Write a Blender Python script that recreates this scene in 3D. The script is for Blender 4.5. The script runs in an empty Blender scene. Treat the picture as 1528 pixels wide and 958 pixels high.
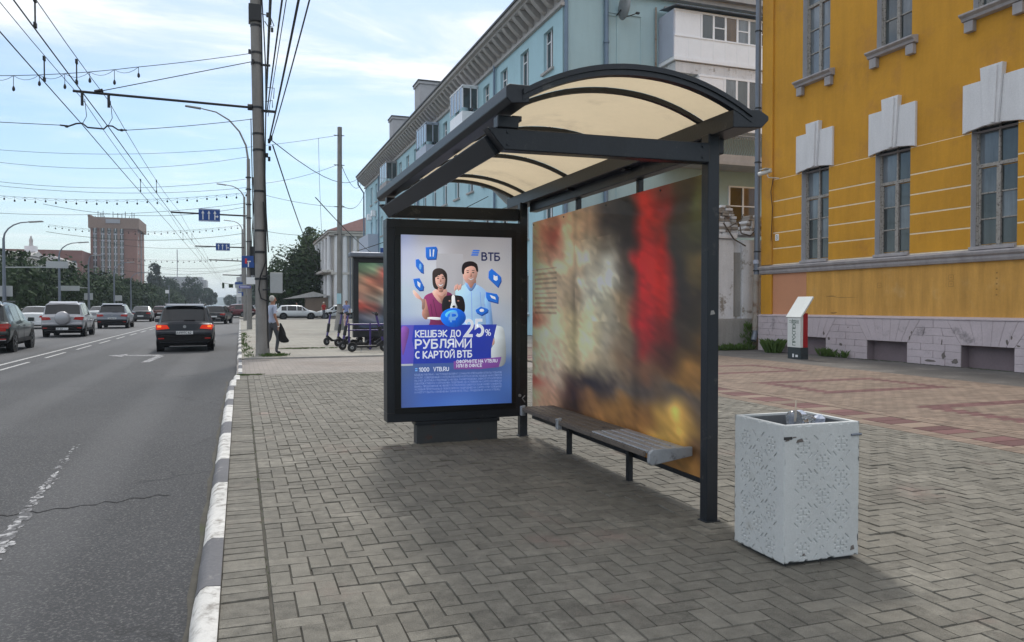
HAZE = True
import bpy, bmesh, math, random
from mathutils import Vector, Matrix
import numpy as np
R = math.radians
S = bpy.context.scene
COL = S.collection
rnd = random.Random(7)

# ---------------------------------------------------------------- camera, sky, sun, exposure
cam_d = bpy.data.cameras.new('camera')
cam = bpy.data.objects.new('camera', cam_d); COL.objects.link(cam)
cam.location = (0, 0, 1.4)
cam.rotation_euler = (R(90) - math.atan(23/1137), 0, -R(19.65))
cam_d.sensor_width = 36; cam_d.lens = 36*1137/1528
cam_d.clip_start = .05; cam_d.clip_end = 9000
S.camera = cam
S.render.resolution_x = 1024; S.render.resolution_y = 642
S.view_settings.view_transform = 'Standard'; S.view_settings.look = 'None'
S.view_settings.exposure = 0.46; S.view_settings.gamma = 1

SUN_EL, SUN_AZ = 52, 14        # azimuth clockwise from +Y
W = bpy.data.worlds.new('World'); S.world = W; W.use_nodes = True
nt = W.node_tree; nt.nodes.clear()
def N(tree, t, **k):
    n = tree.nodes.new(t)
    for a, b in k.items():
        if a.startswith('i_'):
            n.inputs[a[2:].replace('_', ' ')].default_value = b
        else: setattr(n, a, b)
    return n
def MA(tree, op, a, b=None, c=None, clamp=False):
    n = tree.nodes.new('ShaderNodeMath'); n.operation = op; n.use_clamp = clamp
    for i, v in enumerate((a, b, c)):
        if v is None: continue
        if hasattr(v, 'links'): tree.links.new(v, n.inputs[i])
        else: n.inputs[i].default_value = v
    return n.outputs[0]
def MR(tree, v, a, b, c=0, d=1, smooth=True):
    n = tree.nodes.new('ShaderNodeMapRange'); n.interpolation_type = 'SMOOTHSTEP' if smooth else 'LINEAR'
    tree.links.new(v, n.inputs[0])
    for i, x in zip((1, 2, 3, 4), (a, b, c, d)): n.inputs[i].default_value = x
    return n.outputs[0]
def MIX(tree, f, a, b, mode='MIX'):
    n = tree.nodes.new('ShaderNodeMix'); n.data_type = 'RGBA'; n.blend_type = mode
    for s, v in ((n.inputs[0], f), (n.inputs[6], a), (n.inputs[7], b)):
        if hasattr(v, 'links'): tree.links.new(v, s)
        elif isinstance(v, (int, float)): s.default_value = v
        else: s.default_value = (*v[:3], 1)
    return n.outputs[2]
def NOISE(tree, vec, scale, detail=4, rough=.55, dist=0.0):
    n = tree.nodes.new('ShaderNodeTexNoise'); n.inputs['Scale'].default_value = scale
    n.inputs['Detail'].default_value = detail; n.inputs['Roughness'].default_value = rough
    n.inputs['Distortion'].default_value = dist
    tree.links.new(vec, n.inputs['Vector']); return n.outputs['Fac']
sky = N(nt, 'ShaderNodeTexSky', sky_type='NISHITA', sun_disc=False)
sky.sun_elevation = R(SUN_EL); sky.sun_rotation = R(SUN_AZ)
sky.air_density = 1.2; sky.dust_density = 1.2; sky.ozone_density = 1.3
tc = N(nt, 'ShaderNodeTexCoord')
sep = N(nt, 'ShaderNodeSeparateXYZ'); nt.links.new(tc.outputs['Generated'], sep.inputs[0])
zz = MA(nt, 'ADD', MA(nt, 'MAXIMUM', sep.outputs[2], 0.0), 0.06)
cmb = N(nt, 'ShaderNodeCombineXYZ')
nt.links.new(MA(nt, 'DIVIDE', sep.outputs[0], zz), cmb.inputs[0])
nt.links.new(MA(nt, 'DIVIDE', sep.outputs[1], zz), cmb.inputs[1])
mp = N(nt, 'ShaderNodeMapping'); nt.links.new(cmb.outputs[0], mp.inputs[0])
mp.inputs['Rotation'].default_value = (0, 0, R(25)); mp.inputs['Scale'].default_value = (.55, 1.0, 1)
mp.inputs['Location'].default_value = (3.1, .4, 0)
n1 = NOISE(nt, mp.outputs[0], .55, 3, .5, .6)
n2 = NOISE(nt, mp.outputs[0], 1.9, 9, .62, .5)
edge = MR(nt, MA(nt, 'ADD', sep.outputs[2], MA(nt, 'MULTIPLY', MA(nt, 'SUBTRACT', n1, .5), .26)), .18, .29)
body = MR(nt, MA(nt, 'ADD', MA(nt, 'MULTIPLY', n1, .45), MA(nt, 'MULTIPLY', n2, .55)), .38, .54)
veil = MR(nt, n2, .45, .75, 0, .34)
mask = MA(nt, 'MAXIMUM', MA(nt, 'MULTIPLY', edge, MA(nt, 'ADD', MA(nt, 'MULTIPLY', body, .72), .26)), veil)
hz = MR(nt, sep.outputs[2], -.02, .17, .55, 0)
shade = MR(nt, n2, .35, .75, 0, 1)
cloudc = MIX(nt, shade, (7.2, 7.6, 8.2), (9.6, 9.6, 9.6))
skyc = MIX(nt, 1.0, sky.outputs[0], (.80, .93, 1.06), 'MULTIPLY')
c1 = MIX(nt, hz, skyc, (5.6, 6.7, 7.5))
c2 = MIX(nt, mask, c1, cloudc)
bg = N(nt, 'ShaderNodeBackground'); bg.inputs[1].default_value = .1
nt.links.new(c2, bg.inputs[0])
wo = N(nt, 'ShaderNodeOutputWorld'); nt.links.new(bg.outputs[0], wo.inputs[0])

sl = bpy.data.lights.new('sun', 'SUN'); sl.energy = 1.9; sl.angle = R(9); sl.color = (1, .955, .88)
so = bpy.data.objects.new('sun', sl); COL.objects.link(so)
sd = Vector((math.sin(R(SUN_AZ))*math.cos(R(SUN_EL)), math.cos(R(SUN_AZ))*math.cos(R(SUN_EL)), math.sin(R(SUN_EL))))
so.rotation_euler = sd.to_track_quat('Z', 'Y').to_euler(); so.location = (0, 0, 60)

# ---------------------------------------------------------------- helpers
ORG = {}
def tag(o, label=None, cat=None, group=None, kind=None):
    if label: o['label'] = label
    if cat: o['category'] = cat
    if group: o['group'] = group
    if kind: o['kind'] = kind
    return o
def thing(name, label, cat, loc=(0, 0, 0), rz=0, group=None):
    o = bpy.data.objects.new(name, None); COL.objects.link(o)
    o.location = loc; o.rotation_euler = (0, 0, rz); o.empty_display_size = .2
    ORG[o.name] = Vector(loc) if rz == 0 else Vector((0, 0, 0))
    return tag(o, label, cat, group)
def frame(d):
    d = Vector(d).normalized(); a = Vector((0, 0, 1)) if abs(d.z) < .9 else Vector((1, 0, 0))
    u = d.cross(a).normalized(); return u, d.cross(u).normalized()
class MB:
    def __init__(s): s.v = []; s.f = []; s.m = []; s.t = []
    def add(s, vs, fs, m=0, tone=None):
        n = len(s.v); s.v += [tuple(v) for v in vs]
        for f in fs: s.f.append(tuple(i+n for i in f)); s.m.append(m); s.t.append(0 if tone is None else tone)
        return s
    def box(s, x0, x1, y0, y1, z0, z1, m=0, tone=None):
        if x0 > x1: x0, x1 = x1, x0
        if y0 > y1: y0, y1 = y1, y0
        if z0 > z1: z0, z1 = z1, z0
        return s.add([(x0,y0,z0),(x1,y0,z0),(x1,y1,z0),(x0,y1,z0),(x0,y0,z1),(x1,y0,z1),(x1,y1,z1),(x0,y1,z1)],
              [(0,3,2,1),(4,5,6,7),(0,1,5,4),(1,2,6,5),(2,3,7,6),(3,0,4,7)], m, tone)
    def prism(s, pts, off, m=0, tone=None):
        n = len(pts); a = [Vector(p) for p in pts]; off = Vector(off)
        nn = Vector((0, 0, 0))
        for i in range(n): nn += a[i].cross(a[(i+1) % n])
        if nn.dot(off) > 0: a.reverse()
        return s.add(a+[p+off for p in a], [tuple(range(n)), tuple(range(2*n-1, n-1, -1))] +
                     [((i+1) % n, i, n+i, n+(i+1) % n) for i in range(n)], m, tone)
    def cyl(s, p0, p1, r0, r1=None, n=12, m=0, cap=True):
        r1 = r0 if r1 is None else r1; p0 = Vector(p0); p1 = Vector(p1); u, w = frame(p1-p0)
        vs = []
        for p, r in ((p0, r0), (p1, r1)):
            for i in range(n):
                a = 2*math.pi*i/n; vs.append(p+u*r*math.cos(a)+w*r*math.sin(a))
        fs = [(i, (i+1) % n, n+(i+1) % n, n+i) for i in range(n)]
        if cap: fs += [tuple(range(n-1, -1, -1)), tuple(range(n, 2*n))]
        return s.add(vs, fs, m)
    def tube(s, pts, r, n=6, m=0, cap=True):
        pts = [Vector(p) for p in pts]; k = len(pts); vs = []
        u = None
        for i, p in enumerate(pts):
            d = (pts[min(i+1, k-1)]-pts[max(i-1, 0)]).normalized()
            if u is None: u, w = frame(d)
            else:
                u = (u-d*u.dot(d)).normalized(); w = d.cross(u)
            rr = r[i] if isinstance(r, (list, tuple)) else r
            for j in range(n):
                a = 2*math.pi*j/n; vs.append(p+u*rr*math.cos(a)+w*rr*math.sin(a))
        fs = []
        for i in range(k-1):
            for j in range(n):
                a, b = i*n+j, i*n+(j+1) % n; fs.append((a, b, b+n, a+n))
        if cap: fs += [tuple(range(n-1, -1, -1)), tuple(range((k-1)*n, k*n))]
        return s.add(vs, fs, m)
    def lathe(s, c, prof, n=16, m=0, ax='z'):
        c = Vector(c); vs = []
        for r, h in prof:
            for i in range(n):
                a = 2*math.pi*i/n; x, y = r*math.cos(a), r*math.sin(a)
                vs.append(c+(Vector((x, y, h)) if ax == 'z' else Vector((h, x, y)) if ax == 'x' else Vector((y, h, x))))
        k = len(prof)
        fs = [(i*n+j, i*n+(j+1) % n, (i+1)*n+(j+1) % n, (i+1)*n+j) for i in range(k-1) for j in range(n)]
        fs += [tuple(range(n-1, -1, -1)), tuple(range((k-1)*n, k*n))]
        return s.add(vs, fs, m)
    def build(s, name, mats, parent=None, smooth=0, loc=None, bevel=0, seg=2):
        o = ORG.get(parent.name, Vector((0, 0, 0))) if parent else Vector(loc or (0, 0, 0))
        me = bpy.data.meshes.new(name)
        me.from_pydata([(x-o.x, y-o.y, z-o.z) for x, y, z in s.v], [], s.f)
        if not isinstance(mats, (list, tuple)): mats = [mats]
        for m in mats: me.materials.append(M[m] if isinstance(m, str) else m)
        if len(mats) > 1: me.polygons.foreach_set('material_index', s.m)
        if any(s.t): me.attributes.new('tone', 'FLOAT', 'FACE').data.foreach_set('value', s.t)
        if smooth:
            me.polygons.foreach_set('use_smooth', [True]*len(me.polygons)); me.set_sharp_from_angle(angle=R(smooth))
        me.update()
        ob = bpy.data.objects.new(name, me); COL.objects.link(ob)
        if parent: ob.parent = parent; ORG[ob.name] = o
        elif loc: ob.location = loc; ORG[ob.name] = o
        if bevel:
            b = ob.modifiers.new('b', 'BEVEL'); b.width = bevel; b.segments = seg; b.limit_method = 'ANGLE'
        return ob
def shared(name, me, parent, loc=(0, 0, 0), rz=0):
    ob = bpy.data.objects.new(name, me); COL.objects.link(ob); ob.parent = parent; ob.location = loc; ob.rotation_euler = (0, 0, rz)
    return ob
def copy_tree(o, parent=None):
    c = o.copy(); COL.objects.link(c)
    if parent: c.parent = parent
    for ch in list(o.children): copy_tree(ch, c)
    return c

# ---------------------------------------------------------------- materials
M = {}
def mat(name, col, rough=.7, metal=0, var=.18, scale=2.5, bump=.15, bscale=40, spec=.4, col2=None, c2=(.55, .7), c2scale=1.2,
        streak=0, coat=0, tone=None, fine=.12, obj=False, trans=0, emit=None, grain=0, dust=0):
    m = bpy.data.materials.new(name); m.use_nodes = True; t = m.node_tree
    b = t.nodes['Principled BSDF']
    if obj:
        v = N(t, 'ShaderNodeTexCoord').outputs['Object']
    else:
        v = N(t, 'ShaderNodeNewGeometry').outputs['Position']
    a = NOISE(t, v, scale, 5, .6); f = NOISE(t, v, scale*14, 3, .6)
    k = MA(t, 'ADD', MA(t, 'MULTIPLY', MA(t, 'SUBTRACT', a, .5), var*2.4), MA(t, 'MULTIPLY', MA(t, 'SUBTRACT', f, .5), fine*2.2))
    if streak:
        mp = N(t, 'ShaderNodeMapping'); t.links.new(v, mp.inputs[0]); mp.inputs['Scale'].default_value = (1.9, 1.9, .22)
        sk = NOISE(t, mp.outputs[0], 2.2, 5, .65); k = MA(t, 'ADD', k, MA(t, 'MULTIPLY', MA(t, 'SUBTRACT', sk, .5), streak*2.2))
    if grain:
        gn = NOISE(t, v, 210, 2, .7); k = MA(t, 'ADD', k, MA(t, 'MULTIPLY', MA(t, 'SUBTRACT', gn, .5), grain*2.4))
    if dust:
        wz = NOISE(t, v, 1.1, 3, .5); wy_ = NOISE(t, v, 9, 5, .7); k = MA(t, 'ADD', k, MA(t, 'MULTIPLY', MR(t, MA(t, 'ADD', MA(t, 'MULTIPLY', wz, .5), MA(t, 'MULTIPLY', wy_, .5)), .53, .66), dust))
    if tone:
        if tone == 'face':
            at = N(t, 'ShaderNodeAttribute', attribute_name='tone'); tv = at.outputs['Fac']
        else: tv = N(t, 'ShaderNodeObjectInfo').outputs['Random']
        k = MA(t, 'ADD', k, MA(t, 'MULTIPLY', MA(t, 'SUBTRACT', tv, .5), .42))
    k = MA(t, 'ADD', k, 1.0)
    base = col
    if col2:
        z = NOISE(t, v, c2scale, 7, .68); fac = MR(t, z, *c2)
        base = MIX(t, fac, col, col2)
    hs = N(t, 'ShaderNodeHueSaturation')
    if hasattr(base, 'links'): t.links.new(base, hs.inputs['Color'])
    else: hs.inputs['Color'].default_value = (*base, 1)
    t.links.new(k, hs.inputs['Value'])
    t.links.new(hs.outputs[0], b.inputs['Base Color'])
    b.inputs['Roughness'].default_value = rough; b.inputs['Metallic'].default_value = metal
    b.inputs['Specular IOR Level'].default_value = spec
    b.inputs['Coat Weight'].default_value = coat; b.inputs['Coat Roughness'].default_value = .08
    if trans: b.inputs['Transmission Weight'].default_value = trans
    if emit: b.inputs['Emission Color'].default_value = (*emit[:3], 1); b.inputs['Emission Strength'].default_value = emit[3]
    if bump:
        bn = N(t, 'ShaderNodeBump'); bn.inputs['Strength'].default_value = bump; bn.inputs['Distance'].default_value = .01
        t.links.new(NOISE(t, v, bscale, 5, .6), bn.inputs['Height']); t.links.new(bn.outputs[0], b.inputs['Normal'])
    M[name] = m; return m
mat('asphalt', (.044, .045, .049), .85, var=.28, scale=.35, bump=.9, bscale=95, fine=.0)
def asphalt_extra():
    m = M['asphalt']; t = m.node_tree; b = t.nodes['Principled BSDF']
    v = N(t, 'ShaderNodeNewGeometry').outputs['Position']
    lk = b.inputs['Base Color'].links[0].from_socket
    sp = NOISE(t, v, 55, 3, .85); s2 = MR(t, sp, .50, .66)
    c = MIX(t, MA(t, 'MULTIPLY', s2, .75), lk, (.17, .168, .165))
    sp3 = NOISE(t, v, 26, 3, .75); c = MIX(t, MA(t, 'MULTIPLY', MR(t, sp3, .52, .75), .35), c, (.03, .03, .034))
    # cracks
    vo = N(t, 'ShaderNodeTexVoronoi', feature='DISTANCE_TO_EDGE'); vo.inputs['Scale'].default_value = .22
    wv = N(t, 'ShaderNodeVectorMath', operation='ADD'); nz = N(t, 'ShaderNodeTexNoise'); nz.inputs['Scale'].default_value = 2.5; nz.inputs['Detail'].default_value = 6
    t.links.new(v, nz.inputs['Vector']); t.links.new(v, wv.inputs[0])
    sc = N(t, 'ShaderNodeVectorMath', operation='SCALE'); sc.inputs[3].default_value = .7
    t.links.new(nz.outputs['Color'], sc.inputs[0]); t.links.new(sc.outputs[0], wv.inputs[1]); t.links.new(wv.outputs[0], vo.inputs['Vector'])
    cr = MR(t, vo.outputs['Distance'], .001, .005, 1, 0); gate = MR(t, NOISE(t, v, .5, 2), .5, .58)
    c = MIX(t, MA(t, 'MULTIPLY', MA(t, 'MULTIPLY', cr, gate), .75), c, (.018, .018, .02))
    # wheel track polish: lighter worn bands along the lanes
    sx = N(t, 'ShaderNodeSeparateXYZ'); t.links.new(v, sx.inputs[0])
    w = MA(t, 'SINE', MA(t, 'MULTIPLY', sx.outputs[0], 3.6)); c = MIX(t, MR(t, w, 0, 1, 0, .22), c, (.14, .14, .145))
    c = MIX(t, MR(t, sx.outputs[1], 18, 60, 0, .6), c, (.15, .15, .155))  # asphalt colour also lightens with distance along the road
    t.links.new(c, b.inputs['Base Color'])
asphalt_extra()
mat('asphalt_old', (.115, .11, .105), .9, var=.3, scale=.8, bump=.5, bscale=60, fine=.3, col2=(.17, .16, .15), c2=(.5, .65))
mat('joint_dirt', (.078, .073, .062), .95, var=.4, scale=6, bump=.4, col2=(.06, .07, .03), c2=(.55, .7))
PAV = dict(dust=.42, grain=.6, rough=.85, var=.16, scale=.9, bump=.6, bscale=120, fine=.45, col2=(.18, .135, .117), c2=(.56, .74), c2scale=.75)
mat('paver', (.152, .143, .122), tone='face', **PAV); mat('paver_single', (.152, .143, .122), tone='obj', **PAV)
mat('paver_tan', (.20, .152, .12), .85, var=.16, scale=.9, bump=.6, bscale=120, fine=.2, tone='face', grain=.4)
mat('paver_red', (.135, .066, .066), .85, var=.16, scale=.9, bump=.6, bscale=120, fine=.2, tone='face', grain=.4)
def pavefar(name, col, bw, bh, off=.5):
    m = mat(name, col, .88, var=.22, scale=.25, bump=.3, bscale=60, fine=.15, col2=(.23, .195, .17), c2=(.5, .68), c2scale=.3)
    t = m.node_tree; b = t.nodes['Principled BSDF']; v = N(t, 'ShaderNodeNewGeometry').outputs['Position']
    br = N(t, 'ShaderNodeTexBrick'); br.inputs['Scale'].default_value = 1; br.inputs['Brick Width'].default_value = bw; br.inputs['Row Height'].default_value = bh
    br.inputs['Mortar Size'].default_value = .006; br.inputs['Mortar Smooth'].default_value = .3; br.inputs['Bias'].default_value = -.4
    br.inputs['Color1'].default_value = (.85, .85, .85, 1); br.inputs['Color2'].default_value = (1.12, 1.1, 1.08, 1); br.inputs['Mortar'].default_value = (.5, .48, .44, 1)
    t.links.new(v, br.inputs['Vector']); lk = b.inputs['Base Color'].links[0].from_socket
    t.links.new(MIX(t, 1.0, lk, br.outputs['Color'], 'MULTIPLY'), b.inputs['Base Color'])
pavefar('paving_far', (.30, .285, .25), .4, .2); pavefar('crossing_paving', (.26, .235, .215), .2, .2)
mat('ground', (.09, .095, .06), .95, var=.3, scale=.05, bump=.2, bscale=2)
mat('hill', (.05, .07, .05), .95, var=.3, scale=.01, bump=0)
mat('kerb_white', (.56, .55, .53), .75, var=.2, scale=3, bump=.5, bscale=40, col2=(.24, .225, .205), c2=(.47, .66), c2scale=10)
mat('kerb_grey', (.12, .12, .13), .8, var=.2, scale=3, bump=.6, bscale=30, col2=(.26, .25, .24), c2=(.58, .7), c2scale=9)
mat('road_paint', (.42, .42, .41), .7, var=.15, scale=5, bump=.4, bscale=90, col2=(.1, .1, .105), c2=(.50, .62), c2scale=14)
mat('road_paint_worn', (.40, .40, .41), .75, var=.2, scale=5, bump=.6, bscale=90, col2=(.075, .075, .08), c2=(.40, .55), c2scale=11)
mat('weed', (.075, .13, .03), .8, var=.35, scale=3, bump=0); mat('leaf', (.045, .075, .022), .75, var=.4, scale=.6, bump=0, spec=.2)
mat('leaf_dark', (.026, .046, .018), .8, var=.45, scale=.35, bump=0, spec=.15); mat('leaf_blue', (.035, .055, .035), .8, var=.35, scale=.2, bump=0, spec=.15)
mat('bark', (.09, .07, .055), .9, var=.3, bump=.5)
mat('concrete', (.31, .30, .285), .85, var=.2, scale=1.2, bump=.5, bscale=30, streak=.3)
mat('concrete_pole', (.235, .225, .215), .85, var=.2, scale=2.0, bump=.6, bscale=25, streak=.35)
mat('frame_metal', (.012, .0155, .022), .40, var=.35, scale=3, bump=.12, bscale=50, spec=.45, col2=(.07, .068, .065), c2=(.60, .74), c2scale=7, fine=.2, streak=.4)
mat('ghost', (.33, .18, .05), .9); mat('black_trim', (.008, .009, .011), .3, bump=0, var=.1); mat('pedestal_metal', (.045, .05, .055), .55, var=.3, bump=.2, col2=(.09, .03, .02), c2=(.56, .7), c2scale=5)
mat('bench_wood', (.125, .105, .09), .7, var=.3, scale=6, bump=.4, bscale=60, col2=(.05, .042, .04), c2=(.55, .7), c2scale=10)
mat('bench_metal', (.36, .38, .41), .4, metal=.3, var=.25, scale=8, bump=.2, bscale=60, col2=(.15, .15, .16), c2=(.55, .7), c2scale=14)
mat('bin_concrete', (.53, .545, .545), .8, var=.10, scale=5, bump=.3, bscale=160, streak=.12, col2=(.42, .42, .40), c2=(.58, .78), c2scale=5)
mat('bin_dark', (.05, .05, .05), .9); mat('bin_liner', (.16, .17, .18), .45, metal=.4, var=.3, scale=6)
mat('yellow', (.56, .275, .026), .85, var=.16, scale=.8, bump=.5, bscale=14, streak=.16, fine=.06, col2=(.46, .22, .04), c2=(.52, .72), c2scale=.6)
mat('yellow_band', (.56, .275, .026), .85, var=.2, scale=.8, bump=.5, bscale=14, streak=.18, fine=.06, col2=(.44, .2, .03), c2=(.58, .75), c2scale=.9)
mat('yellow_low', (.56, .30, .07), .85, var=.14, scale=1.2, bump=.4, bscale=18, streak=.40, fine=.08, col2=(.60, .38, .15), c2=(.55, .8), c2scale=.9)
mat('salmon', (.56, .265, .15), .85, var=.1, scale=1.5, bump=.3, bscale=18, fine=.04)
mat('joint_cream', (.85, .74, .55), .9, bump=0); mat('lilac_stone', (.50, .435, .46), .85, var=.16, scale=1.6, bump=.5, bscale=25, col2=(.27, .24, .25), c2=(.56, .7), c2scale=2.2)
mat('lilac_wall', (.22, .175, .19), .9, var=.2, scale=1.5, bump=.4); mat('scar', (.16, .14, .13), .95, var=.35, scale=20, bump=.8, bscale=60)
mat('trim_white', (.66, .66, .68), .75, var=.08, scale=2, bump=.2, bscale=20, streak=.12); mat('trim_grey', (.36, .34, .35), .8, var=.18, scale=2, bump=.4, bscale=20, streak=.35)
mat('reveal_grey', (.42, .42, .45), .85, var=.15, bump=.2)
mat('wood_frame', (.33, .31, .285), .7, var=.35, scale=12, bump=.4, bscale=80, col2=(.10, .085, .075), c2=(.5, .65), c2scale=22)
mat('pvc', (.86, .87, .91), .4, var=.05, bump=0); mat('pvc_blue', (.42, .46, .56), .5, var=.06, bump=0)
def glass(name, col, s, rough=.06, curtain=None):
    m = mat(name, col, rough, var=.5, scale=.9, bump=.0, spec=s, fine=.0, streak=.9, coat=.6); M[name] = m
    b = m.node_tree.nodes['Principled BSDF']; b.inputs['Coat Roughness'].default_value = .03
glass('glass', (.045, .055, .058), .6); glass('glass_light', (.13, .15, .17), .6); glass('glass_dark', (.012, .014, .016), .6)
mat('car_glass', (.010, .011, .013), .08, bump=0, var=.1, spec=.45, coat=.25)
glass('glass_brown', (.13, .08, .04), .4)
mat('teal', (.40, .60, .68), .85, var=.07, scale=.7, bump=.2, bscale=12, streak=.07, fine=.03); mat('teal_end_shade', (.38, .52, .56), .85, var=.08, scale=.5, bump=.2, bscale=12, streak=.06, fine=.03)  # same teal twice: the end wall's weaker light is put into its darker colour
mat('pipe_grey', (.16, .18, .22), .45, metal=.4, var=.2, bump=.1, streak=.2); mat('pipe_blue', (.16, .22, .30), .5, metal=.2, var=.15, bump=.1)
mat('roof_dark', (.04, .042, .048), .6, var=.2, bump=.1); mat('white_brick', (.42, .42, .44), .85, var=.15, scale=3, bump=.5, bscale=8)
mat('cornice', (.40, .385, .38), .85, var=.14, scale=2, bump=.3, streak=.2)
mat('plaster_old', (.66, .66, .68), .9, var=.16, scale=1.6, bump=.7, bscale=14, col2=(.27, .235, .2), c2=(.55, .68), c2scale=2.6, streak=.2)
mat('rubble', (.30, .27, .24), .95, var=.35, scale=8, bump=.8, bscale=20, col2=(.16, .10, .07), c2=(.5, .66), c2scale=4)
mat('brick_tower', (.235, .125, .10), .9, var=.1, scale=.2, bump=0); mat('brick_tower_brown', (.225, .16, .13), .9, var=.1, scale=.2, bump=0)
mat('tower_panel', (.30, .31, .35), .8, var=.2, scale=.3, bump=0); mat('pale_plaster', (.50, .47, .44), .9, var=.12, scale=.8, bump=.2, streak=.2)
mat('pink_roof', (.44, .25, .23), .7, var=.15, bump=.2); mat('red_brown', (.20, .09, .075), .8, var=.15)
mat('far_building', (.36, .37, .39), .9, var=.1, scale=.1, bump=0)
mat('wire', (.014, .015, .017), .6, bump=0, var=.1); mat('steel', (.28, .29, .30), .5, metal=.5, var=.15, bump=.05); mat('dark_steel', (.03, .032, .036), .5, metal=.3, var=.2)
mat('sign_blue', (.012, .06, .25), .4, bump=0, var=.06); mat('sign_white', (.75, .76, .78), .4, bump=0, var=.04); mat('sign_red', (.6, .02, .02), .4, bump=0, var=.04); mat('sign_back', (.36, .385, .40), .45, var=.1, bump=0)
mat('sign_violet', (.12, .12, .42), .4, bump=0, var=.05)
mat('tyre', (.013, .013, .014), .85, var=.2, bump=.2); mat('rim', (.20, .205, .215), .35, metal=.8, bump=0, var=.1); mat('under', (.006, .006, .007), .9, bump=0)
def paint(n, c, metal=.25, rough=.38, dust=.10):
    mat(n, c, rough, metal=metal, var=.10, scale=2, bump=0, spec=.5, coat=.55, col2=tuple(x*.6+.10 for x in c), c2=(.5, .9), fine=.03)
paint('paint_charcoal', (.022, .025, .034)); paint('paint_silver', (.36, .36, .385), .5); paint('paint_grey', (.20, .215, .25), .5); paint('paint_black', (.012, .013, .016)); paint('paint_red', (.11, .035, .025)); paint('paint_white', (.62, .64, .66), 0); paint('paint_dark', (.018, .026, .024))
paint('paint_maroon', (.12, .02, .03))
mat('taillight', (.35, .012, .008), .15, bump=0, var=.05, spec=.6); mat('brake_lit', (.6, .03, .01), .2, bump=0, var=.05, emit=(1, .04, .008, .22)); mat('brake_core', (.8, .2, .03), .2, bump=0, emit=(1, .26, .03, .6))
mat('lamp_clear', (.6, .6, .58), .15, bump=0); mat('plate', (.62, .63, .64), .5, bump=0, var=.05)
mat('skin', (.42, .22, .15), .6, bump=0, var=.08); mat('hair_white', (.62, .60, .56), .8, bump=.4, var=.15); mat('hair_dark', (.02, .016, .014), .7)
mat('shirt', (.50, .56, .72), .85, var=.12, scale=9, bump=.3); mat('trousers', (.10, .105, .12), .9, var=.2, scale=9, bump=.3); mat('cloth_black', (.012, .012, .013), .85, var=.3, scale=9, bump=.4)
mat('cloth_blue', (.22, .26, .50), .85); mat('cloth_red', (.40, .03, .03), .85); mat('cloth_pink', (.55, .36, .33), .85)
mat('scooter_purple', (.05, .03, .17), .4, bump=0, var=.1, coat=.3); mat('scooter_black', (.012, .012, .014), .5, bump=0, var=.2)
mat('info_red', (.35, .015, .02), .45, bump=0, var=.08); mat('info_white', (.66, .68, .66), .5, bump=0, var=.06); mat('info_dark', (.035, .045, .05), .6, bump=.1); mat('ink_green', (.10, .15, .12), .7, bump=0)
mat('plastic_clear', (.7, .72, .75), .12, bump=0, spec=.6, trans=.92); mat('paper', (.6, .5, .4), .8, bump=0)
mat('cctv', (.6, .6, .58), .4, bump=0)
def vcol(name, rough=.35, coat=.3, emit=0):
    m = bpy.data.materials.new(name); m.use_nodes = True; t = m.node_tree; b = t.nodes['Principled BSDF']
    a = N(t, 'ShaderNodeAttribute', attribute_name='col'); t.links.new(a.outputs['Color'], b.inputs['Base Color'])
    b.inputs['Roughness'].default_value = rough; b.inputs['Coat Weight'].default_value = coat; b.inputs['Coat Roughness'].default_value = .05
    if emit: t.links.new(a.outputs['Color'], b.inputs['Emission Color']); b.inputs['Emission Strength'].default_value = emit
    M[name] = m
vcol('print_gloss', .3, .35, .42); vcol('print_film', .55, .1)
def canopy_mat():
    m = mat('canopy_sheet', (.60, .50, .345), .5, var=.08, scale=1.5, bump=.1, bscale=10, fine=.04, col2=(.42, .35, .25), c2=(.50, .76), c2scale=1.8)
    t = m.node_tree; b = t.nodes['Principled BSDF']; o = t.nodes['Material Output']
    tr = N(t, 'ShaderNodeBsdfTranslucent'); ms = N(t, 'ShaderNodeMixShader'); ms.inputs[0].default_value = .60
    t.links.new(b.inputs['Base Color'].links[0].from_socket, tr.inputs['Color'])
    t.links.new(b.outputs[0], ms.inputs[1]); t.links.new(tr.outputs[0], ms.inputs[2]); t.links.new(ms.outputs[0], o.inputs[0])
canopy_mat()
def A_(cx, cy, rx, ry, a0, a1, n=10): return [(cx+rx*math.cos(R(a0+(a1-a0)*i/n)), cy+ry*math.sin(R(a0+(a1-a0)*i/n))) for i in range(n+1)]
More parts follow.
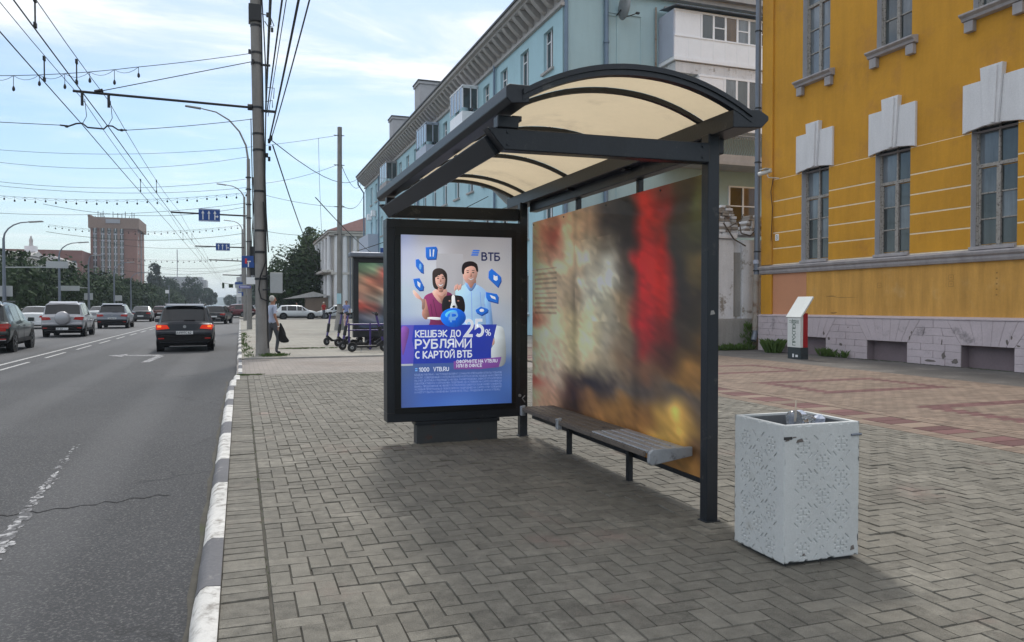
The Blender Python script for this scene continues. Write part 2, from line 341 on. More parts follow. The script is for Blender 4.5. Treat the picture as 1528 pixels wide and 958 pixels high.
def glyphs():
    L = lambda *p: list(p); O = A_(.32, .5, .32, .5, 0, 360, 20)
    Bb = [(.0, 0)]+[(.28, 0)]+A_(.30, .28, .27, .28, -90, 90, 8)+[(0, .56)]
    Bt = [(0, 1), (.26, 1)]+A_(.26, .78, .24, .22, 90, -90, 8)+[(0, .56)]
    Pp = [(0, 1), (.28, 1)]+A_(.28, .72, .27, .28, 90, -90, 8)+[(0, .44)]
    g = {
     'К': (.56, [[(0, 0), (0, 1)], [(.54, 1), (.05, .50), (.56, 0)]]), 'Е': (.48, [[(.48, 1), (0, 1), (0, 0), (.48, 0)], [(0, .52), (.43, .52)]]),
     'Ш': (.86, [[(0, 1), (0, 0), (.86, 0), (.86, 1)], [(.43, 0), (.43, 1)]]), 'Б': (.56, [[(.50, 1), (0, 1), (0, 0)], Bb]),
     'Э': (.58, [[(.02, .88)]+A_(.24, .5, .34, .5, 125, -125, 14)+[(.02, .12)], [(.12, .5), (.56, .5)]]), 'Д': (.68, [[(.02, -.16), (.02, 0), (.68, 0), (.68, -.16)], [(.14, 0), (.22, 1), (.58, 1), (.58, 0)]]),
     'О': (.66, [O]), 'О'.lower(): (.66, [O]), 'Р': (.55, [[(0, 0), (0, 1)], Pp]), 'У': (.58, [[(0, 1), (.30, .34)], [(.58, 1), (.24, .10), (.12, 0), (.02, .02)]]),
     'Л': (.60, [[(0, .02), (.08, .05), (.14, .3), (.17, 1), (.60, 1), (.60, 0)]]), 'Я': (.56, [[(.56, 0), (.56, 1), (.28, 1)]+A_(.28, .74, .26, .26, 90, 270, 8)+[(.56, .48)], [(.30, .48), (0, 0)]]),
     'М': (.74, [[(0, 0), (0, 1), (.37, .22), (.74, 1), (.74, 0)]]), 'И': (.60, [[(0, 1), (0, 0), (.60, 1), (.60, 0)]]), 'Й': (.60, [[(0, 1), (0, 0), (.60, 1), (.60, 0)], [(.18, 1.2), (.30, 1.13), (.42, 1.2)]]),
     'С': (.58, [A_(.34, .5, .34, .5, 50, 310, 14)]), 'А': (.64, [[(0, 0), (.32, 1), (.64, 0)], [(.11, .3), (.53, .3)]]), 'Т': (.56, [[(0, 1), (.56, 1)], [(.28, 1), (.28, 0)]]),
     'В': (.57, [[(0, 0), (0, 1)], Bt, Bb]), 'Н': (.60, [[(0, 0), (0, 1)], [(.6, 0), (.6, 1)], [(0, .5), (.6, .5)]]), 'П': (.60, [[(0, 0), (0, 1), (.6, 1), (.6, 0)]]),
     'Ф': (.76, [[(.38, 0), (.38, 1)], A_(.38, .52, .38, .34, 0, 360, 18)]), 'З': (.52, [[(.02, .88)]+A_(.24, .75, .24, .25, 110, -80, 8), [(.2, .53)]+A_(.24, .27, .28, .27, 80, -130, 8)]),
     'Ь': (.56, [[(0, 1), (0, 0)], Bb]), 'Ы': (.80, [[(0, 1), (0, 0)], Bb, [(.8, 0), (.8, 1)]]), 'Ч': (.54, [[(0, 1), (0, .62), (.1, .46), (.3, .42), (.54, .50)], [(.54, 1), (.54, 0)]]),
     'Ц': (.66, [[(0, 1), (0, 0), (.66, 0), (.66, -.15)], [(.56, 0), (.56, 1)]]), 'Щ': (.9, [[(0, 1), (0, 0), (.9, 0), (.9, -.15)], [(.41, 0), (.41, 1)], [(.82, 0), (.82, 1)]]),
     'Г': (.46, [[(0, 0), (0, 1), (.46, 1)]]), 'Х': (.6, [[(0, 0), (.6, 1)], [(0, 1), (.6, 0)]]), 'Ж': (.86, [[(.43, 0), (.43, 1)], [(0, 1), (.38, .5), (0, 0)], [(.86, 1), (.48, .5), (.86, 0)]]), 'Ю': (.84, [[(0, 0), (0, 1)], [(0, .5), (.22, .5)], A_(.54, .5, .30, .5, 0, 360, 16)]),
     '2': (.56, [[(.02, .80)]+A_(.28, .71, .26, .29, 160, -20, 9)+[(.48, .52), (.02, 0), (.57, 0)]]), '5': (.56, [[(.52, 1), (.08, 1), (.04, .55), (.12, .60)]+A_(.26, .32, .29, .32, 90, -130, 10)]),
     '1': (.30, [[(0, .82), (.24, 1), (.24, 0)]]), '0': (.58, [A_(.29, .5, .28, .5, 0, 360, 18)]), '%': (.84, [A_(.18, .76, .17, .24, 0, 360, 12), A_(.66, .24, .17, .24, 0, 360, 12), [(.66, 1), (.18, 0)]]),
     '3': (.52, [[(.02, .88)]+A_(.24, .75, .24, .25, 110, -80, 8), [(.2, .53)]+A_(.24, .27, .28, .27, 80, -130, 8)]), '4': (.58, [[(.42, 0), (.42, 1), (0, .3), (.58, .3)]]), '9': (.56, [A_(.28, .70, .27, .30, 0, 360, 14), [(.55, .70), (.52, .35), (.30, 0)]]), '6': (.56, [A_(.28, .30, .27, .30, 0, 360, 14), [(.01, .30), (.04, .65), (.26, 1)]]),
     'V': (.62, [[(0, 1), (.31, 0), (.62, 1)]]), 'R': (.58, [[(0, 0), (0, 1)], Pp, [(.28, .44), (.58, 0)]]), 'U': (.60, [[(0, 1), (0, .30)]+A_(.30, .30, .30, .30, 180, 360, 8)+[(.60, 1)]]), 'W': (.9, [[(0, 1), (.22, 0), (.45, .9), (.68, 0), (.9, 1)]]),
     '.': (.06, [[(0, 0), (.07, 0)]]), '-': (.3, [[(0, .45), (.3, .45)]]), ',': (.06, [[(.04, .05), (0, -.15)]]), '₽': (.60, [[(.12, 0), (.12, 1)], [(x+.12, y) for x, y in Pp], [(0, .44), (.14, .44)], [(0, .24), (.46, .24)]])}
    g['T'] = g['Т']; g['B'] = g['В']; g['A'] = g['А']; g['C'] = g['С']; return g
GL = glyphs()
def text(body, size, m, parent, loc, rot=(90, 0, 0), off=0.0, name='lettering', align='LEFT', sx=1.0, label=None, ext=0, shear=0):
    """letters drawn as flat ribbons; size is the font size, cap height is .70 of it, off the extra half weight"""
    cap = size*.70; hw = cap*.045+off; mb = MB(); x = 0; q = 0
    for ch in body.upper():
        if ch == ' ': x += .34; continue
        if ch not in GL: x += .2; continue
        w, st = GL[ch]
        for pl in st:
            P = [Vector(((x+px)*cap*sx, py*cap)) for px, py in pl]; n = len(P); q += 1; Lv = []; Rv = []
            closed = (P[0]-P[-1]).length < cap*.02 and n > 3
            for i in range(n):
                if closed: d0 = (P[i]-P[i-1 if i else -2]); d1 = (P[(i+1) if i < n-1 else 1]-P[i])
                else: d0 = P[i]-P[i-1] if i else P[1]-P[0]; d1 = P[i+1]-P[i] if i < n-1 else P[-1]-P[-2]
                d0 = d0.normalized() if d0.length > 1e-9 else d1.normalized(); d1 = d1.normalized() if d1.length > 1e-9 else d0
                t_ = d0+d1; t_ = t_.normalized() if t_.length > .3 else Vector((d0.y, -d0.x))
                k = 1/max(.45, t_.dot(d1)); nrm = Vector((-t_.y, t_.x))*hw*k
                e = Vector((0, 0)) if closed or 0 < i < n-1 else d1*hw*(.0 if n > 4 else .9)*(-1 if i == 0 else 1)
                Lv.append(P[i]+nrm+e); Rv.append(P[i]-nrm+e)
            z = (q % 5)*.00004
            mb.add([(v.x, v.y, z) for v in Lv]+[(v.x, v.y, z) for v in Rv], [(n+i, n+i+1, i+1, i) for i in range(n-1)])
        x += w+.17+2*off/cap*.6
    me = bpy.data.meshes.new(name); me.from_pydata(mb.v, [], mb.f); me.materials.append(M[m])
    if align == 'CENTER': me.transform(Matrix.Translation((-x*cap*sx/2, 0, 0)))
    ob = bpy.data.objects.new(name, me); COL.objects.link(ob); ob.parent = parent
    ob.location = Vector(loc)-(ORG.get(parent.name, Vector((0, 0, 0))) if parent else Vector((0, 0, 0)))
    ob.rotation_euler = tuple(R(a) for a in rot)
    if label: ob['label'] = label
    return ob
def fit(body, width, cap, off):     # horizontal scale that makes the line exactly this wide
    x = sum(.34 if c == ' ' else (GL[c][0]+.17+2*off/cap*.6 if c in GL else .2) for c in body.upper())-.17
    return width/(x*cap)
# ---------------------------------------------------------------- ground, road, paving
def sheet(name, x0, x1, y0, y1, z, m, ny=1):
    mb = MB(); mb.add([(x0, y0, z), (x1, y0, z), (x1, y1, z), (x0, y1, z)], [(0, 1, 2, 3)])
    return tag(mb.build(name, m), kind='structure')
sheet('ground', -4000, 4000, -400, 4500, -.20, 'ground')
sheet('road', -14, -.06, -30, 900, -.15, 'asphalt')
PX1 = 12.7
base = sheet('pavement', -.10, PX1, -12, 16.3, -.012, 'joint_dirt')
cross = sheet('crossing_pavement', -.07, PX1, 16.3, 21.4, -.03, 'crossing_paving')
sheet('forecourt_pavement', -.03, PX1+.001, 21.4, 80, -.008, 'paving_far')
sheet('side_street', -.06, 40, 80, 93, -.075, 'asphalt_old')
sheet('far_pavement', -.06, 14, 93, 600, -.01, 'paving_far')
sheet('asphalt_strip', PX1, 40, -12, 80, -.006, 'asphalt_old')
sheet('median_pavement', -26, -14, -30, 900, 0.0, 'paving_far')
def brick(mb, x0, x1, y0, y1, tone, g=.0018, b=.003, dz=0.0, tilt=(0, 0), m=0):
    x0 += g; x1 -= g; y0 += g; y1 -= g
    cx, cy = (x0+x1)/2, (y0+y1)/2
    def z(x, y, h): return h+dz+(x-cx)*tilt[0]+(y-cy)*tilt[1]
    vs = [(x, y, z(x, y, -.011)) for x, y in ((x0, y0), (x1, y0), (x1, y1), (x0, y1))]
    vs += [(x, y, z(x, y, 0)) for x, y in ((x0+b, y0+b), (x1-b, y0+b), (x1-b, y1-b), (x0+b, y1-b))]
    mb.add(vs, [(4, 5, 6, 7), (0, 1, 5, 4), (1, 2, 6, 5), (2, 3, 7, 6), (3, 0, 4, 7)], m, tone)
U = .105
cells = []
def inview(x, y):
    if y < 1.3: return False
    return x < y*1.5+1.0 and x > -.12
# soldier course beside the kerb
yy = 1.4
while yy < 16.2:
    cells.append((-.099, .125, yy, yy+U)); yy += U
X0 = .135
nx = int((7.0-X0)/U); ny = int((16.2-1.32)/U)
XE = X0+nx*U
for j in range(ny):
    for i in range(nx):
        d = (i-j) % 4; x = X0+i*U; y = 1.32+j*U
        if not inview(x, y): continue
        if d == 0:
            cells.append((x, min(x+2*U, XE), y, y+U))
        elif d == 1 and i == 0: cells.append((x, x+U, y, y+U))
        elif d == 3: cells.append((x, x+U, y, y+2*U))
cells.sort(key=lambda c: ((c[0]+c[1])/2)**2+((c[2]+c[3])/2)**2)
stuff = MB(); meshes = {}
for k, c in enumerate(cells):
    w, h = c[1]-c[0], c[3]-c[2]
    sink = rnd.choice((-.004, -.003, -.006)) if rnd.random() < .10 else 0
    if k < 300:
        key = (round(w, 3), round(h, 3), rnd.randrange(4))
        if key not in meshes:
            mb = MB(); brick(mb, -w/2, w/2, -h/2, h/2, .5, dz=rnd.uniform(-.0025, .0015), tilt=(rnd.uniform(-.02, .02), rnd.uniform(-.02, .02)))
            o = mb.build('paver', 'paver_single'); meshes[key] = o.data; o.parent = base
        else: o = shared('paver', meshes[key], base)
        o.location = ((c[0]+c[1])/2, (c[2]+c[3])/2, sink)
    else:
        brick(stuff, *c, rnd.uniform(.15, .85)*(1 if rnd.random() > .04 else 1.5), g=.0018 if rnd.random() > .08 else .0045, dz=rnd.uniform(-.0025, .0015)+sink, tilt=(rnd.uniform(-.02, .02), rnd.uniform(-.02, .02)))
o = stuff.build('paver_field', 'paver', base); tag(o, 'grey block paving in herringbone bond', kind='stuff')
# edging band of tan blocks with pairs of red tiles, then the patterned plaza
band = MB(); plaza = MB()
def zone(x, y):
    if 7.33 < x < 7.63:
        q = (y-6.2) % .75
        if q < .46: return 'red2'
    if x < 7.95: return 'tan'
    q = (y-9.65) % 3.5
    inx = 8.8 < x < 11.55
    if inx and q < 1.9:
        if not (9.12 < x < 11.2 and .3 < q < 1.6): return 'red'
    return 'tan'
y = 2.3
while y < 24:                                      # band
    for (xa, xb) in ((XE+.004, 7.22), (7.74, 7.95)):
        if inview(xa, y+.5): brick(band, xa, xb, y, y+.11, rnd.random(), m=0)
    y += .11
y = 6.2-.75*6
while y < 24:
    if inview(7.3, y+.6):
        for a, b_, m in ((0, .23, 1), (.23, .46, 1), (.46, .75, 0)):
            brick(band, 7.24, 7.72, y+a, y+b_, rnd.random(), b=.008, m=m)
    y += .75
band.build('edging_band', ['paver_tan', 'paver_red'], base)['kind'] = 'stuff'
y = 2.3; j = 0
while y < 24:
    x = 7.96 - (.1 if j % 2 else 0)
    while x < PX1-.02:
        xa, xb = max(x, 7.96), min(x+.2, PX1)
        if inview(xa, y+.8) and xb-xa > .03:
            brick(plaza, xa, xb, y, y+.1, rnd.random(), m=1 if zone((xa+xb)/2, y+.05) == 'red' else 0)
        x += .2
    y += .1; j += 1
plaza.build('plaza_paving', ['paver_tan', 'paver_red'], base)['kind'] = 'stuff'
base['label'] = 'grey herringbone pavement with tan and red patterned plaza'
for v in base.data.polygons: pass
# extend dirt base under plaza beyond y 16.3
sheet('plaza_bed', 6.9, PX1, 16.3, 24.2, -.0115, 'joint_dirt')
# kerb stones
kerb = bpy.data.objects.new('kerb', None); COL.objects.link(kerb); kerb['kind'] = 'structure'; kerb['label'] = 'kerb of white and dark painted stones along the road'
def kstone(y0, y1, m, x0=-.228, x1=-.100, top=.012, x_shift=0, round_=.03):
    n = max(2, int((y1-y0)/.12)); mb = MB(); prof = [(x0, -.16), (x0+.01, top-.05), (x0+.035, top-.015), (x0+.06, top), (x1, top-.003), (x1, -.1)]
    rings = []
    for i in range(n+1):
        yy = y0+.004+(y1-y0-.008)*i/n
        j = rnd.uniform(-.003, .003)
        rings.append([(px+x_shift+(j if q < 4 else 0), yy, pz+(rnd.uniform(-.0018, .0018) if 0 < q < 5 else 0)) for q, (px, pz) in enumerate(prof)])
    k = len(prof); vs = [v for r_ in rings for v in r_]
    fs = [(i*k+q, i*k+q+1, (i+1)*k+q+1, (i+1)*k+q) for i in range(n) for q in range(k-1)]
    fs = [tuple(reversed(f)) for f in fs]+[tuple(range(k)), tuple(range((n+1)*k-1, n*k-1, -1))]
    mb.add(vs, fs); o = mb.build('kerb_stone', m, smooth=40); o.parent = kerb
    if m == 'kerb_white': o['label'] = 'white painted kerb stone'
    return o
ys = [2.2, 2.9, 4.03, 4.86, 6.4, 7.38, 8.86, 9.72, 11.36, 12.08, 13.32, 14.1]
kstone(1.5, 2.9, 'kerb_grey')
for i in range(1, len(ys)-1): kstone(ys[i], ys[i+1], 'kerb_white' if i % 2 else 'kerb_grey')
kstone(2.2, 2.9, 'kerb_grey')
kstone(14.1, 15.2, 'kerb_white', x_shift=.03); kstone(15.2, 16.25, 'kerb_white', x_shift=.09)
for i in range(5): kstone(16.3+i, 17.3+i, 'kerb_white' if i % 2 else 'kerb_grey', x_shift=.14, top=-.02)
for i in range(40): kstone(21.5+i*1.5, 23+i*1.5, 'kerb_white' if i % 2 == 0 else 'kerb_grey', x_shift=.14)
# low kerb line across the crossing
mb = MB(); mb.box(.1, 6, 21.34, 21.44, -.04, .012); o = mb.build('kerb_stone', 'concrete'); o.parent = kerb
mb = MB(); mb.box(-14.15, -14, -30, 400, -.16, .02); o = mb.build('kerb_run', 'concrete'); o.parent = kerb
# dark dirt strip along the foot of the kerb
mb = MB(); vs = []; 
for i in range(80):
    yy = 1.5+i*.19; w = .035+.012*math.sin(i*.9)+rnd.uniform(-.008, .008); vs += [(-.232, yy, -.146), (-.232-w, yy, -.146)]
mb.add(vs, [(2*i, 2*i+2, 2*i+3, 2*i+1) for i in range(79)]); tag(mb.build('gutter_dirt', 'joint_dirt'), 'dark grit gathered in the gutter along the painted kerb', 'dirt', kind='stuff')
# road markings
def strip(mb, x0, y0, x1, y1, w, z=-.146, jit=.004, n=24):
    vs = []
    for i in range(n+1):
        t_ = i/n; x = x0+(x1-x0)*t_; y = y0+(y1-y0)*t_; vs += [(x-w/2+rnd.uniform(-jit, jit), y, z), (x+w/2+rnd.uniform(-jit, jit), y, z)]
    mb.add(vs, [(2*i, 2*i+1, 2*i+3, 2*i+2) for i in range(n)])
road = bpy.data.objects['road']
def mark(name, m, mb, label): o = mb.build(name, m); o.parent = road; o['label'] = label; return o
def flakes(mb, x0, y0, x1, y1, w, n, fade):
    for _ in range(n):
        q = rnd.random(); 
        if rnd.random() > 1-fade*q: continue
        x = x0+(x1-x0)*q+rnd.gauss(0, w*.28); y = y0+(y1-y0)*q; s = rnd.uniform(.008, .045)*(1-.5*q*fade); k = rnd.randint(5, 8)
        z = -.1475+rnd.random()*.0012; a0 = rnd.random()*6
        mb.add([(x+s*.6*rnd.uniform(.6, 1.3)*math.cos(a0+6.283*i/k), y+s*1.8*rnd.uniform(.6, 1.3)*math.sin(a0+6.283*i/k), z) for i in range(k)], [tuple(range(k))])
mb = MB(); flakes(mb, -1.43, 5.2, -1.72, 9.6, .075, 520, .95); mark('lane_marking', 'road_paint_worn', mb, 'badly worn white dash near the kerb lane')
mb = MB(); flakes(mb, -1.27, 3.2, -1.38, 4.4, .075, 200, .2); mark('lane_marking', 'road_paint_worn', mb, 'badly worn white dash nearest the camera')
mb = MB(); strip(mb, -5.85, 10, -6.2, 150, .11, n=60); mark('lane_marking', 'road_paint', mb, 'long solid white line between the lanes')
for i in range(13):
    y0 = 12+i*4.6; mb = MB(); strip(mb, -5.42, y0, -5.45, y0+2.9, .09); mark('lane_marking', 'road_paint', mb, 'short white dash beside the solid line')
for xx in (-10.2,):
    for i in range(14): mb = MB(); strip(mb, xx, 14+i*9, xx, 17+i*9, .13); mark('lane_marking', 'road_paint', mb, 'white lane dash in the left carriageway')
mb = MB()
def poly(mb, pts, z): 
    a = [Vector((x, y, z)) for x, y in pts]; nn = sum((a[i].cross(a[(i+1) % len(a)]) for i in range(len(a))), Vector())
    mb.add(a if nn.z > 0 else a[::-1], [tuple(range(len(a)))])
poly(mb, [(-2.55, 22.9), (-2.35, 22.9), (-2.2, 25.6), (-2.42, 25.9)], -.1455)
poly(mb, [(-2.2, 25.55), (-2.4, 26.2), (-3.35, 26.5), (-3.35, 26.05), (-2.75, 25.7)], -.144)
poly(mb, [(-3.36, 25.4), (-3.36, 27.0), (-3.85, 26.3)], -.1425)
mark('arrow_marking', 'road_paint_worn', mb, 'white left turn arrow on the road')
mb = MB(); poly(mb, [(-4.9, 14.0), (-4.62, 14.0), (-4.6, 14.8), (-4.85, 14.85)], -.146); mark('paint_patch', 'road_paint_worn', mb, 'faint leftover of a road marking')
# crack in the road
mb = MB(); pts = []
for i in range(30):
    t_ = i/29; pts.append((-1.9+1.35*t_, 6.45+.35*t_+.04*math.sin(i*1.7)+rnd.uniform(-.02, .02)))
vs = []
for i, (x, y) in enumerate(pts): w = .006+.006*rnd.random(); vs += [(x, y-w, -.147), (x, y+w, -.147)]
mb.add(vs, [(2*i, 2*i+2, 2*i+3, 2*i+1) for i in range(29)]); mark('crack', 'under', mb, 'thin dark crack across the lane')

# ---------------------------------------------------------------- vegetation
def leaves(mb, c, r, n, size, shell=.55, flat=0, droop=0, rr=None):
    rr = rr or rnd
    for _ in range(n):
        while True:
            d = Vector((rr.gauss(0, 1), rr.gauss(0, 1), rr.gauss(0, 1)))
            if d.length > .01: break
        d.normalize(); q = shell+(1-shell)*rr.random()**.6
        lump = 1+.16*math.sin(d.x*5+c[0])*math.cos(d.y*6+c[1])+.12*math.sin(d.z*7+c[0]*2)
        p = Vector((c[0]+d.x*r[0]*q*lump, c[1]+d.y*r[1]*q*lump, c[2]+d.z*r[2]*q*lump))
        nrm = (d+Vector((rr.uniform(-1, 1), rr.uniform(-1, 1), rr.uniform(-.6, 1)))*.8).normalized(); u, w = frame(nrm)
        s = size*rr.uniform(.6, 1.4); a = rr.uniform(0, 6.28); u, w = u*math.cos(a)+w*math.sin(a), w*math.cos(a)-u*math.sin(a)
        mb.add([p-u*s*.5, p-w*s*.28+u*.1*s, p+u*s*.6, p+w*s*.3], [(0, 1, 2, 3)])
def tree(name, label, loc, h, crown, n, size, m, trunk=.25, group=None, tr_h=None, seed=1, cat='tree'):
    r_ = random.Random(seed); t = thing(name, label, cat, loc, 0, group); x, y, z = loc
    mb = MB(); th = tr_h or h*.6
    mb.tube([(x, y, z-.1), (x+.1, y, z+th*.4), (x-.1, y+.1, z+th)], [trunk, trunk*.8, trunk*.35], 8)
    for k in range(5):
        a = k*1.3+r_.random(); q = th*(.4+.1*k)
        mb.tube([(x, y, z+q), (x+math.cos(a)*h*.12, y+math.sin(a)*h*.12, z+q+h*.12), (x+math.cos(a)*h*.2, y+math.sin(a)*h*.2, z+q+h*.26)], [trunk*.4, trunk*.25, trunk*.1], 5)
    mb.build('trunk', 'bark', t, smooth=50)
    mb = MB()
    tot = sum(c[3]*c[4] for c in crown)
    for c in crown:
        k = int(n*c[3]*c[4]/tot)
        # sub-clumps give light and dark masses
        for _ in range(max(6, int(c[3]*3))):
            d = Vector((r_.gauss(0, 1), r_.gauss(0, 1), r_.gauss(0, .9))).normalized(); q = r_.uniform(.55, .92)
            cc = (x+c[0]+d.x*c[3]*q, y+c[1]+d.y*c[3]*q, z+c[2]+d.z*c[4]*q); s = r_.uniform(.22, .42)
            leaves(mb, cc, (c[3]*s, c[3]*s, c[4]*s), max(4, int(k/max(6, int(c[3]*3))*.6)), size, .3, rr=r_)
        leaves(mb, (x+c[0], y+c[1], z+c[2]), (c[3], c[3], c[4]), int(k*.4), size, .6, rr=r_)
    mb.build('crown', m, t); return t
def weeds(name, label, spots, h, m='weed', n=14):
    mb = MB()
    for (x, y, z, s) in spots:
        for _ in range(int(n*s)):
            a = rnd.uniform(0, 6.28); r0 = rnd.random()*.05*s; b = Vector((x+math.cos(a)*r0, y+math.sin(a)*r0, z))
            l = h*rnd.uniform(.4, 1)*s**.5; tip = b+Vector((math.cos(a)*l*.5, math.sin(a)*l*.5, l*.85)); mid = b+Vector((math.cos(a)*l*.15, math.sin(a)*l*.15, l*.55))
            w = Vector((-math.sin(a), math.cos(a), 0))*l*.06
            mb.add([b-w*.5, b+w*.5, mid+w, tip, mid-w], [(0, 1, 2, 3, 4)])
    o = mb.build(name, m); return tag(o, label, 'plant', kind='stuff')
weeds('weed_strip', 'green weeds growing along the kerb beside the tall concrete pole', [(.06+abs(rnd.gauss(0, .14)), rnd.uniform(21.7, 40), 0, rnd.uniform(.4, 1.5)) for _ in range(95)], .11, n=7)
weeds('grass_tuft', 'tuft of green grass round the foot of the tall concrete pole', [(.85+rnd.gauss(0, .22), 22.15+rnd.gauss(0, .2), 0, rnd.uniform(.5, 1.4)) for _ in range(70)], .10, n=9)
weeds('moss_patch', 'mossy grass where the painted kerb meets the crossing', [(-.05+abs(rnd.gauss(0, .25)), 16.2+rnd.gauss(0, .06), 0, 1) for _ in range(70)], .035)
weeds('joint_weed', 'low moss and weeds in the joint one block in from the kerb', [(.13+rnd.uniform(-.01, .012), rnd.uniform(2.8, 12), -.008, rnd.uniform(.3, .9)) for _ in range(260)], .018, n=7)
weeds('grass_patch', 'flat patch of grass on the paving beyond the person', [(2.0+rnd.gauss(0, .45), 25.6+rnd.gauss(0, .08), 0, 1.2) for _ in range(110)], .05)
weeds('wall_grass', 'grass tufts at the foot of the lilac stone plinth', [(15.22+rnd.uniform(-.06, .1), rnd.choice([16.6, 16.3, 16.8])+rnd.gauss(0, .2), 0, rnd.uniform(.4, 1.6)) for _ in range(26)], .26, n=9)
weeds('wall_litter', 'dry weeds and leaf litter along the wall foot', [(15.28+rnd.uniform(-.05, .06), rnd.uniform(11.5, 15.8), 0, .6) for _ in range(150)], .035, m='leaf')
weeds('corner_weed', 'bushy weeds at the building corner beside the drainpipe', [(14.7+rnd.uniform(-.8, .6), 20.2+rnd.uniform(-.1, .15), 0, rnd.uniform(.5, 1.8)) for _ in range(55)], .22, n=10)
weeds('tall_weed', 'tall leafy weed growing up the old wall beside the drainpipe', [(15.25+rnd.gauss(0, .12), 20.25, rnd.uniform(0, .8), .9) for _ in range(45)], .2, n=8)
weeds('broadleaf_weed', 'broad leafed weed at the plinth corner', [(14.95+rnd.gauss(0, .06), 18.75+rnd.gauss(0, .12), 0, 3) for _ in range(8)], .3)
# far right trees
tree('tree', 'big round dark tree behind the silver parked car', (7.2, 108, 0), 9.5, [(0, 0, 5.6, 4.3, 3.9), (-1.6, -1, 4.3, 3.2, 3.4), (2.2, -1, 4.0, 3.0, 3.5), (0, -1, 3.0, 3.6, 3.0)], 15000, .42, 'leaf_dark', seed=3, group='trees at the end of the forecourt')
tree('tree', 'taller tree rising beside the white columned building', (12.2, 128, 0), 14, [(0, 0, 11, 3.6, 3.0), (1, 0, 8, 3.5, 3), (-1.2, 0, 8.5, 2.8, 2.6)], 6000, .5, 'leaf', seed=5, group='trees at the end of the forecourt')
lab = ['darkest bushy tree at the left edge of the frame', 'dark tree behind the first left street lamp', 'dark tree above the pale car', 'dark tree behind the silver off-roader', 'dark tree behind the second left lamp', 'low tree behind the grey crossover',
       'tree in front of the brick tower foot', 'tree under the red wall of the tower', 'small tree behind the dark saloon', 'far small tree at the left of the poplar', 'far low tree beneath the poplar', 'farthest tree of the left row']
for i in range(12):
    yy = 80+i*14.5+(i*i)*.35; r_ = 5.6-.08*i
    tree('tree', lab[i], (-22.5+rnd.uniform(-1, 1), yy, 0), 6.6, [(0, 0, 4.1, r_, 2.9), (1.5, 3, 2.6, r_*.8, 2.5), (2.5, -4, 2.4, r_*.7, 2.4)], 3600, .5 if i < 6 else .6, 'leaf_dark', seed=20+i, group='trees along the left side of the road')
tree('poplar_tree', 'tall narrow poplar right of the brick tower', (-30, 312, 0), 18, [(0, 0, 7, 3.4, 6.5), (0, 0, 12, 2.3, 5.6)], 4000, .8, 'leaf_blue', seed=44)
for i, (x, y, h, l) in enumerate([(-24, 300, 12, 'dark tree right of the poplar'), (-18, 330, 13, 'tree in front of the pale far building'), (-13, 360, 9, 'low far tree left of the road end'), (-22, 390, 10, 'far tree under the pale building'), (8, 300, 9, 'far tree right of the road end'), (-6, 480, 8, 'tiny far tree at the road end'), (-2.5, 520, 8, 'farthest tree in the road axis'), (5, 230, 8, 'tree behind the far signs')]):
    tree('tree', l, (x, y, 0), h, [(0, 0, h*.55, h*.38, h*.42)], 1400, 1.0, 'leaf_blue', seed=60+i, group='far trees at the end of the road')
# hills
mb = MB(); n = 60
for (yb, hb, sd_) in ((2600, 52, 1),):
    vs = []
    for i in range(n+1):
        x = -2600+5200*i/n; hh = hb*(.7+.3*math.sin(i*.37+sd_)+.12*math.sin(i*1.3)); vs += [(x, yb-400, -.2), (x, yb, hh), (x, yb+600, -.2)]
    mb.add(vs, [f for i in range(n) for f in ((3*i, 3*i+3, 3*i+4, 3*i+1), (3*i+1, 3*i+4, 3*i+5, 3*i+2))])
tag(mb.build('hills', 'hill', smooth=60), kind='structure')
# ---------------------------------------------------------------- bus shelter
SH = thing('bus_shelter', 'dark metal bus shelter with a curved cream roof on the block pavement', 'bus shelter', (2.86, 5.9, 0))
FM = 'frame_metal'
def P_(name, f, m=FM, bevel=.006, smooth=0, parent=SH, label=None):
    mb = MB(); f(mb); o = mb.build(name, m, parent, bevel=bevel, smooth=smooth)
    if label: o['label'] = label
    return o
Y0, Y1 = 4.18, 7.65
for y in (Y0, Y1):
    P_('post', lambda b: b.box(2.825, 2.91, y, y+.08, -.02, 2.50))
    P_('base_plate', lambda b: b.box(2.815, 2.925, y-.008, y+.09, -.01, .006), bevel=.002)
for y in (6.55, 5.38): P_('post', lambda b: b.box(2.990, 3.035, y, y+.045, 2.1, 2.50), bevel=.004, label='slim post carrying the picture panel')
# tie beams across the ends with mitred outer tip
for y in (Y0-.02, Y1+.03):
    def f(b, y=y):
        b.prism([(1.335, y, 2.42), (2.823, y, 2.435), (2.823, y, 2.31), (1.44, y, 2.297)], (0, .09, 0))
    P_('tie_beam', f)
    P_('hanger_post', lambda b: b.box(1.40, 1.53, y+.005, y+.085, 2.425, 2.495))
# lower front rail, sloped inwards
P_('front_rail', lambda b: b.prism([(1.345, Y0+.075, 2.385), (1.38, Y0+.075, 2.405), (1.45, Y0+.075, 2.30), (1.418, Y0+.075, 2.28)], (0, Y1-Y0-.05, 0)))
# eave channels, front and rear, with chamfered profile
def chan(b, x0, x1, ya, yb):
    c = .035
    b.prism(([(x0, ya, 2.60), (x0+.02, ya, 2.612), (x1, ya, 2.612), (x1, ya, 2.515), (x0+.03, ya, 2.505), (x0, ya, 2.535)] if x1 < 2 else [(x0, ya, 2.60), (x1-.07, ya, 2.61), (x1, ya, 2.575), (x1, ya, 2.55), (x1-.05, ya, 2.50), (x0, ya, 2.485)]), (0, yb-ya, 0))
P_('eave_channel', lambda b: chan(b, 1.375, 1.51, 3.94, 8.12))
P_('eave_channel', lambda b: chan(b, 2.84, 3.10, 3.94, 8.12))
P_('rear_rail', lambda b: b.box(2.93, 3.02, 4.29, 7.65, 2.40, 2.50))
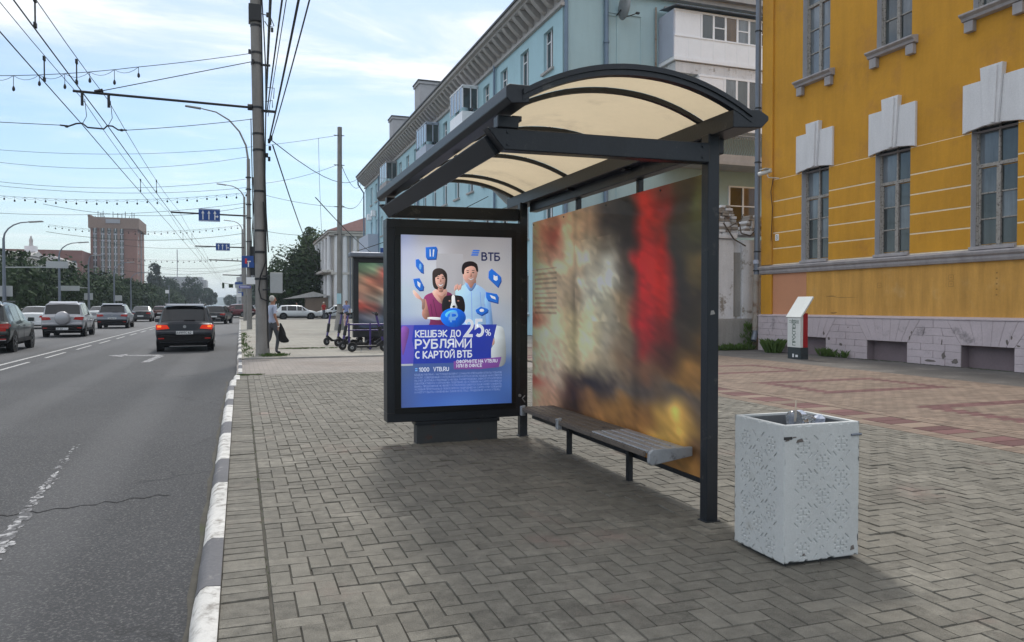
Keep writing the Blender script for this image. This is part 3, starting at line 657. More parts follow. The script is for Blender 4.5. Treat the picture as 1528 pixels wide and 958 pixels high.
# arches and the cream sheets between them
xa, xb, za, zb = 1.47, 2.97, 2.56, 2.765
def arc(x):
    q = (x-xa)/(xb-xa)*2-1
    return za+(zb-za)*(1-abs(q)**2.1)
AY = [3.96, 4.32, 5.42, 6.52, 7.63, 7.99]
def rib(b, y, w, h, dz=0):
    n = 22; rings = []
    for i in range(n+1):
        x = xa+(xb-xa)*i/n; z = arc(x)+dz
        rings.append([(x, y-w/2, z-h), (x, y+w/2, z-h), (x, y+w/2, z), (x, y-w/2, z)])
    vs = [v for r_ in rings for v in r_]
    b.add(vs, [(i*4+q, (i+1)*4+q, (i+1)*4+(q+1) % 4, i*4+(q+1) % 4) for i in range(n) for q in range(4)]+[(0, 1, 2, 3), (n*4+3, n*4+2, n*4+1, n*4)])
for i, y in enumerate(AY):
    e = i in (0, 5)
    P_('arch_rib', lambda b: rib(b, y, .05 if e else .032, .045 if e else .03, .012 if e else -.004), bevel=0, smooth=40)
P_('roof_edge_trim', lambda b: rib(b, 3.93, .012, .03, .028), bevel=0, smooth=40)
for i in range(5):
    ya, yb = AY[i]+.017, AY[i+1]-.017
    def f(b):
        n = 26; mm = 8; vs = []
        for dz in (0, .008):
            for j in range(mm+1):
                for q in range(n+1):
                    x = xa+(xb-xa)*q/n; yy = ya+(yb-ya)*j/mm
                    sag = -.006*math.sin(math.pi*j/mm)
                    vs.append((x, yy, arc(x)+dz-.002+sag))
        k = (n+1)*(mm+1)
        fs = [(j*(n+1)+q, (j+1)*(n+1)+q, (j+1)*(n+1)+q+1, j*(n+1)+q+1) for j in range(mm) for q in range(n)]
        b.add(vs[:k], fs)
    P_('canopy_sheet', f, 'canopy_sheet', bevel=0, smooth=40)
for y in (Y0-.021, Y1+.029):
    for (x, z) in ((1.46, 2.33), (1.46, 2.40), (2.77, 2.34), (2.77, 2.41)): P_('bolt', lambda b: b.cyl((x, y-.006, z), (x, y, z), .009, n=6), FM, bevel=0)
for (x, z, w, h) in ((2.845, 1.34, .035, .03),): P_('sticker_remnant', lambda b: b.prism([(x, 4.1785, z), (x+w, 4.1785, z+.006), (x+w*.9, 4.1785, z+h*.55), (x+w*.7, 4.1785, z+h), (x+.004, 4.1785, z+h*.9)], (0, .0012, 0)), 'concrete', bevel=0)
for y in (4.33, 5.0, 5.9, 6.8, 7.6):
    for z in (.25, 2.26): P_('panel_clip', lambda b: b.cyl((2.957, y, z), (2.962, y, z), .008, n=10), FM, bevel=0)
# scratched tag on the sheet and small bracket lugs
for (x, y) in ((1.52, 4.2), (1.52, 5.42), (1.52, 6.52), (2.9, 5.42), (2.9, 6.52), (2.9, 4.32)): P_('bolt_lug', lambda b: b.box(x-.03, x+.03, y-.03, y+.03, 2.47, 2.50), bevel=.003)
# printed panel at the back
def ygrid(table, us, vs_, u, v):
    def seg(a, t):
        for i in range(len(a)-1):
            if t <= a[i+1]: return i, max(0, (t-a[i])/(a[i+1]-a[i]))
        return len(a)-2, 1
    i, fu = seg(us, u); j, fv = seg(vs_, v); fu = fu*fu*(3-2*fu); fv = fv*fv*(3-2*fv)
    g = lambda r, c: np.array(table[r][c], float)
    return (g(j, i)*(1-fu)+g(j, i+1)*fu)*(1-fv)+(g(j+1, i)*(1-fu)+g(j+1, i+1)*fu)*fv
def lin(c): c = np.clip(np.array(c)/255., 0, 1); return np.where(c < .04045, c/12.92, ((c+.055)/1.055)**2.4)
def vn(seed):
    r = np.random.RandomState(seed); g = r.rand(64, 64)
    def f(x, y):
        i, j = int(math.floor(x)), int(math.floor(y)); fx, fy = x-i, y-j; fx = fx*fx*(3-2*fx); fy = fy*fy*(3-2*fy)
        a = g[j % 64][i % 64]; b = g[j % 64][(i+1) % 64]; c = g[(j+1) % 64][i % 64]; d = g[(j+1) % 64][(i+1) % 64]
        return (a*(1-fx)+b*fx)*(1-fy)+(c*(1-fx)+d*fx)*fy
    return f
def colour_sheet(name, mat_, parent, pos, nu, nv, colf):
    vs = []; cols = []
    for j in range(nv+1):
        for i in range(nu+1):
            u, v = i/nu, j/nv; vs.append(pos(u, v)); cols.append((*lin(colf(u, v)), 1))
    mb = MB(); k = nu+1; mb.add(vs, [(j*k+i, (j+1)*k+i, (j+1)*k+i+1, j*k+i+1) for j in range(nv) for i in range(nu)])
    o = mb.build(name, mat_, parent); a = o.data.attributes.new('col', 'FLOAT_COLOR', 'POINT'); a.data.foreach_set('color', np.array(cols, dtype=np.float32).ravel()); return o
T = [(196,168,138), (150,92,76), (200,172,140), (176,146,118), (52,44,40), (60,50,44), (150,40,30), (150,34,28), (70,56,38), (96,88,44), (70,62,36)]
tab = [
 [(190,160,128), (172,120,96), (196,164,130), (150,124,100), (70,58,50), (48,40,36), (170,44,34), (120,44,34), (72,58,36), (92,84,44), (78,66,38)],
 [(198,168,136), (168,96,84), (206,176,142), (168,138,112), (58,50,46), (50,42,38), (196,44,32), (168,38,30), (66,52,38), (92,92,48), (84,74,42)],
 [(204,176,144), (186,140,118), (206,180,148), (146,132,112), (120,112,100), (54,46,42), (178,40,30), (150,44,32), (60,50,38), (84,80,44), (108,90,50)],
 [(206,182,150), (190,168,140), (196,172,140), (168,160,142), (186,184,172), (84,70,60), (206,36,26), (186,38,28), (52,44,36), (60,54,36), (146,118,62)],
 [(208,184,154), (176,158,132), (168,148,120), (178,172,154), (182,180,164), (104,88,72), (200,34,26), (206,44,30), (52,44,38), (92,76,44), (112,88,46)],
 [(198,168,140), (186,164,136), (150,132,104), (172,166,144), (158,150,128), (124,104,80), (186,34,28), (196,48,34), (58,48,40), (58,48,36), (60,50,36)],
 [(176,108,90), (200,176,142), (174,156,116), (190,178,140), (156,146,124), (132,110,82), (176,36,30), (130,42,34), (66,54,42), (56,48,36), (66,54,38)],
 [(200,172,144), (204,182,148), (190,174,128), (196,182,142), (150,140,120), (126,106,82), (150,48,38), (92,56,44), (96,72,44), (110,80,42), (128,92,46)],
 [(204,178,150), (206,186,154), (184,166,126), (180,164,130), (142,128,104), (118,96,72), (120,84,60), (100,72,52), (136,98,52), (142,102,54), (120,86,48)],
 [(204,180,152), (196,172,144), (96,76,58), (60,52,46), (84,72,62), (104,92,78), (92,80,70), (96,80,66), (84,74,66), (96,82,70), (88,78,68)],
 [(176,92,82), (178,140,116), (76,54,40), (134,96,58), (150,108,60), (140,100,54), (138,96,52), (172,132,66), (204,160,78), (130,98,56), (104,76,48)],
 [(196,160,134), (168,130,104), (70,52,40), (124,88,54), (142,100,56), (134,94,52), (146,102,54), (196,154,78), (172,130,66), (96,70,46), (112,82,48)],
 [(170,140,120), (140,110,90), (84,60,44), (108,78,50), (120,86,52), (124,88,50), (150,104,54), (128,90,50), (140,98,52), (150,106,56), (90,60,38)]]
us = [0, .17, .315, .42, .53, .63, .715, .79, .87, .94, 1.0]
vv = [i/12 for i in range(13)]
nA, nB = vn(3), vn(9)
def panelc(u, v):
    a = nA(u*11+v*3, v*16-u*9)-.5; b_ = nB(u*30+v*8, v*60-u*34)-.5
    uu = min(1, max(0, u+a*.05)); v2 = min(1, max(0, v+a*.07-b_*.01))
    c = ygrid(tab, us, vv, uu, v2)*1.0; c = c*(1.08+.5*float(c.mean())/255)
    k = 1+a*.28+b_*.16
    if .02 < u < .2 and .24 < v < .47 and math.sin(v*260) > .3: k *= .80          # ruled text lines
    if .33 < u < .6 and .14 < v < .5: k *= 1+.55*max(0, nB(u*22+v*10, v*24-u*30)-.5)
    for pc in (.33, .68): k *= 1-.16*math.exp(-((u-pc)/.022)**2)
    return c*k
colour_sheet('picture_panel_print', 'print_film', SH, lambda u, v: (2.962, 7.64-u*(7.64-4.30), 2.29-v*2.07), 260, 190, panelc)['label'] = 'blurred brown, cream and red picture print'
P_('picture_panel', lambda b: b.box(2.964, 2.984, 4.30, 7.64, .22, 2.29), 'black_trim', bevel=0)
P_('panel_bottom_rail', lambda b: b.box(2.955, 2.99, 4.30, 7.64, .185, .219), FM, bevel=.003)
# bench
BE = thing('bench', 'long slatted bench with a pale metal near end inside the shelter', 'bench', (2.75, 6, 0))
for k in range(4):
    x0 = 2.60+k*.083
    P_('slat', lambda b: b.box(x0, x0+.068, 4.56, 5.42, .392, .416), 'bench_metal', .006, parent=BE, label='pale grey worn slat')
    for (a, c) in ((5.425, 6.5), (6.505, 6.95)):
        P_('slat', lambda b: b.box(x0, x0+.072, a, c, .385, .414), 'bench_wood', .006, parent=BE)
P_('end_plate', lambda b: b.prism([(2.595, 4.55, .335), (2.60, 4.55, .40), (2.63, 4.55, .425), (2.94, 4.55, .425), (2.94, 4.55, .36), (2.62, 4.55, .315)], (0, -.03, 0)), 'bench_metal', .006, parent=BE)
P_('front_edge', lambda b: b.box(2.575, 2.597, 4.56, 6.95, .372, .408), 'bench_wood', .004, parent=BE)
P_('frame_rail', lambda b: (b.box(2.70, 2.73, 4.56, 6.95, .355, .384), b.box(2.88, 2.903, 4.56, 6.95, .355, .384)), FM, .003, parent=BE)
for y in (5.38, 6.56): P_('leg', lambda b: b.box(2.905, 2.947, y, y+.045, -.01, .384), FM, .003, parent=BE)
for y in (5.0, 6.0, 6.8): P_('bracket', lambda b: b.prism([(2.62, y, .384), (2.905, y, .384), (2.905, y, .30)], (0, .02, 0)), FM, 0, parent=BE)
for y in (6.02, 6.91): P_('edge_bracket', lambda b: b.prism([(2.565, y, .33), (2.565, y, .42), (2.61, y, .43), (2.61, y, .33)], (0, .05, 0)), 'bench_metal', .006, parent=BE)

# ---------------------------------------------------------------- advertising light box and its poster
LB = thing('advertising_light_box', 'bank advert light box showing two people and blue icons, at the shelter end', 'advertising board', (2.12, 7.6, 0))
X0_, X1_ = 1.375, 2.795
P_('cabinet', lambda b: (b.box(X0_, X1_, 7.55, 7.74, 2.17, 2.265), b.box(X0_, X1_, 7.55, 7.74, .23, .325), b.box(X0_, 1.47, 7.55, 7.74, .325, 2.17), b.box(X1_-.09, X1_, 7.55, 7.74, .325, 2.17), b.box(1.47, X1_-.09, 7.60, 7.74, .325, 2.17)), FM, .004, parent=LB)
P_('door_frame', lambda b: (b.box(1.452, 2.737, 7.538, 7.549, 2.11, 2.19), b.box(1.452, 2.737, 7.538, 7.549, .315, .375), b.box(1.452, 1.512, 7.538, 7.549, .375, 2.11), b.box(2.690, 2.737, 7.538, 7.549, .375, 2.11)), 'black_trim', .002, parent=LB)
P_('pedestal', lambda b: b.box(1.68, 2.54, 7.57, 7.72, -.02, .229), 'pedestal_metal', .004, parent=LB)
P_('pedestal_rail', lambda b: b.box(1.66, 2.56, 7.555, 7.73, .19, .226), FM, .003, parent=LB)
P_('lock', lambda b: (b.cyl((2.78, 7.535, .45), (2.78, 7.549, .45), .016), b.tube([(2.83, 7.52, .38), (2.80, 7.52, .42), (2.83, 7.52, .45)], .006)), 'steel', 0, parent=LB)
pw, ph = 1.18, 1.74
def PP(zx, zy, d=0): return (1.512+(zx-97)/460*pw, 7.5475-d, 2.112-(zy-65)/715*ph)
ptab = [[(150,160,196), (158,158,166), (150,150,158), (152,152,158), (150,150,158)],
        [(172,178,204), (186,188,200), (160,158,164), (158,158,164), (150,152,160)],
        [(176,184,206), (194,198,208), (184,184,190), (168,168,174), (156,156,162)],
        [(168,184,200), (184,192,202), (176,180,190), (160,164,172), (158,160,166)],
        [(160,176,198), (176,186,200), (158,168,190), (150,158,176), (150,158,170)],
        [(120,130,180), (100,110,170), (110,120,170), (130,144,170), (140,152,168)],
        [(86,96,140), (70,84,140), (72,88,140), (110,122,150), (120,134,156)],
        [(72,92,138), (62,84,140), (60,84,138), (64,88,142), (72,96,146)],
        [(66,88,144), (60,88,154), (62,92,160), (60,90,152), (62,92,150)],
        [(64,84,140), (62,94,164), (70,104,172), (64,98,166), (58,86,146)]]
pu = [0, .25, .5, .75, 1]; pv = [i/9 for i in range(10)]
npz = vn(21)
poster = colour_sheet('poster', 'print_gloss', LB, lambda u, v: PP(97+460*u, 65+715*v), 60, 90, lambda u, v: ygrid(ptab, pu, pv, u, v)*(1.08+.10*(npz(u*5, v*7)-.5)))
def pm(name, rgb, e=.34):
    c = lin(rgb); mat(name, tuple(float(x) for x in c), .35, bump=0, var=.04, coat=.3, fine=.02, emit=(*[float(x) for x in c], e))
PCOL = dict(p_blue=(40,60,168), p_blue2=(34,52,150), p_violet=(92,84,190), p_purple=(120,74,150), p_icon=(30,110,214), p_icon2=(14,70,160), p_icon3=(120,180,240), p_wine=(124,44,92), p_wine2=(96,34,72), p_skin=(206,160,148), p_skin2=(176,126,112), p_hair=(46,34,34), p_hair2=(28,24,28), p_shirt=(150,184,226), p_shirt2=(116,154,208), p_ball=(20,104,226), p_ball2=(90,180,250), p_white=(226,232,244), p_navy=(20,34,86), p_dog=(30,28,32), p_pale=(150,166,190), p_grey=(176,184,190), p_brown=(60,50,56), p_text=(150,170,215), p_lips=(150,70,78), p_panel=(176,176,184))
GR = .34
for n_, c_ in PCOL.items(): pm(n_, c_)
def shape(pts, m, d, name='print', curve=True):
    a = [Vector(PP(x, y, d)) for x, y in pts]
    if curve:
        n = len(a); q = []
        for i in range(n):
            p0, p1, p2, p3 = a[i-1], a[i], a[(i+1) % n], a[(i+2) % n]
            for t_ in (0, .25, .5, .75):
                q.append(.5*((2*p1)+(-p0+p2)*t_+(2*p0-5*p1+4*p2-p3)*t_**2+(-p0+3*p1-3*p2+p3)*t_**3))
        a = q
    bm = bmesh.new(); vs = [bm.verts.new(v) for v in a]; f = bm.faces.new(vs); f.normal_update()
    if f.normal.y > 0: f.normal_flip()
    bmesh.ops.triangulate(bm, faces=[f]); me = bpy.data.meshes.new(name)
    o_ = ORG[LB.name]; xs = [v.co.x for v in bm.verts]; zs = [v.co.z for v in bm.verts]
    x0, x1, z0, z1 = min(xs), max(xs), min(zs), max(zs); g = GR if curve else .06; base = np.array(PCOL[m]); cs = []
    for v in bm.verts:
        k = 1+g*((v.co.z-z0)/(z1-z0+1e-6)-.5)-g*1.3*((v.co.x-x0)/(x1-x0+1e-6)-.5)+rnd.uniform(-.04, .04)
        cs.append((*[float(q) for q in lin(base*k)], 1)); v.co -= o_
    bm.to_mesh(me); bm.free(); me.materials.append(M['print_gloss'])
    me.attributes.new('col', 'FLOAT_COLOR', 'POINT').data.foreach_set('color', np.array(cs, dtype=np.float32).ravel())
    ob = bpy.data.objects.new(name, me); COL.objects.link(ob); ob.parent = poster; return ob
D = .0005
def ell(cx, cy, rx, ry, n=14, rot=0):
    return [(cx+rx*math.cos(2*math.pi*i/n)*math.cos(rot)-ry*math.sin(2*math.pi*i/n)*math.sin(rot), cy+rx*math.cos(2*math.pi*i/n)*math.sin(rot)+ry*math.sin(2*math.pi*i/n)*math.cos(rot)) for i in range(n)]
shape([(240, 140), (350, 140), (350, 430), (240, 430)], 'p_panel', D, 'wall_print', False)
shape([(470, 460), (500, 445), (525, 470), (530, 600), (490, 620), (470, 600)], 'p_grey', 2*D, 'suitcase_print')
# man
shape([(318, 300), (345, 275), (380, 262), (405, 268), (440, 290), (462, 330), (470, 400), (478, 470), (480, 520), (440, 560), (330, 560), (318, 450), (335, 400)], 'p_shirt', 3*D, 'man_print')
shape([(440, 330), (462, 330), (474, 420), (478, 505), (455, 510)], 'p_shirt2', 4*D, 'man_print')
shape([(366, 245), (366, 275), (385, 296), (402, 270), (400, 240)], 'p_skin2', 4*D, 'man_print')
shape([(352, 205), (350, 235), (362, 258), (378, 268), (396, 258), (408, 232), (410, 200), (390, 186), (365, 188)], 'p_skin', 5*D, 'man_print')
shape([(346, 222), (345, 195), (356, 176), (385, 170), (408, 182), (413, 212), (406, 212), (400, 196), (385, 190), (366, 196), (356, 206), (354, 224)], 'p_hair2', 6*D, 'man_print')
for x in (369, 392): shape(ell(x, 218, 5, 2.2, 8), 'p_hair2', 6*D, 'man_print')
shape([(371, 241), (382, 246), (394, 240), (384, 250)], 'p_white', 6*D, 'man_print'); shape([(380, 220), (385, 220), (386, 234), (378, 234)], 'p_skin2', 6*D, 'man_print')
shape([(358, 268), (382, 298), (404, 270), (398, 262), (383, 284), (366, 262)], 'p_shirt2', 7*D, 'man_print')
shape(ell(474, 512, 9, 16), 'p_skin', 5*D, 'man_print')
# woman
shape([(190, 325), (215, 306), (250, 300), (285, 300), (305, 312), (312, 345), (300, 400), (280, 430), (285, 460), (205, 460), (215, 420), (196, 370)], 'p_wine', 3*D, 'woman_print')
shape([(196, 330), (188, 360), (182, 395), (195, 415), (212, 405), (208, 380)], 'p_skin2', 4*D, 'woman_print')
shape([(183, 330), (168, 312), (150, 294), (146, 302), (160, 325), (180, 338), (182, 372), (192, 368), (194, 332)], 'p_skin', 4.5*D, 'woman_print')
shape([(238, 290), (225, 308), (262, 350), (284, 305), (274, 285)], 'p_skin', 4*D, 'woman_print')
shape([(214, 405), (205, 412), (250, 418), (276, 412), (262, 408)], 'p_white', 5*D, 'woman_print')
shape([(224, 240), (226, 215), (240, 203), (262, 203), (280, 218), (285, 245), (281, 280), (272, 290), (240, 290), (227, 275)], 'p_hair', 5*D, 'woman_print')
shape([(237, 232), (237, 260), (246, 280), (258, 286), (270, 278), (276, 258), (276, 232), (262, 222), (246, 224)], 'p_skin', 6*D, 'woman_print')
shape([(228, 238), (235, 208), (262, 204), (282, 222), (281, 240), (268, 226), (250, 230), (238, 240)], 'p_hair', 7*D, 'woman_print')
for x in (247, 267): shape(ell(x, 244, 4.5, 2.2, 8), 'p_hair', 7*D, 'woman_print')
shape([(247, 268), (257, 272), (268, 267), (258, 277)], 'p_white', 7*D, 'woman_print'); shape([(255, 248), (259, 248), (260, 258), (254, 258)], 'p_skin2', 7*D, 'woman_print')
for i in range(4): shape(ell(318+i*7, 283-(i % 2)*4, 4.5, 13, 10, .15), 'p_skin', 8*D, 'woman_print')
shape([(238, 240), (243, 226), (252, 232), (262, 224), (272, 236), (277, 246), (279, 226), (262, 212), (243, 214), (234, 228)], 'p_hair', 8*D, 'woman_print')
shape([(247, 284), (258, 289), (268, 283), (266, 300), (250, 300)], 'p_skin2', 6.5*D, 'woman_print')
shape([(240, 308), (256, 330), (262, 345), (270, 326), (278, 306), (262, 318)], 'p_skin2', 4.4*D, 'woman_print')
for (x, y, w_, h_) in ((247, 237, 6, 1.2), (267, 237, 6, 1.2), (369, 210, 6.5, 1.4), (392, 209, 6.5, 1.4)): shape(ell(x, y, w_, h_, 8), 'p_hair', 8.5*D, 'face_print')
for (x0, y0, x1, y1) in ((384, 300, 386, 430), (420, 300, 428, 420), (350, 330, 356, 430), (440, 350, 446, 430)): shape([(x0, y0), (x0+2.5, y0), (x1+2.5, y1), (x1, y1)], 'p_shirt2', 5*D, 'shirt_fold_print', False)
for (x0, y0, x1, y1) in ((225, 330, 240, 400), (285, 320, 272, 405), (215, 350, 222, 400)): shape([(x0, y0), (x0+4, y0+3), (x1+3, y1), (x1, y1)], 'p_wine2', 5*D, 'dress_fold_print', False)
# dog
shape([(262, 360), (270, 325), (290, 315), (330, 315), (350, 325), (358, 365), (345, 390), (275, 392)], 'p_dog', 8*D, 'dog_print')
shape([(303, 318), (314, 316), (318, 345), (326, 365), (312, 378), (297, 368), (302, 345)], 'p_white', 9*D, 'dog_print'); shape(ell(311, 362, 6, 5), 'p_dog', 10*D, 'dog_print')
for x in (294, 330): shape(ell(x, 338, 4, 3, 8), 'p_skin2', 10*D, 'dog_print')
shape(ell(309, 408, 52, 40, 20), 'p_ball', 10*D, 'ball_print'); shape(ell(300, 392, 26, 14, 12, -.3), 'p_ball2', 10.5*D, 'ball_print'); shape(ell(306, 400, 22, 15, 12, -.3), 'p_ball', 11*D, 'ball_print')
# blue tiles with small white signs
def tile(pts, side, sym):
    shape([(x+3, y+5) for x, y in pts], 'p_icon2', 11*D, 'icon_print', False); shape(pts, 'p_icon', 12*D, 'icon_print', False)
    for s in sym: shape(s, 'p_icon3' if side else 'p_white', 13*D, 'icon_print', False)
tile([(197, 116), (240, 112), (243, 122), (238, 162), (203, 164), (198, 158)], 0, [[(213, 124), (216, 124), (218, 154), (213, 154)], [(226, 124), (232, 124), (229, 154), (225, 154)]])
tile([(157, 168), (168, 165), (186, 185), (187, 222), (176, 218), (158, 196)], 1, [ell(175, 196, 5, 13, 8)])
tile([(147, 248), (172, 244), (188, 276), (186, 292), (170, 294), (154, 278)], 0, [[(163, 256), (176, 266), (174, 284), (165, 274)]])
tile([(458, 212), (470, 200), (508, 232), (510, 250), (496, 278), (456, 240)], 0, [[(478, 226), (486, 232), (494, 230), (496, 246), (488, 252), (478, 246)]])
tile([(446, 300), (492, 308), (498, 318), (496, 346), (452, 334), (446, 322)], 0, [[(462, 312), (484, 320), (488, 332), (470, 326)]])
tile([(402, 376), (424, 362), (454, 372), (452, 384), (426, 398), (404, 386)], 0, [ell(428, 378, 10, 7, 8)])
# lower blue banners
shape([(97, 438), (492, 438), (468, 540), (466, 598), (97, 598)], 'p_blue', 7.5*D, 'banner_print', False)
shape([(97, 438), (150, 438), (142, 500), (150, 540), (146, 598), (97, 598)], 'p_violet', 8.2*D, 'banner_print', False)
shape([(100, 450), (130, 455), (118, 520), (104, 560)], 'p_purple', 8.4*D, 'banner_print')
shape([(310, 592), (512, 578), (500, 622), (420, 628), (310, 626)], 'p_purple', 12*D, 'banner_print', False)
shape([(97, 598), (145, 598), (145, 606), (97, 606)], 'p_grey', 8*D, 'kerb_print', False)
sc = pw/460
def TF(s, x0, x1, y, capz, m='p_white', off=.5, d=14):
    cap = capz*sc*1.0; o_ = off*sc
    size = cap/.70; o = text(s, size, m, None, (0, 0, 0), (90, 0, 0), o_, 'lettering', sx=fit(s, (x1-x0)*sc, cap, o_))
    o.parent = poster; o.location = Vector(PP(x0, y, d*D))-ORG[LB.name]; return o
TF('ВТБ', 429, 505, 164, 29, 'p_navy', 1.6)
for i in range(3): shape([(392-i*3, 122+i*9), (420-i*3, 122+i*9), (417-i*3, 128+i*9), (388-i*3, 128+i*9)], 'p_icon', 14*D, 'logo_print', False)
TF('КЕШБЭК ДО', 156, 340, 487, 24, off=1.3); TF('25', 358, 436, 485, 62, off=3.4); TF('%', 443, 466, 485, 24, off=.7)
TF('РУБЛЯМИ', 156, 385, 534, 32, off=1.9); TF('С КАРТОЙ ВТБ', 156, 386, 575, 25, off=1.5)
TF('ОФОРМИТЕ НА VTB.RU', 322, 494, 600, 12, off=.6); TF('ИЛИ В ОФИСЕ', 322, 428, 618, 12, off=.6)
TF('1000', 170, 210, 631, 15, off=.6); TF('VTB.RU', 228, 290, 631, 15, off=.6)
shape([(154, 617), (163, 617), (163, 621), (154, 621)], 'p_icon3', 14*D, 'logo_print', False); shape([(154, 625), (163, 625), (163, 629), (154, 629)], 'p_icon3', 14*D, 'logo_print', False)
fine = ['КЕШБЭК РУБЛЯМИ - ЧАСТИЧНЫЙ ВОЗВРАТ СУММЫ ПО ОПЕРАЦИЯМ ОПЛАТЫ ТОВАРОВ', 'И УСЛУГ, СОВЕРШЕННЫМ С ИСПОЛЬЗОВАНИЕМ КАРТЫ В МЕСЯЦ. КЕШБЭК НАЧИСЛЯЕТСЯ', 'НА СЧЕТ ДО КОНЦА СЛЕДУЮЩЕГО МЕСЯЦА. РАЗМЕР КЕШБЭКА ЗАВИСИТ ОТ КАТЕГОРИИ', 'ПОКУПОК КЛИЕНТА И ОГРАНИЧЕН. ПОДРОБНЕЕ ОБ УСЛОВИЯХ НА САЙТЕ И В ОФИСАХ', 'БАНКА. ПРЕДЛОЖЕНИЕ НЕ ЯВЛЯЕТСЯ ПУБЛИЧНОЙ ОФЕРТОЙ. БАНК МОЖЕТ ИЗМЕНИТЬ', 'УСЛОВИЯ ПРОГРАММЫ В ЛЮБОЕ ВРЕМЯ. ПОДРОБНЕЕ НА САЙТЕ И ПО ТЕЛЕФОНУ', 'И МОГУТ БЫТЬ ИЗМЕНЕНЫ. БАНК ВТБ ПАО. ЛИЦЕНЗИЯ. WWW.VTB.RU']
for i, s in enumerate(fine): TF(s, 152, 512 if i < 6 else 505, 648+i*12.2, 7.0, 'p_text', off=.12)
TF('₽', 293, 325, 424, 34, 'p_icon3', off=2.2)
# cover glass is thin and clear: a narrow reflecting bead at the edge reads instead
P_('glass_bead', lambda b: (b.box(1.508, 1.514, 7.534, 7.5375, .37, 2.115), b.box(2.688, 2.692, 7.534, 7.5375, .37, 2.115)), 'dark_steel', 0, parent=LB)

# ---------------------------------------------------------------- concrete litter bin
BN = thing('litter_bin', 'pale concrete litter bin with engraved crosses and dots standing before the shelter', 'litter bin', (2.72, 3.315, 0), 0)
ORG[BN.name] = Vector((0, 0, 0))
def mark_depth(u, v):     # u across .46, v up .70 (metres), depth of the engraving
    d = 0.0
    cw, ch = .155, .128
    for c in range(-1, 3):
        for r_ in range(-1, 8):
            ox = .085+c*cw+(cw/2 if 0 else 0); 
            cxp = .115+c*.12+0; 
    # lattice of crosses staggered, with rings of dots and diagonal strokes
    gx, gy = .115, .088
    i0, j0 = int(round((u-.115)/gx)), int(round((v-.06)/gy))
    for i in range(i0-1, i0+2):
        for j in range(j0-1, j0+2):
            if i < 0 or i > 2 or j < 0 or j > 6: continue
            px, py = .115+i*gx, .06+j*gy; dx, dy = abs(u-px), abs(v-py)
            if dx > .075 or dy > .075: continue
            if (i+j) % 2 == 0:
                if (dx < .0042 and dy < .025) or (dy < .0042 and dx < .025): return .0055
                for qx, qy in ((.014, .034), (.034, .014)):
                    if math.hypot(dx-qx, dy-qy) < .0068: return .0055
            else:
                rr_ = math.hypot(dx, dy)
                if .007 < rr_ < .0125 and v > py-.003: return .0045
                e = abs(dx-dy)/1.414; q = (dx+dy)/1.414
                if e < .0042 and .040 < q < .074: return .0055
    return 0
hb, wB, dB = .742, .50, .44
def face(u0, org, ux, nrm, seed):
    nu, nv = 150, 222; vs = []; r_ = random.Random(seed); nz = vn(seed)
    for j in range(nv+1):
        for i in range(nu+1):
            u = u0*i/nu; v = hb*j/nv; d = mark_depth(u*.46/u0, v*.70/hb*1.0)
            ch = 0
            eu = min(u, u0-u)
            ev = min(v, hb-v)
            if eu < .012 or ev < .012:
                k = nz(u*40, v*30)
                if k > .62: ch = (k-.62)*.05*(1-min(eu, ev)/.012)
                ch += max(0, .004-min(eu, ev))*.9
            d = max(d, ch)
            vs.append(Vector(org)+Vector(ux)*u+Vector((0, 0, v))-Vector(nrm)*d)
    k = nu+1; mb = MB(); mb.add(vs, [(j*k+i, j*k+i+1, (j+1)*k+i+1, (j+1)*k+i) for j in range(nv) for i in range(nu)])
    o = mb.build('engraved_panel', 'bin_concrete', BN); o.data.flip_normals() if Vector(ux).cross(Vector((0, 0, 1))).dot(Vector(nrm)) < 0 else None
    return o
zb_ = .02
face(wB, (0, 0, zb_), (1, 0, 0), (0, -1, 0), 4); face(dB, (0, dB, zb_), (0, -1, 0), (-1, 0, 0), 5)
face(wB, (wB, dB, zb_), (-1, 0, 0), (0, 1, 0), 6); face(dB, (wB, 0, zb_), (0, 1, 0), (1, 0, 0), 7)
def rim_f(b):
    a, t_ = .004, .028; z0, z1 = zb_+hb-.004, zb_+hb
    b.box(a, wB-a, a, t_, z0-.05, z1); b.box(a, wB-a, dB-t_, dB-a, z0-.05, z1); b.box(a, t_, t_, dB-t_, z0-.05, z1); b.box(wB-t_, wB-a, t_, dB-t_, z0-.05, z1)
P_('rim', rim_f, 'bin_concrete', .003, parent=BN)
def liner(b):
    x0, x1, y0, y1 = .03, wB-.03, .03, dB-.03; zt, zl = zb_+hb-.012, .60
    b.box(x0, x1, y0, y0+.004, .15, zt); b.box(x0, x1, y1-.004, y1, .15, zt); b.box(x0, x0+.004, y0+.004, y1-.004, .15, zt); b.box(x1-.004, x1, y0+.004, y1-.004, .15, zt); b.box(x0+.004, x1-.004, y0+.004, y1-.004, .56, .57)
P_('liner', liner, 'bin_liner', 0, parent=BN)
P_('foot', lambda b: b.box(.03, wB-.03, .03, dB-.03, -.012, .05), 'bin_dark', 0, parent=BN)  # added near-black block; the shade of the gap below is put into its colour
P_('metal_clip', lambda b: b.tube([(wB-.06, -.004, .69), (wB+.006, -.006, .692)], .006, 6), 'pipe_grey', 0, parent=BN)
P_('metal_clip', lambda b: b.box(-.001, .05, -.003, .002, .685, .70), 'bin_dark', 0, parent=BN)
P_('chipped_patch', lambda b: [b.add([(x, -.0012, z), (x+w, -.0012, z+.004), (x+w*.8, -.0012, z+h), (x+w*.2, -.0012, z+h*.8)], [(0, 1, 2, 3)]) for x, z, w, h in ((.005, .675, .03, .012), (.075, .665, .05, .022), (.05, .69, .03, .01), (.44, .05, .03, .03), (.12, .05, .02, .016))], 'scar', 0, parent=BN)
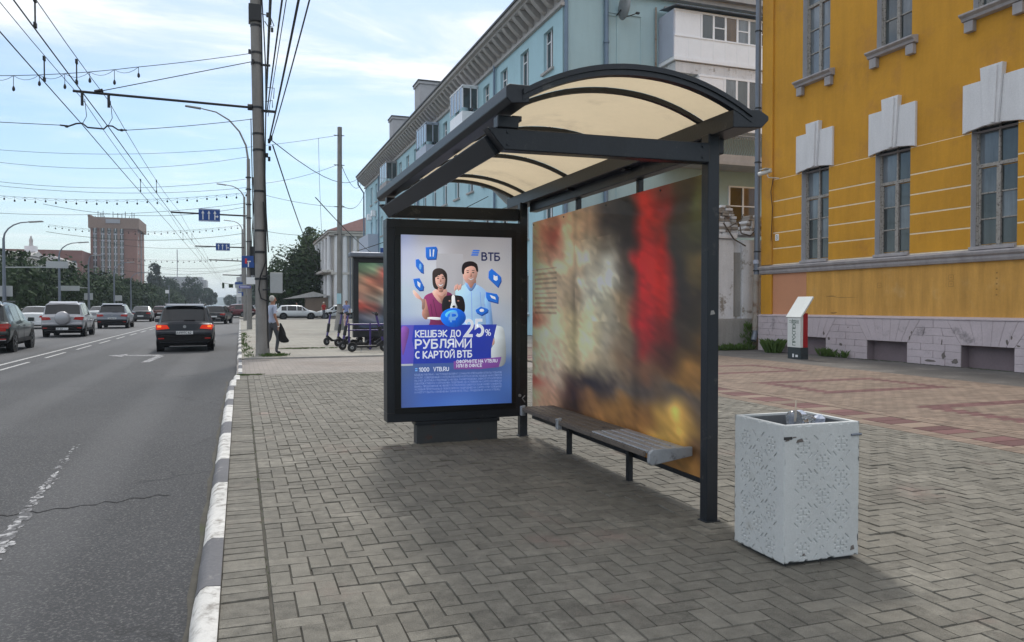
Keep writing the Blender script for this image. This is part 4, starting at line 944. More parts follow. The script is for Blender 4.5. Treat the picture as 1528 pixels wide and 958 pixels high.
BN.rotation_euler = (0, 0, R(-1))
def litter(name, label, cat, f, m, smooth=50, loc=None):
    mb = MB(); f(mb); return tag(mb.build(name, m, loc=loc, smooth=smooth), label, cat)
cup = thing('plastic_cup', 'crushed clear plastic cup with a straw lying in the litter bin', 'cup', (2.98, 3.55, .70))
mb = MB(); mb.lathe((2.98, 3.55, .66), [(.03, 0), (.032, .01), (.042, .07), (.046, .10), (.044, .115), (.035, .13), (.012, .142)], 18); mb.build('cup', 'plastic_clear', cup, smooth=50)
mb = MB(); mb.cyl((2.985, 3.55, .74), (2.99, 3.545, .86), .004, n=8); mb.build('straw', 'paper', cup)
for i, (x, y) in enumerate(((3.07, 3.58), (3.13, 3.52), (3.04, 3.50), (3.10, 3.64))):
    mb = MB(); r_ = random.Random(i)
    prof = [(.01, 0)]+[(.035+r_.uniform(-.008, .008), .015+.02*q) for q in range(5)]+[(.012, .115)]
    mb.lathe((x, y, .655+i*.005), prof, 11)
    mb.v = [(vx+r_.uniform(-.006, .006), vy+r_.uniform(-.006, .006), vz) for vx, vy, vz in mb.v]
    tag(mb.build('crumpled_plastic', 'plastic_clear' if i % 2 == 0 else 'pvc_blue'), ['clear crumpled plastic next to the cup in the bin', 'bluish crumpled wrapper at the right side of the bin', 'clear crumpled wrap at the front of the bin', 'bluish wrapper at the back corner of the bin'][i], 'litter')
# ---------------------------------------------------------------- yellow building
YX = 15.5
YB = thing('yellow_building', 'ochre yellow building with white keystones and lilac stone plinth right of the shelter', 'building', (YX, 12, 0))
def B_(name, f, m, parent, bevel=0, smooth=0, label=None):
    mb = MB(); f(mb); o = mb.build(name, m, parent, bevel=bevel, smooth=smooth)
    if label: o['label'] = label
    return o
def holed(b, X, y0, y1, z0, z1, holes, depth, m=0, m2=0, sgn=1):
    """wall in the plane x = X facing -x, with rectangular openings and reveals"""
    ys = sorted({y0, y1, *[h[0] for h in holes], *[h[1] for h in holes]}); zs = sorted({z0, z1, *[h[2] for h in holes], *[h[3] for h in holes]})
    ys = [y for y in ys if y0 <= y <= y1]; zs = [z for z in zs if z0 <= z <= z1]
    for a, c in zip(ys, ys[1:]):
        for e, g in zip(zs, zs[1:]):
            my, mz = (a+c)/2, (e+g)/2
            if any(h[0] < my < h[1] and h[2] < mz < h[3] for h in holes): continue
            b.add([(X, a, e), (X, a, g), (X, c, g), (X, c, e)], [(0, 1, 2, 3)], m)
    for h in holes:
        a, c, e, g = h; D_ = X+depth; e = max(e, z0); g = min(g, z1)
        if g <= e: continue
        b.add([(X, a, e), (X, c, e), (D_, c, e), (D_, a, e), (X, a, g), (X, c, g), (D_, c, g), (D_, a, g)], [(0, 1, 2, 3), (4, 7, 6, 5), (0, 3, 7, 4), (1, 5, 6, 2)], m2)
PER = 2.745; UZ = 7.96
WY = [17.66-PER*i for i in range(6)]            # window centres
ww = .545
lowh = [(y-ww, y+ww, 2.70, 5.42) for y in WY]; uph = [(y-ww, y+ww, UZ, UZ+2.9) for y in WY]; plh = [(y-.63, y+.63, -.05, .50) for y in WY]
YE, YS = 19.95, -2.0
# upper wall
B_('wall', lambda b: holed(b, YX, YS, YE, 5.27, 12.5, [h for h in lowh+uph], .28, 0, 1), ['yellow', 'reveal_grey'], YB)
# backing behind the banded zone (pale joints)
B_('wall_backing', lambda b: holed(b, YX-.001, YS, YE, 2.58, 5.268, lowh, .28, 0, 1), ['joint_cream', 'reveal_grey'], YB)
B_('wall_end', lambda b: (b.box(YX+.03, 30, YE-.02, YE, 0, 12.5), b.box(YX+.9, 30, YS, YE-.03, 12.3, 12.5)), 'yellow', YB)
B_('pilaster', lambda b: (b.box(YX-.06, YX-.002, 19.46, YE+.01, 2.66, 12.5), b.box(YX-.06, YX-.002, 19.46, YE+.01, 1.13, 2.36)), 'yellow', YB, bevel=.008)
edges = [19.455]+[v for y in WY for v in (y+ww+.003, y-ww-.003)]
bz = [2.66, 3.15, 3.63, 4.11, 4.60, 5.27]
for k in range(6):
    a = edges[2*k+1] if k else edges[1]; 
for k in range(7):
    yt = 19.455 if k == 0 else WY[k-1]-ww-.003; yb = (WY[k]+ww+.003) if k < 6 else YS
    if yt < 6: break
    for q in range(5):
        B_('rustication_band', lambda b: b.box(YX-.010, YX-.0015, yb, yt, bz[q]+.016, bz[q+1]-.016), 'yellow_band', YB, bevel=.006)
# string course, lower yellow wall, plinth
B_('string_course', lambda b: b.prism([(YX+.02, YS, 2.37), (YX-.07, YS, 2.38), (YX-.10, YS, 2.44), (YX-.10, YS, 2.49), (YX-.15, YS, 2.53), (YX-.17, YS, 2.585), (YX-.14, YS, 2.60), (YX+.02, YS, 2.655)], (0, YE-YS+.05, 0)), 'trim_grey', YB)
B_('lower_wall', lambda b: b.box(YX-.0, YX+.05, YS, 17.98, 1.13, 2.372), 'yellow_low', YB)
B_('lower_wall', lambda b: b.box(YX-.004, YX+.05, 17.984, 19.455, 1.13, 2.372), 'salmon', YB, label='salmon repainted end of the lower wall')
B_('plinth_wall', lambda b: (holed(b, YX-.118, YS, YE+.02, -.1, 1.08, plh, .35, 0, 1), b.box(YX+.2, YX+.24, YS, YE, -.1, .6)), ['scar', 'lilac_wall'], YB)
B_('plinth_ledge', lambda b: b.prism([(YX+.0, YS, 1.07), (YX-.16, YS, 1.07), (YX-.16, YS, 1.10), (YX+.0, YS, 1.14)], (0, YE-YS+.06, 0)), 'lilac_stone', YB)
PF = YX-.15
sr = random.Random(5)
def stone(pts, jit=True):
    c = sum((Vector(p) for p in pts), Vector())/len(pts)
    sh = [c+(Vector(p)-c)*(1-.006/max(.05, (Vector(p)-c).length)) for p in pts]
    b = MB(); b.prism([(PF+sr.uniform(-.004, .004) if 0 else PF, p.y, p.z) for p in sh], (.03, 0, 0)); o = b.build('stone_block', 'lilac_stone', YB, bevel=.007)
    return o
for k in range(5):
    yc = WY[k]; hw = .63
    # flat arch of splayed stones above the opening
    n = 7; top = [yc+1.0-2.0*i/n for i in range(n+1)]; bot = [yc+hw-2*hw*i/n for i in range(n+1)]
    for i in range(n): stone([(0, top[i], 1.065), (0, top[i+1], 1.065), (0, bot[i+1], .50), (0, bot[i], .50)])
    # pier between this opening and the one nearer the camera
    def side(z, s, base_): # splay limit
        return base_+s*(.37*max(0, (z-.50))/.565)
    rows = [0.0, .165, .335, .50, .69, .875, 1.065]
    yA, yB_ = yc-hw, (WY[k+1]+hw)
    for r_ in range(6):
        z0, z1 = rows[r_], rows[r_+1]
        for (a, b2, first) in (((yA, yB_, 1),)):
            cuts = [0, .5, 1] if r_ % 2 else [0, .27, .72, 1]
            for q in range(len(cuts)-1):
                def yy(z, t_): A = side(z, -1, yA) if z > .5 else yA; Bq = side(z, 1, yB_) if z > .5 else yB_; return A+(Bq-A)*t_
                stone([(0, yy(z0, cuts[q]), z0), (0, yy(z1, cuts[q]), z1), (0, yy(z1, cuts[q+1]), z1), (0, yy(z0, cuts[q+1]), z0)])
rows = [0.0, .165, .335, .50, .69, .875, 1.065]
for r_ in range(6):
    z0, z1 = rows[r_], rows[r_+1]; e = WY[0]+.63
    def yy2(z, t_): A = e+(.37*max(0, z-.5)/.565); return YE+.02-(YE+.02-A)*t_
    cuts = [0, .33, .7, 1] if r_ % 2 else [0, .5, 1]
    for q in range(len(cuts)-1): stone([(0, yy2(z0, cuts[q+1]), z0), (0, yy2(z1, cuts[q+1]), z1), (0, yy2(z1, cuts[q]), z1), (0, yy2(z0, cuts[q]), z0)])
def scars(b):
    for (y, z, w, h) in ((17.1, .62, .07, .13), (16.9, .5, .12, .1), (16.45, .35, .16, .1), (14.2, .62, .06, .13), (14.15, .75, .04, .08), (13.25, .25, .13, .2), (13.3, .55, .05, .16), (13.6, .1, .3, .08), (11.7, .62, .07, .12), (11.6, .72, .05, .08), (11.45, .55, .1, .04), (19.0, .3, .2, .1), (16.2, .82, .05, .05), (12.95, .12, .18, .14)):
        n = 9; b.add([(PF-.0035, y+w*.5*math.cos(6.283*i/n)*sr.uniform(.5, 1.15), z+h*.5*math.sin(6.283*i/n)*sr.uniform(.5, 1.15)) for i in range(n)], [tuple(range(n))])
B_('plaster_scar', scars, 'scar', YB)
def wallscars(b):
    for (y, z, w, h) in ((17.0, 1.66, .5, .03), (16.5, 1.62, .9, .02), (16.9, 1.20, .3, .05), (15.9, 1.15, .2, .03)):
        n = 11; b.add([(YX-.0035, y+w*.5*math.cos(6.283*i/n)*sr.uniform(.6, 1.1), z+h*.5*math.sin(6.283*i/n)*sr.uniform(.3, 1.4)) for i in range(n)], [tuple(range(n))])
B_('plaster_scar', wallscars, 'ghost', YB)
def ghost(b):   # outlines left by removed sign lettering
    for (y, z) in ((13.2, 2.05), (13.2, 1.90), (15.3, 1.92)):
        for (dy, dz, w, h) in ((0, .06, .13, .008), (0, -.06, .13, .008), (-.06, 0, .008, .12), (.06, 0, .008, .12), (0, 0, .05, .01)):
            b.box(YX-.003, YX-.001, y+dy-w/2, y+dy+w/2, z+dz-h/2, z+dz+h/2)
    for q in range(5): b.box(YX-.003, YX-.001, 12.05, 12.09, 1.62+q*.12, 1.65+q*.12)
B_('ghost_outline', ghost, 'ghost', YB)
def window(b_parent, yc, z0, z1, hw, transom=None, mull=3, X=YX+.20, gl='glass', op=None):
    mb = MB(); t_ = .055
    mb.box(X-.05, X+.02, yc-hw, yc-hw+t_, z0, z1); mb.box(X-.05, X+.02, yc+hw-t_, yc+hw, z0, z1)
    mb.box(X-.05, X+.02, yc-hw+t_, yc+hw-t_, z0, z0+t_); mb.box(X-.05, X+.02, yc-hw+t_, yc+hw-t_, z1-t_, z1)
    tz = transom
    mb.box(X-.055, X+.02, yc-hw+t_, yc+hw-t_, tz-.04, tz+.04)
    mb.box(X-.055, X+.02, yc-.05, yc+.05, z0+t_, tz-.04); mb.box(X-.045, X+.02, yc-.022, yc+.022, tz+.04, z1-t_)
    for s in (-1, 1):
        a = yc+s*.05; c = yc+s*(hw-t_); mb.box(X-.035, X+.02, c-s*.045, c, z0+t_, tz-.04)
        for q in range(1, mull):
            zz_ = z0+t_+(tz-.04-z0-t_)*q/mull; mb.box(X-.03, X+.02, min(a, c-s*.045), max(a, c-s*.045), zz_-.016, zz_+.016)
    w = mb.build('window', 'wood_frame', b_parent, bevel=.006)
    for s in (-1, 1):
        a = yc+s*.05; c = yc+s*(hw-t_-.045); hh = (tz-.04-z0-t_)/mull
        for q in range(mull):
            g = MB(); g.box(X, X+.008, min(a, c), max(a, c), z0+t_+hh*q+.016, z0+t_+hh*(q+1)-.016)
            g.build('pane', gl if (q+s+round(yc)) % 3 else 'glass_light', w)
        g = MB(); g.box(X, X+.008, min(yc+s*.022, yc+s*(hw-t_)), max(yc+s*.022, yc+s*(hw-t_)), tz+.04, z1-t_); g.build('pane', 'glass_light' if s > 0 else gl, w)
    return w
for k, yc in enumerate(WY[:5]):
    window(YB, yc, 2.70, 5.42, ww, 4.52, 3)
    window(YB, yc, UZ, UZ+2.9, ww, UZ+2.1, 3, gl='glass_light' if k == 0 else 'glass')
    # three stone lintel with tall keystone
    B_('lintel_stone', lambda b: b.prism([(YX-.07, yc+.73, 5.27), (YX-.07, yc+.73, 6.36), (YX-.07, yc+.25, 6.36), (YX-.07, yc+.17, 5.36), (YX-.07, yc+.62, 5.30)], (.075, 0, 0)), 'trim_white', YB, bevel=.01)
    B_('lintel_stone', lambda b: b.prism([(YX-.07, yc-.73, 5.27), (YX-.07, yc-.73, 6.36), (YX-.07, yc-.25, 6.36), (YX-.07, yc-.17, 5.36), (YX-.07, yc-.62, 5.30)], (.075, 0, 0)), 'trim_white', YB, bevel=.01)
    B_('keystone', lambda b: (b.prism([(YX-.13, yc-.165, 5.34), (YX-.13, yc+.165, 5.34), (YX-.13, yc+.265, 6.62), (YX-.13, yc-.265, 6.62)], (.135, 0, 0)), b.prism([(YX-.17, yc-.115, 5.36), (YX-.17, yc-.02, 5.36), (YX-.17, yc-.02, 6.58), (YX-.17, yc-.17, 6.58)], (.04, 0, 0))), 'trim_white', YB, bevel=.008)
    B_('window_sill', lambda b: (b.prism([(YX+.0, yc-.74, UZ-.2), (YX-.13, yc-.74, UZ-.18), (YX-.15, yc-.74, UZ-.12), (YX-.23, yc-.74, UZ-.07), (YX-.23, yc-.74, UZ-.03), (YX+.0, yc-.74, UZ+.01)], (0, 1.48, 0)), b.box(YX-.12, YX, yc-.68, yc-.46, UZ-.44, UZ-.2), b.box(YX-.12, YX, yc+.46, yc+.68, UZ-.44, UZ-.2)), 'trim_grey', YB, bevel=.008)
    B_('window_sill', lambda b: b.box(YX-.08, YX+.16, yc-ww+.003, yc+ww-.003, 2.64, 2.71), 'trim_grey', YB, bevel=.006)
    B_('cellar_panel', lambda b: b.box(YX+.10, YX+.14, yc-.63, yc+.63, -.02, .50), 'lilac_wall', YB)
mb = MB(); mb.box(YX-.03, YX-.004, 19.18, 19.34, 3.38, 3.58); o = mb.build('number_plate', 'sign_white', YB, bevel=.03)
text('3', .16, 'ink_green', YB, (YX-.0325, 19.29, 3.43), (90, 0, -90), off=.004, name='number')
pipe = thing('drainpipe', 'grey metal drainpipe down the left corner of the yellow building', 'drainpipe', (15.44, 20.08, 0))
B_('pipe', lambda b: b.tube([(15.38, 20.08, 12.6), (15.38, 20.08, 3.0), (15.36, 20.08, 2.3), (15.33, 20.08, .55), (15.22, 20.02, .30)], .085, 12), 'pipe_grey', pipe, smooth=40)
B_('pipe', lambda b: b.tube([(15.355, 20.08, 2.38), (15.325, 20.08, .62)], .091, 12), 'rubble', pipe, smooth=40, label='lower pipe covered in torn stickers')
for z in (3.1, 5.9, 7.6, 10.0, 2.5): B_('pipe_bracket', lambda b: (b.cyl((15.38 if z > 3 else 15.355, 20.08, z-.02), (15.38 if z > 3 else 15.355, 20.08, z+.02), .10, n=12), b.tube([(15.4, 20.06, z), (15.62, 19.95, z)], .012)), 'dark_steel', pipe)
B_('sticker', lambda b: b.lathe((15.345, 20.08, 2.72), [(.093, 0), (.093, .12)], 12), 'pvc_blue', pipe)
cc = thing('security_camera', 'small white security camera on the yellow wall beside the drainpipe', 'camera', (15.2, 19.3, 5.4))
B_('camera_body', lambda b: (b.cyl((15.02, 19.55, 5.42), (15.20, 19.20, 5.50), .065, n=14), b.box(15.0, 15.22, 19.2, 19.5, 5.55, 5.565)), 'cctv', cc, smooth=40)
B_('mount', lambda b: b.tube([(15.5, 19.22, 5.28), (15.18, 19.3, 5.30), (15.15, 19.32, 5.40)], .018), 'cctv', cc)
B_('cable', lambda b: b.tube([(15.44, 19.4, 5.3), (15.43, 19.5, 4.9), (15.43, 19.42, 4.4), (15.43, 19.47, 3.4)], .010), 'dark_steel', cc)

# ---------------------------------------------------------------- old white wall end beside it
OW = thing('ruined_wall', 'peeling white wall end with a crumbling brick top beside the drainpipe', 'wall', (15, 20.7, 0))
B_('base', lambda b: b.box(13.9, 16.0, 20.42, 21.4, -.02, .98), 'concrete', OW, bevel=.02)
B_('pier', lambda b: (b.box(14.0, 14.82, 20.5, 21.3, .98, 3.5), b.box(15.16, 16.1, 20.5, 21.3, .98, 3.5), b.box(14.82, 15.16, 20.62, 21.3, .98, 3.5)), 'plaster_old', OW, bevel=.015)
B_('niche', lambda b: b.box(14.83, 15.15, 20.60, 20.618, 1.05, 3.1), 'concrete', OW)
B_('cornice', lambda b: (b.box(13.92, 14.9, 20.42, 21.36, 3.52, 3.64), b.box(15.1, 16.1, 20.42, 21.36, 3.66, 3.78)), 'plaster_old', OW, bevel=.02)
br_ = random.Random(11)
def rb(z, w0, w1, n):
    for i in range(n):
        x = w0+(w1-w0)*i/n; w = (w1-w0)/n
        mb = MB(); j = br_.uniform(-.05, .03); mb.box(x+.006, x+w-.01, 20.52+j, 20.95+j, z, z+.078); o = mb.build('brick', 'rubble' if br_.random() < .45 else 'plaster_old', OW, bevel=.012); 
for r_ in range(11):
    z = 3.645+r_*.085; q = r_/10; c = 14.5; hw = .50*math.sqrt(max(0, 1-(q*.93)**2)) 
    if hw > .12: rb(z, c-hw, c+hw, max(2, int(hw*2/.2)))
for r_ in range(6): rb(3.79+r_*.085, 15.25+.03*r_, 16.0, 4)
B_('bent_bar', lambda b: (b.tube([(14.35, 20.4, 4.0), (14.75, 20.4, 3.5), (15.2, 20.42, 3.3)], .022), b.tube([(14.95, 20.4, 4.0), (15.0, 20.38, 3.7), (15.35, 20.38, 3.62), (15.6, 20.4, 3.85)], .02), b.tube([(14.6, 20.42, 3.9), (15.0, 20.4, 4.1), (15.1, 20.4, 4.3)], .018)), 'bark', OW)

# ---------------------------------------------------------------- teal apartment building
TX, TE, TY0, TY1 = 13.0, 24.5, 30.0, 84.0
TB = thing('teal_building', 'long teal apartment block with bracketed cornice and glazed balconies behind the shelter', 'building', (13, 57, 0))
rowsz = [(1.0, 2.9), (4.6, 6.5), (8.15, 10.05), (11.85, 13.65)]
bays = {(46, 3), (54.5, 3), (67.5, 3)}
cols_ = [31.6+3.02*i for i in range(17)]
holes = []
for c in cols_:
    for r_, (a, b2) in enumerate(rowsz): holes.append((c-.55, c+.55, a, b2))
B_('front_wall', lambda b: holed(b, TX, TY0, TY1, -.1, 14.1, holes, .22), 'teal', TB)
B_('end_wall', lambda b: b.box(TX+.02, TE, TY0, TY0+.2, -.1, 15.0), 'teal_end_shade', TB)
B_('end_wall', lambda b: b.box(TX+.3, TE, TY1-.2, TY1, -.1, 15.0), 'teal_end_shade', TB)
B_('wall_relief', lambda b: (b.box(15.55, 15.62, TY0-.03, TY0-.001, 3, 14.0), b.box(14.9, 15.549, TY0-.025, TY0-.001, 14.0, 14.1), b.box(14.9, 16.75, TY0-.05, TY0-.001, 14.11, 14.2), b.box(16.72, 16.78, TY0-.03, TY0-.001, 3, 14.05)), 'teal_end_shade', TB)
B_('roof', lambda b: (b.prism([(TX-.95, TY0-.35, 15.45), (TX+5.7, TY0-.35, 18.2), (TE+.5, TY0-.35, 15.45)], (0, TY1-TY0+.7, 0)), b.box(TX-1.02, TX-.93, TY0-.35, TY1+.35, 15.36, 15.47)), 'roof_dark', TB)
B_('cornice', lambda b: (b.box(TX-.95, TX+.3, TY0-.3, TY1+.3, 15.18, 15.40), b.box(TX-.78, TX+.3, TY0-.25, TY1+.25, 15.04, 15.18), b.box(TX-.14, TX+.1, TY0-.12, TY1+.1, 14.12, 14.26), b.box(TX-.05, TX+.1, TY0-.05, TY1, 14.26, 15.04)), 'cornice', TB)
B_('end_cornice', lambda b: (b.box(TX+.31, TE, TY0-.3, TY0-.001, 15.0, 15.2), b.box(18.0, TE, TY0-.55, TY0-.31, 15.2, 15.45), b.box(17.9, TE, TY0-.12, TY0-.001, 14.62, 14.72)), 'cornice', TB)
i = 0; mb = MB(); mb.prism([(TX-.78, 0, 15.03), (TX-.052, 0, 15.03), (TX-.052, 0, 14.38), (TX-.25, 0, 14.48), (TX-.6, 0, 14.80)], (0, .30, 0)); bro = mb.build('cornice_bracket', 'cornice', TB)
bro.location.y = TY0+.1
k = 1
while TY0+.1+k*.78 < TY1: o = shared('cornice_bracket', bro.data, TB); o.location.y = TY0+.1+k*.78; k += 1
# windows of the front, sharing data
wm = MB(); t_ = .06
wm.box(0, .06, -.55, -.49, 0, 1.9); wm.box(0, .06, .49, .55, 0, 1.9); wm.box(0, .06, -.49, .49, 0, .06); wm.box(0, .06, -.49, .49, 1.84, 1.9); wm.box(0, .06, -.03, .03, .06, 1.84); wm.box(.005, .055, .03, .49, 1.30, 1.35)
pmb = MB(); pmb.box(.03, .04, -.49, .49, .06, 1.84); smb = MB(); smb.box(-.12, .0, -.66, .66, -.1, 0)
first = None
for c in cols_:
    for r_, (a, b2) in enumerate(rowsz):
        if first is None:
            w = wm.build('window', 'pvc'); p_ = pmb.build('pane', 'glass_dark'); s_ = smb.build('sill', 'cornice'); first = (w.data, p_.data, s_.data); w.parent = TB
        else:
            w = shared('window', first[0], TB); p_ = shared('pane', first[1], w); s_ = shared('sill', first[2], w)
        p_.parent = w; s_.parent = w; s_.location = (-.14, 0, 0)
        w.location = Vector((TX+.14, c, a))-ORG[TB.name]
def bay(y0, y1, z0, z1, lab, fm='pvc'):
    X = TX-.95
    B_('balcony', lambda b: (b.box(X, TX-.002, y0, y1, z0-.12, z0), b.box(X, X+.05, y0, y1, z0, z0+.55), b.box(X+.05, TX-.002, y0, y0+.05, z0, z0+.55), b.box(X, TX-.002, y0-.05, y1+.05, z1, z1+.08),
        *[b.box(X, X+.06, y-.03, y+.03, z0+.75, z1) for y in np.linspace(y0+.03, y1-.03, 5)], *[b.box(x, x+.06, y0, y0+.06, z0+.75, z1) for x in (X+.47, TX-.07)], b.box(X, TX, y0, y0+.055, z1-.09, z1)), fm, TB, label=lab)
    B_('balcony_glass', lambda b: (b.box(X+.02, X+.03, y0+.06, y1-.06, z0+.75, z1), b.box(X+.06, TX-.01, y0+.02, y0+.03, z0+.75, z1-.09)), 'glass', TB)
bay(42.2, 44.9, 12.0, 13.95, 'glazed white balcony under the eaves nearest the shelter'); bay(51.3, 54.3, 11.9, 13.9, 'middle glazed balcony under the eaves', 'pvc_blue'); bay(66.2, 69.6, 11.7, 13.9, 'far glazed balcony under the eaves', 'trim_grey')
B_('balcony', lambda b: (b.box(TX-.9, TX, 33.6, 37.2, 7.4, 7.7), b.prism([(TX-.9, 37.0, 7.4), (TX, 37.0, 7.4), (TX, 37.0, 6.6)], (0, .2, 0)), b.box(TX-.9, TX-.85, 33.6, 37.2, 8.45, 8.52), *[b.box(TX-.89, TX-.86, y-.02, y+.02, 7.7, 8.45) for y in np.linspace(33.7, 37.1, 16)]), 'cornice', TB, label='open balcony on heavy brackets seen under the shelter roof')
for y in (38.9, 57.5, 75.0): B_('downpipe', lambda b: b.tube([(TX-.12, y, 14.2), (TX-.12, y, .1)], .07, 8), 'pipe_blue', TB, smooth=40)
B_('downpipe', lambda b: b.tube([(TX-.8, TY1+.2, 15.2), (TX-.75, TY1+.25, 14.6), (TX-.15, TY1+.2, 13.7), (TX-.15, TY1+.2, .1)], .08, 8), 'pipe_blue', TB, smooth=40)
B_('downpipe', lambda b: b.tube([(13.12, TY0-.1, 15), (13.12, TY0-.1, .1)], .085, 10), 'pipe_blue', TB, smooth=40)
B_('downpipe', lambda b: (b.tube([(15.0, TY0-.12, 15.0), (15.0, TY0-.12, .1)], .10, 10), b.cyl((15, TY0-.12, 12.75), (15, TY0-.12, 12.83), .13, n=12)), 'pipe_blue', TB, smooth=40)
B_('downpipe', lambda b: b.tube([(17.45, TY0-.1, 14.6), (17.45, TY0-.1, 8)], .045, 8), 'rubble', TB, smooth=40)
dish = thing('satellite_dish', 'grey satellite dish high on the teal end wall', 'satellite dish', (15.6, 29.5, 14.3))
B_('dish', lambda b: b.lathe((15.52, 29.45, 14.25), [(.02, 0), (.30, .03), (.55, .10), (.56, .12), (.3, .05)], 20, ax='x'), 'steel', dish, smooth=50)
B_('arm', lambda b: (b.tube([(15.5, 29.9, 14.0), (15.5, 29.5, 14.1)], .03), b.tube([(15.6, 29.4, 13.75), (15.9, 29.3, 13.85), (16.15, 29.25, 13.95)], .02), b.box(16.1, 16.25, 29.2, 29.3, 13.92, 13.99)), 'dark_steel', dish)
LX = 17.68
# loggias on the end wall (right part)
def loggia(z0, z1, nm, x0=LX, wall='pvc', lower=.9):
    YF = TY0-1.25
    o = B_('loggia', lambda b: (b.box(x0, TE, YF, YF+.05, z0, z0+lower), b.box(x0, x0+.05, YF+.05, TY0-.002, z0, z1), b.box(x0-.03, TE, YF-.05, TY0-.002, z0-.16, z0-.001),
        *[b.box(x-.035, x+.035, YF-.012, YF-.001, z0, z0+lower) for x in np.arange(x0+.75, TE, .62)], *[b.box(x-.05, x+.05, YF-.012, YF+.05, z0+lower, z1-.05) for x in np.arange(x0+1.36, TE, .62)],
        b.box(x0, TE, YF-.02, YF+.06, z1-.05, z1+.04), b.box(x0, TE, YF-.03, YF+.055, z0+lower-.03, z0+lower+.03), b.box(x0+.05, x0+1.3, YF, YF+.05, z0+lower+.03, z1-.05)), wall, TB, label=nm)
    for i, x in enumerate(np.arange(x0+1.36, TE-.3, .62)):
        g = MB(); g.box(x+.05, x+.57, YF+.01, YF+.02, z0+lower+.03, z1-.05); g.build('pane', ['glass', 'glass_light', 'glass_brown', 'glass_dark'][(i*3+int(z0)) % 4], TB)
        if i % 2: g = MB(); g.box(x+.05, x+.57, YF-.005, YF+.008, z0+lower+.52, z0+lower+.57); g.build('transom', 'pvc', TB)
loggia(12.15, 14.15, 'white panelled loggia at the top of the end wall')
B_('loggia_side', lambda b: b.box(LX-.05, LX-.005, TY0-1.25, TY0-.01, 12.15, 14.15), 'pvc_blue', TB)
B_('awning', lambda b: [b.prism([(LX-.1+i*.12, 28.45, 14.24), (LX-.04+i*.12, 28.45, 14.29), (LX+.02+i*.12, 28.45, 14.24)], (0, 1.4, .22)) for i in range(51)], 'pipe_grey', TB)
loggia(9.3, 11.45, 'lower glazed loggia under the rubble parapet', x0=18.9, lower=.15)
B_('rubble_band', lambda b: b.box(LX+.1, TE, TY0-1.2, TY0-.1, 11.5, 11.95), 'plaster_old', TB)
B_('balcony_slab', lambda b: (b.box(18.0, TE, TY0-1.3, TY0-.001, 7.75, 8.1), b.box(17.7, TE, TY0-1.45, TY0-.001, 7.62, 7.749)), 'cornice', TB)
def rails(b):
    for i in range(44):
        x = 18.6+i*.13; b.tube([(x, 28.75, 8.1), (x+.04, 28.68, 8.3), (x-.03, 28.72, 8.6), (x, 28.75, 8.95)], .012, 5)
    b.box(18.5, TE, 28.73, 28.77, 8.95, 9.0)
B_('curly_railing', rails, 'steel', TB)
B_('end_window', lambda b: (b.box(21.35, 21.42, 29.93, 29.999, 5.0, 6.95), b.box(22.85, 22.92, 29.93, 29.999, 5.0, 6.95), b.box(21.42, 22.85, 29.93, 29.999, 6.88, 6.95), b.box(22.1, 22.17, 29.93, 29.999, 5.0, 6.88), b.box(21.42, 22.1, 29.94, 29.999, 6.0, 6.05), b.box(22.17, 22.85, 29.94, 29.999, 6.0, 6.05)), 'pvc', TB)
for x0, m in ((21.42, 'glass_dark'), (22.17, 'glass_brown')): B_('pane', lambda b: b.box(x0, x0+.68, 29.975, 29.99, 5.0, 6.88), m, TB)
for i, (y0, y1, z1) in enumerate(((60.0, 61.8, 19.3), (71.3, 73.0, 19.1))):
    B_('chimney', lambda b: (b.box(13.6, 15.8, y0, y1, 15, z1-.2), b.box(13.5, 15.9, y0-.1, y1+.1, z1-.2, z1)), 'white_brick', TB)
    B_('chimney_cap', lambda b: b.box(13.45, 15.95, y0-.15, y1+.15, z1+.001, z1+.10), 'roof_dark', TB)
B_('air_conditioner', lambda b: (b.box(TX-.45, TX-.05, 79.5, 80.3, 10.3, 10.9), b.box(TX-.45, TX-.05, 77.0, 77.8, 10.4, 11.0)), 'pvc', TB, bevel=.03)
B_('far_oriel', lambda b: (b.box(TX-1.0, TX-.002, 76, 82, 6.3, 8.5), b.box(TX-1.3, TX-.002, 75.7, 82.3, 6.0, 6.299)), 'pvc_blue', TB, label='pale box balcony low at the far end')

# ---------------------------------------------------------------- white columned building
WB = thing('white_columned_building', 'old white building with half columns and a pink roof past the teal block', 'building', (14, 97, 0))
wh = [(98+4*i, 99.4+4*i, z, z+2.4) for i in range(4) for z in (1.2, 6.2)]
B_('wall', lambda b: (holed(b, 10.9, 96, 116, -.1, 10.0, wh, .3), b.box(10.92, 20, 96, 96.3, -.1, 10.0)), 'pale_plaster', WB)
B_('cornice', lambda b: (b.box(10.4, 20, 95.5, 116, 10.0, 10.35), b.box(10.2, 20, 95.3, 116, 10.351, 10.6), b.box(10.6, 20, 95.7, 116, 5.2, 5.5), b.box(9.6, 10.899, 95.9, 116, 5.501, 5.8)), 'pale_plaster', WB, bevel=.05)
B_('roof', lambda b: b.prism([(10.1, 95.2, 10.61), (20, 95.2, 10.61), (20, 95.2, 13.2), (15.5, 95.2, 12.6)], (0, 20, 0)), 'pink_roof', WB)
for x in (11.3, 12.3, 13.5): B_('half_column', lambda b: b.cyl((x, 95.95, 5.5), (x, 95.95, 9.99), .32, .27, 12), 'trim_white', WB, smooth=40)
for x in (11.3, 12.3, 13.5): B_('half_column', lambda b: b.cyl((x, 95.95, .1), (x, 95.95, 5.19), .36, .33, 12), 'trim_white', WB, smooth=40)
for y in (97, 101, 105, 109, 113): B_('half_column', lambda b: (b.cyl((10.5, y, .1), (10.5, y, 5.19), .35, .3, 12), b.cyl((10.5, y, 5.8), (10.5, y, 9.99), .3, .26, 12)), 'trim_white', WB, smooth=40)
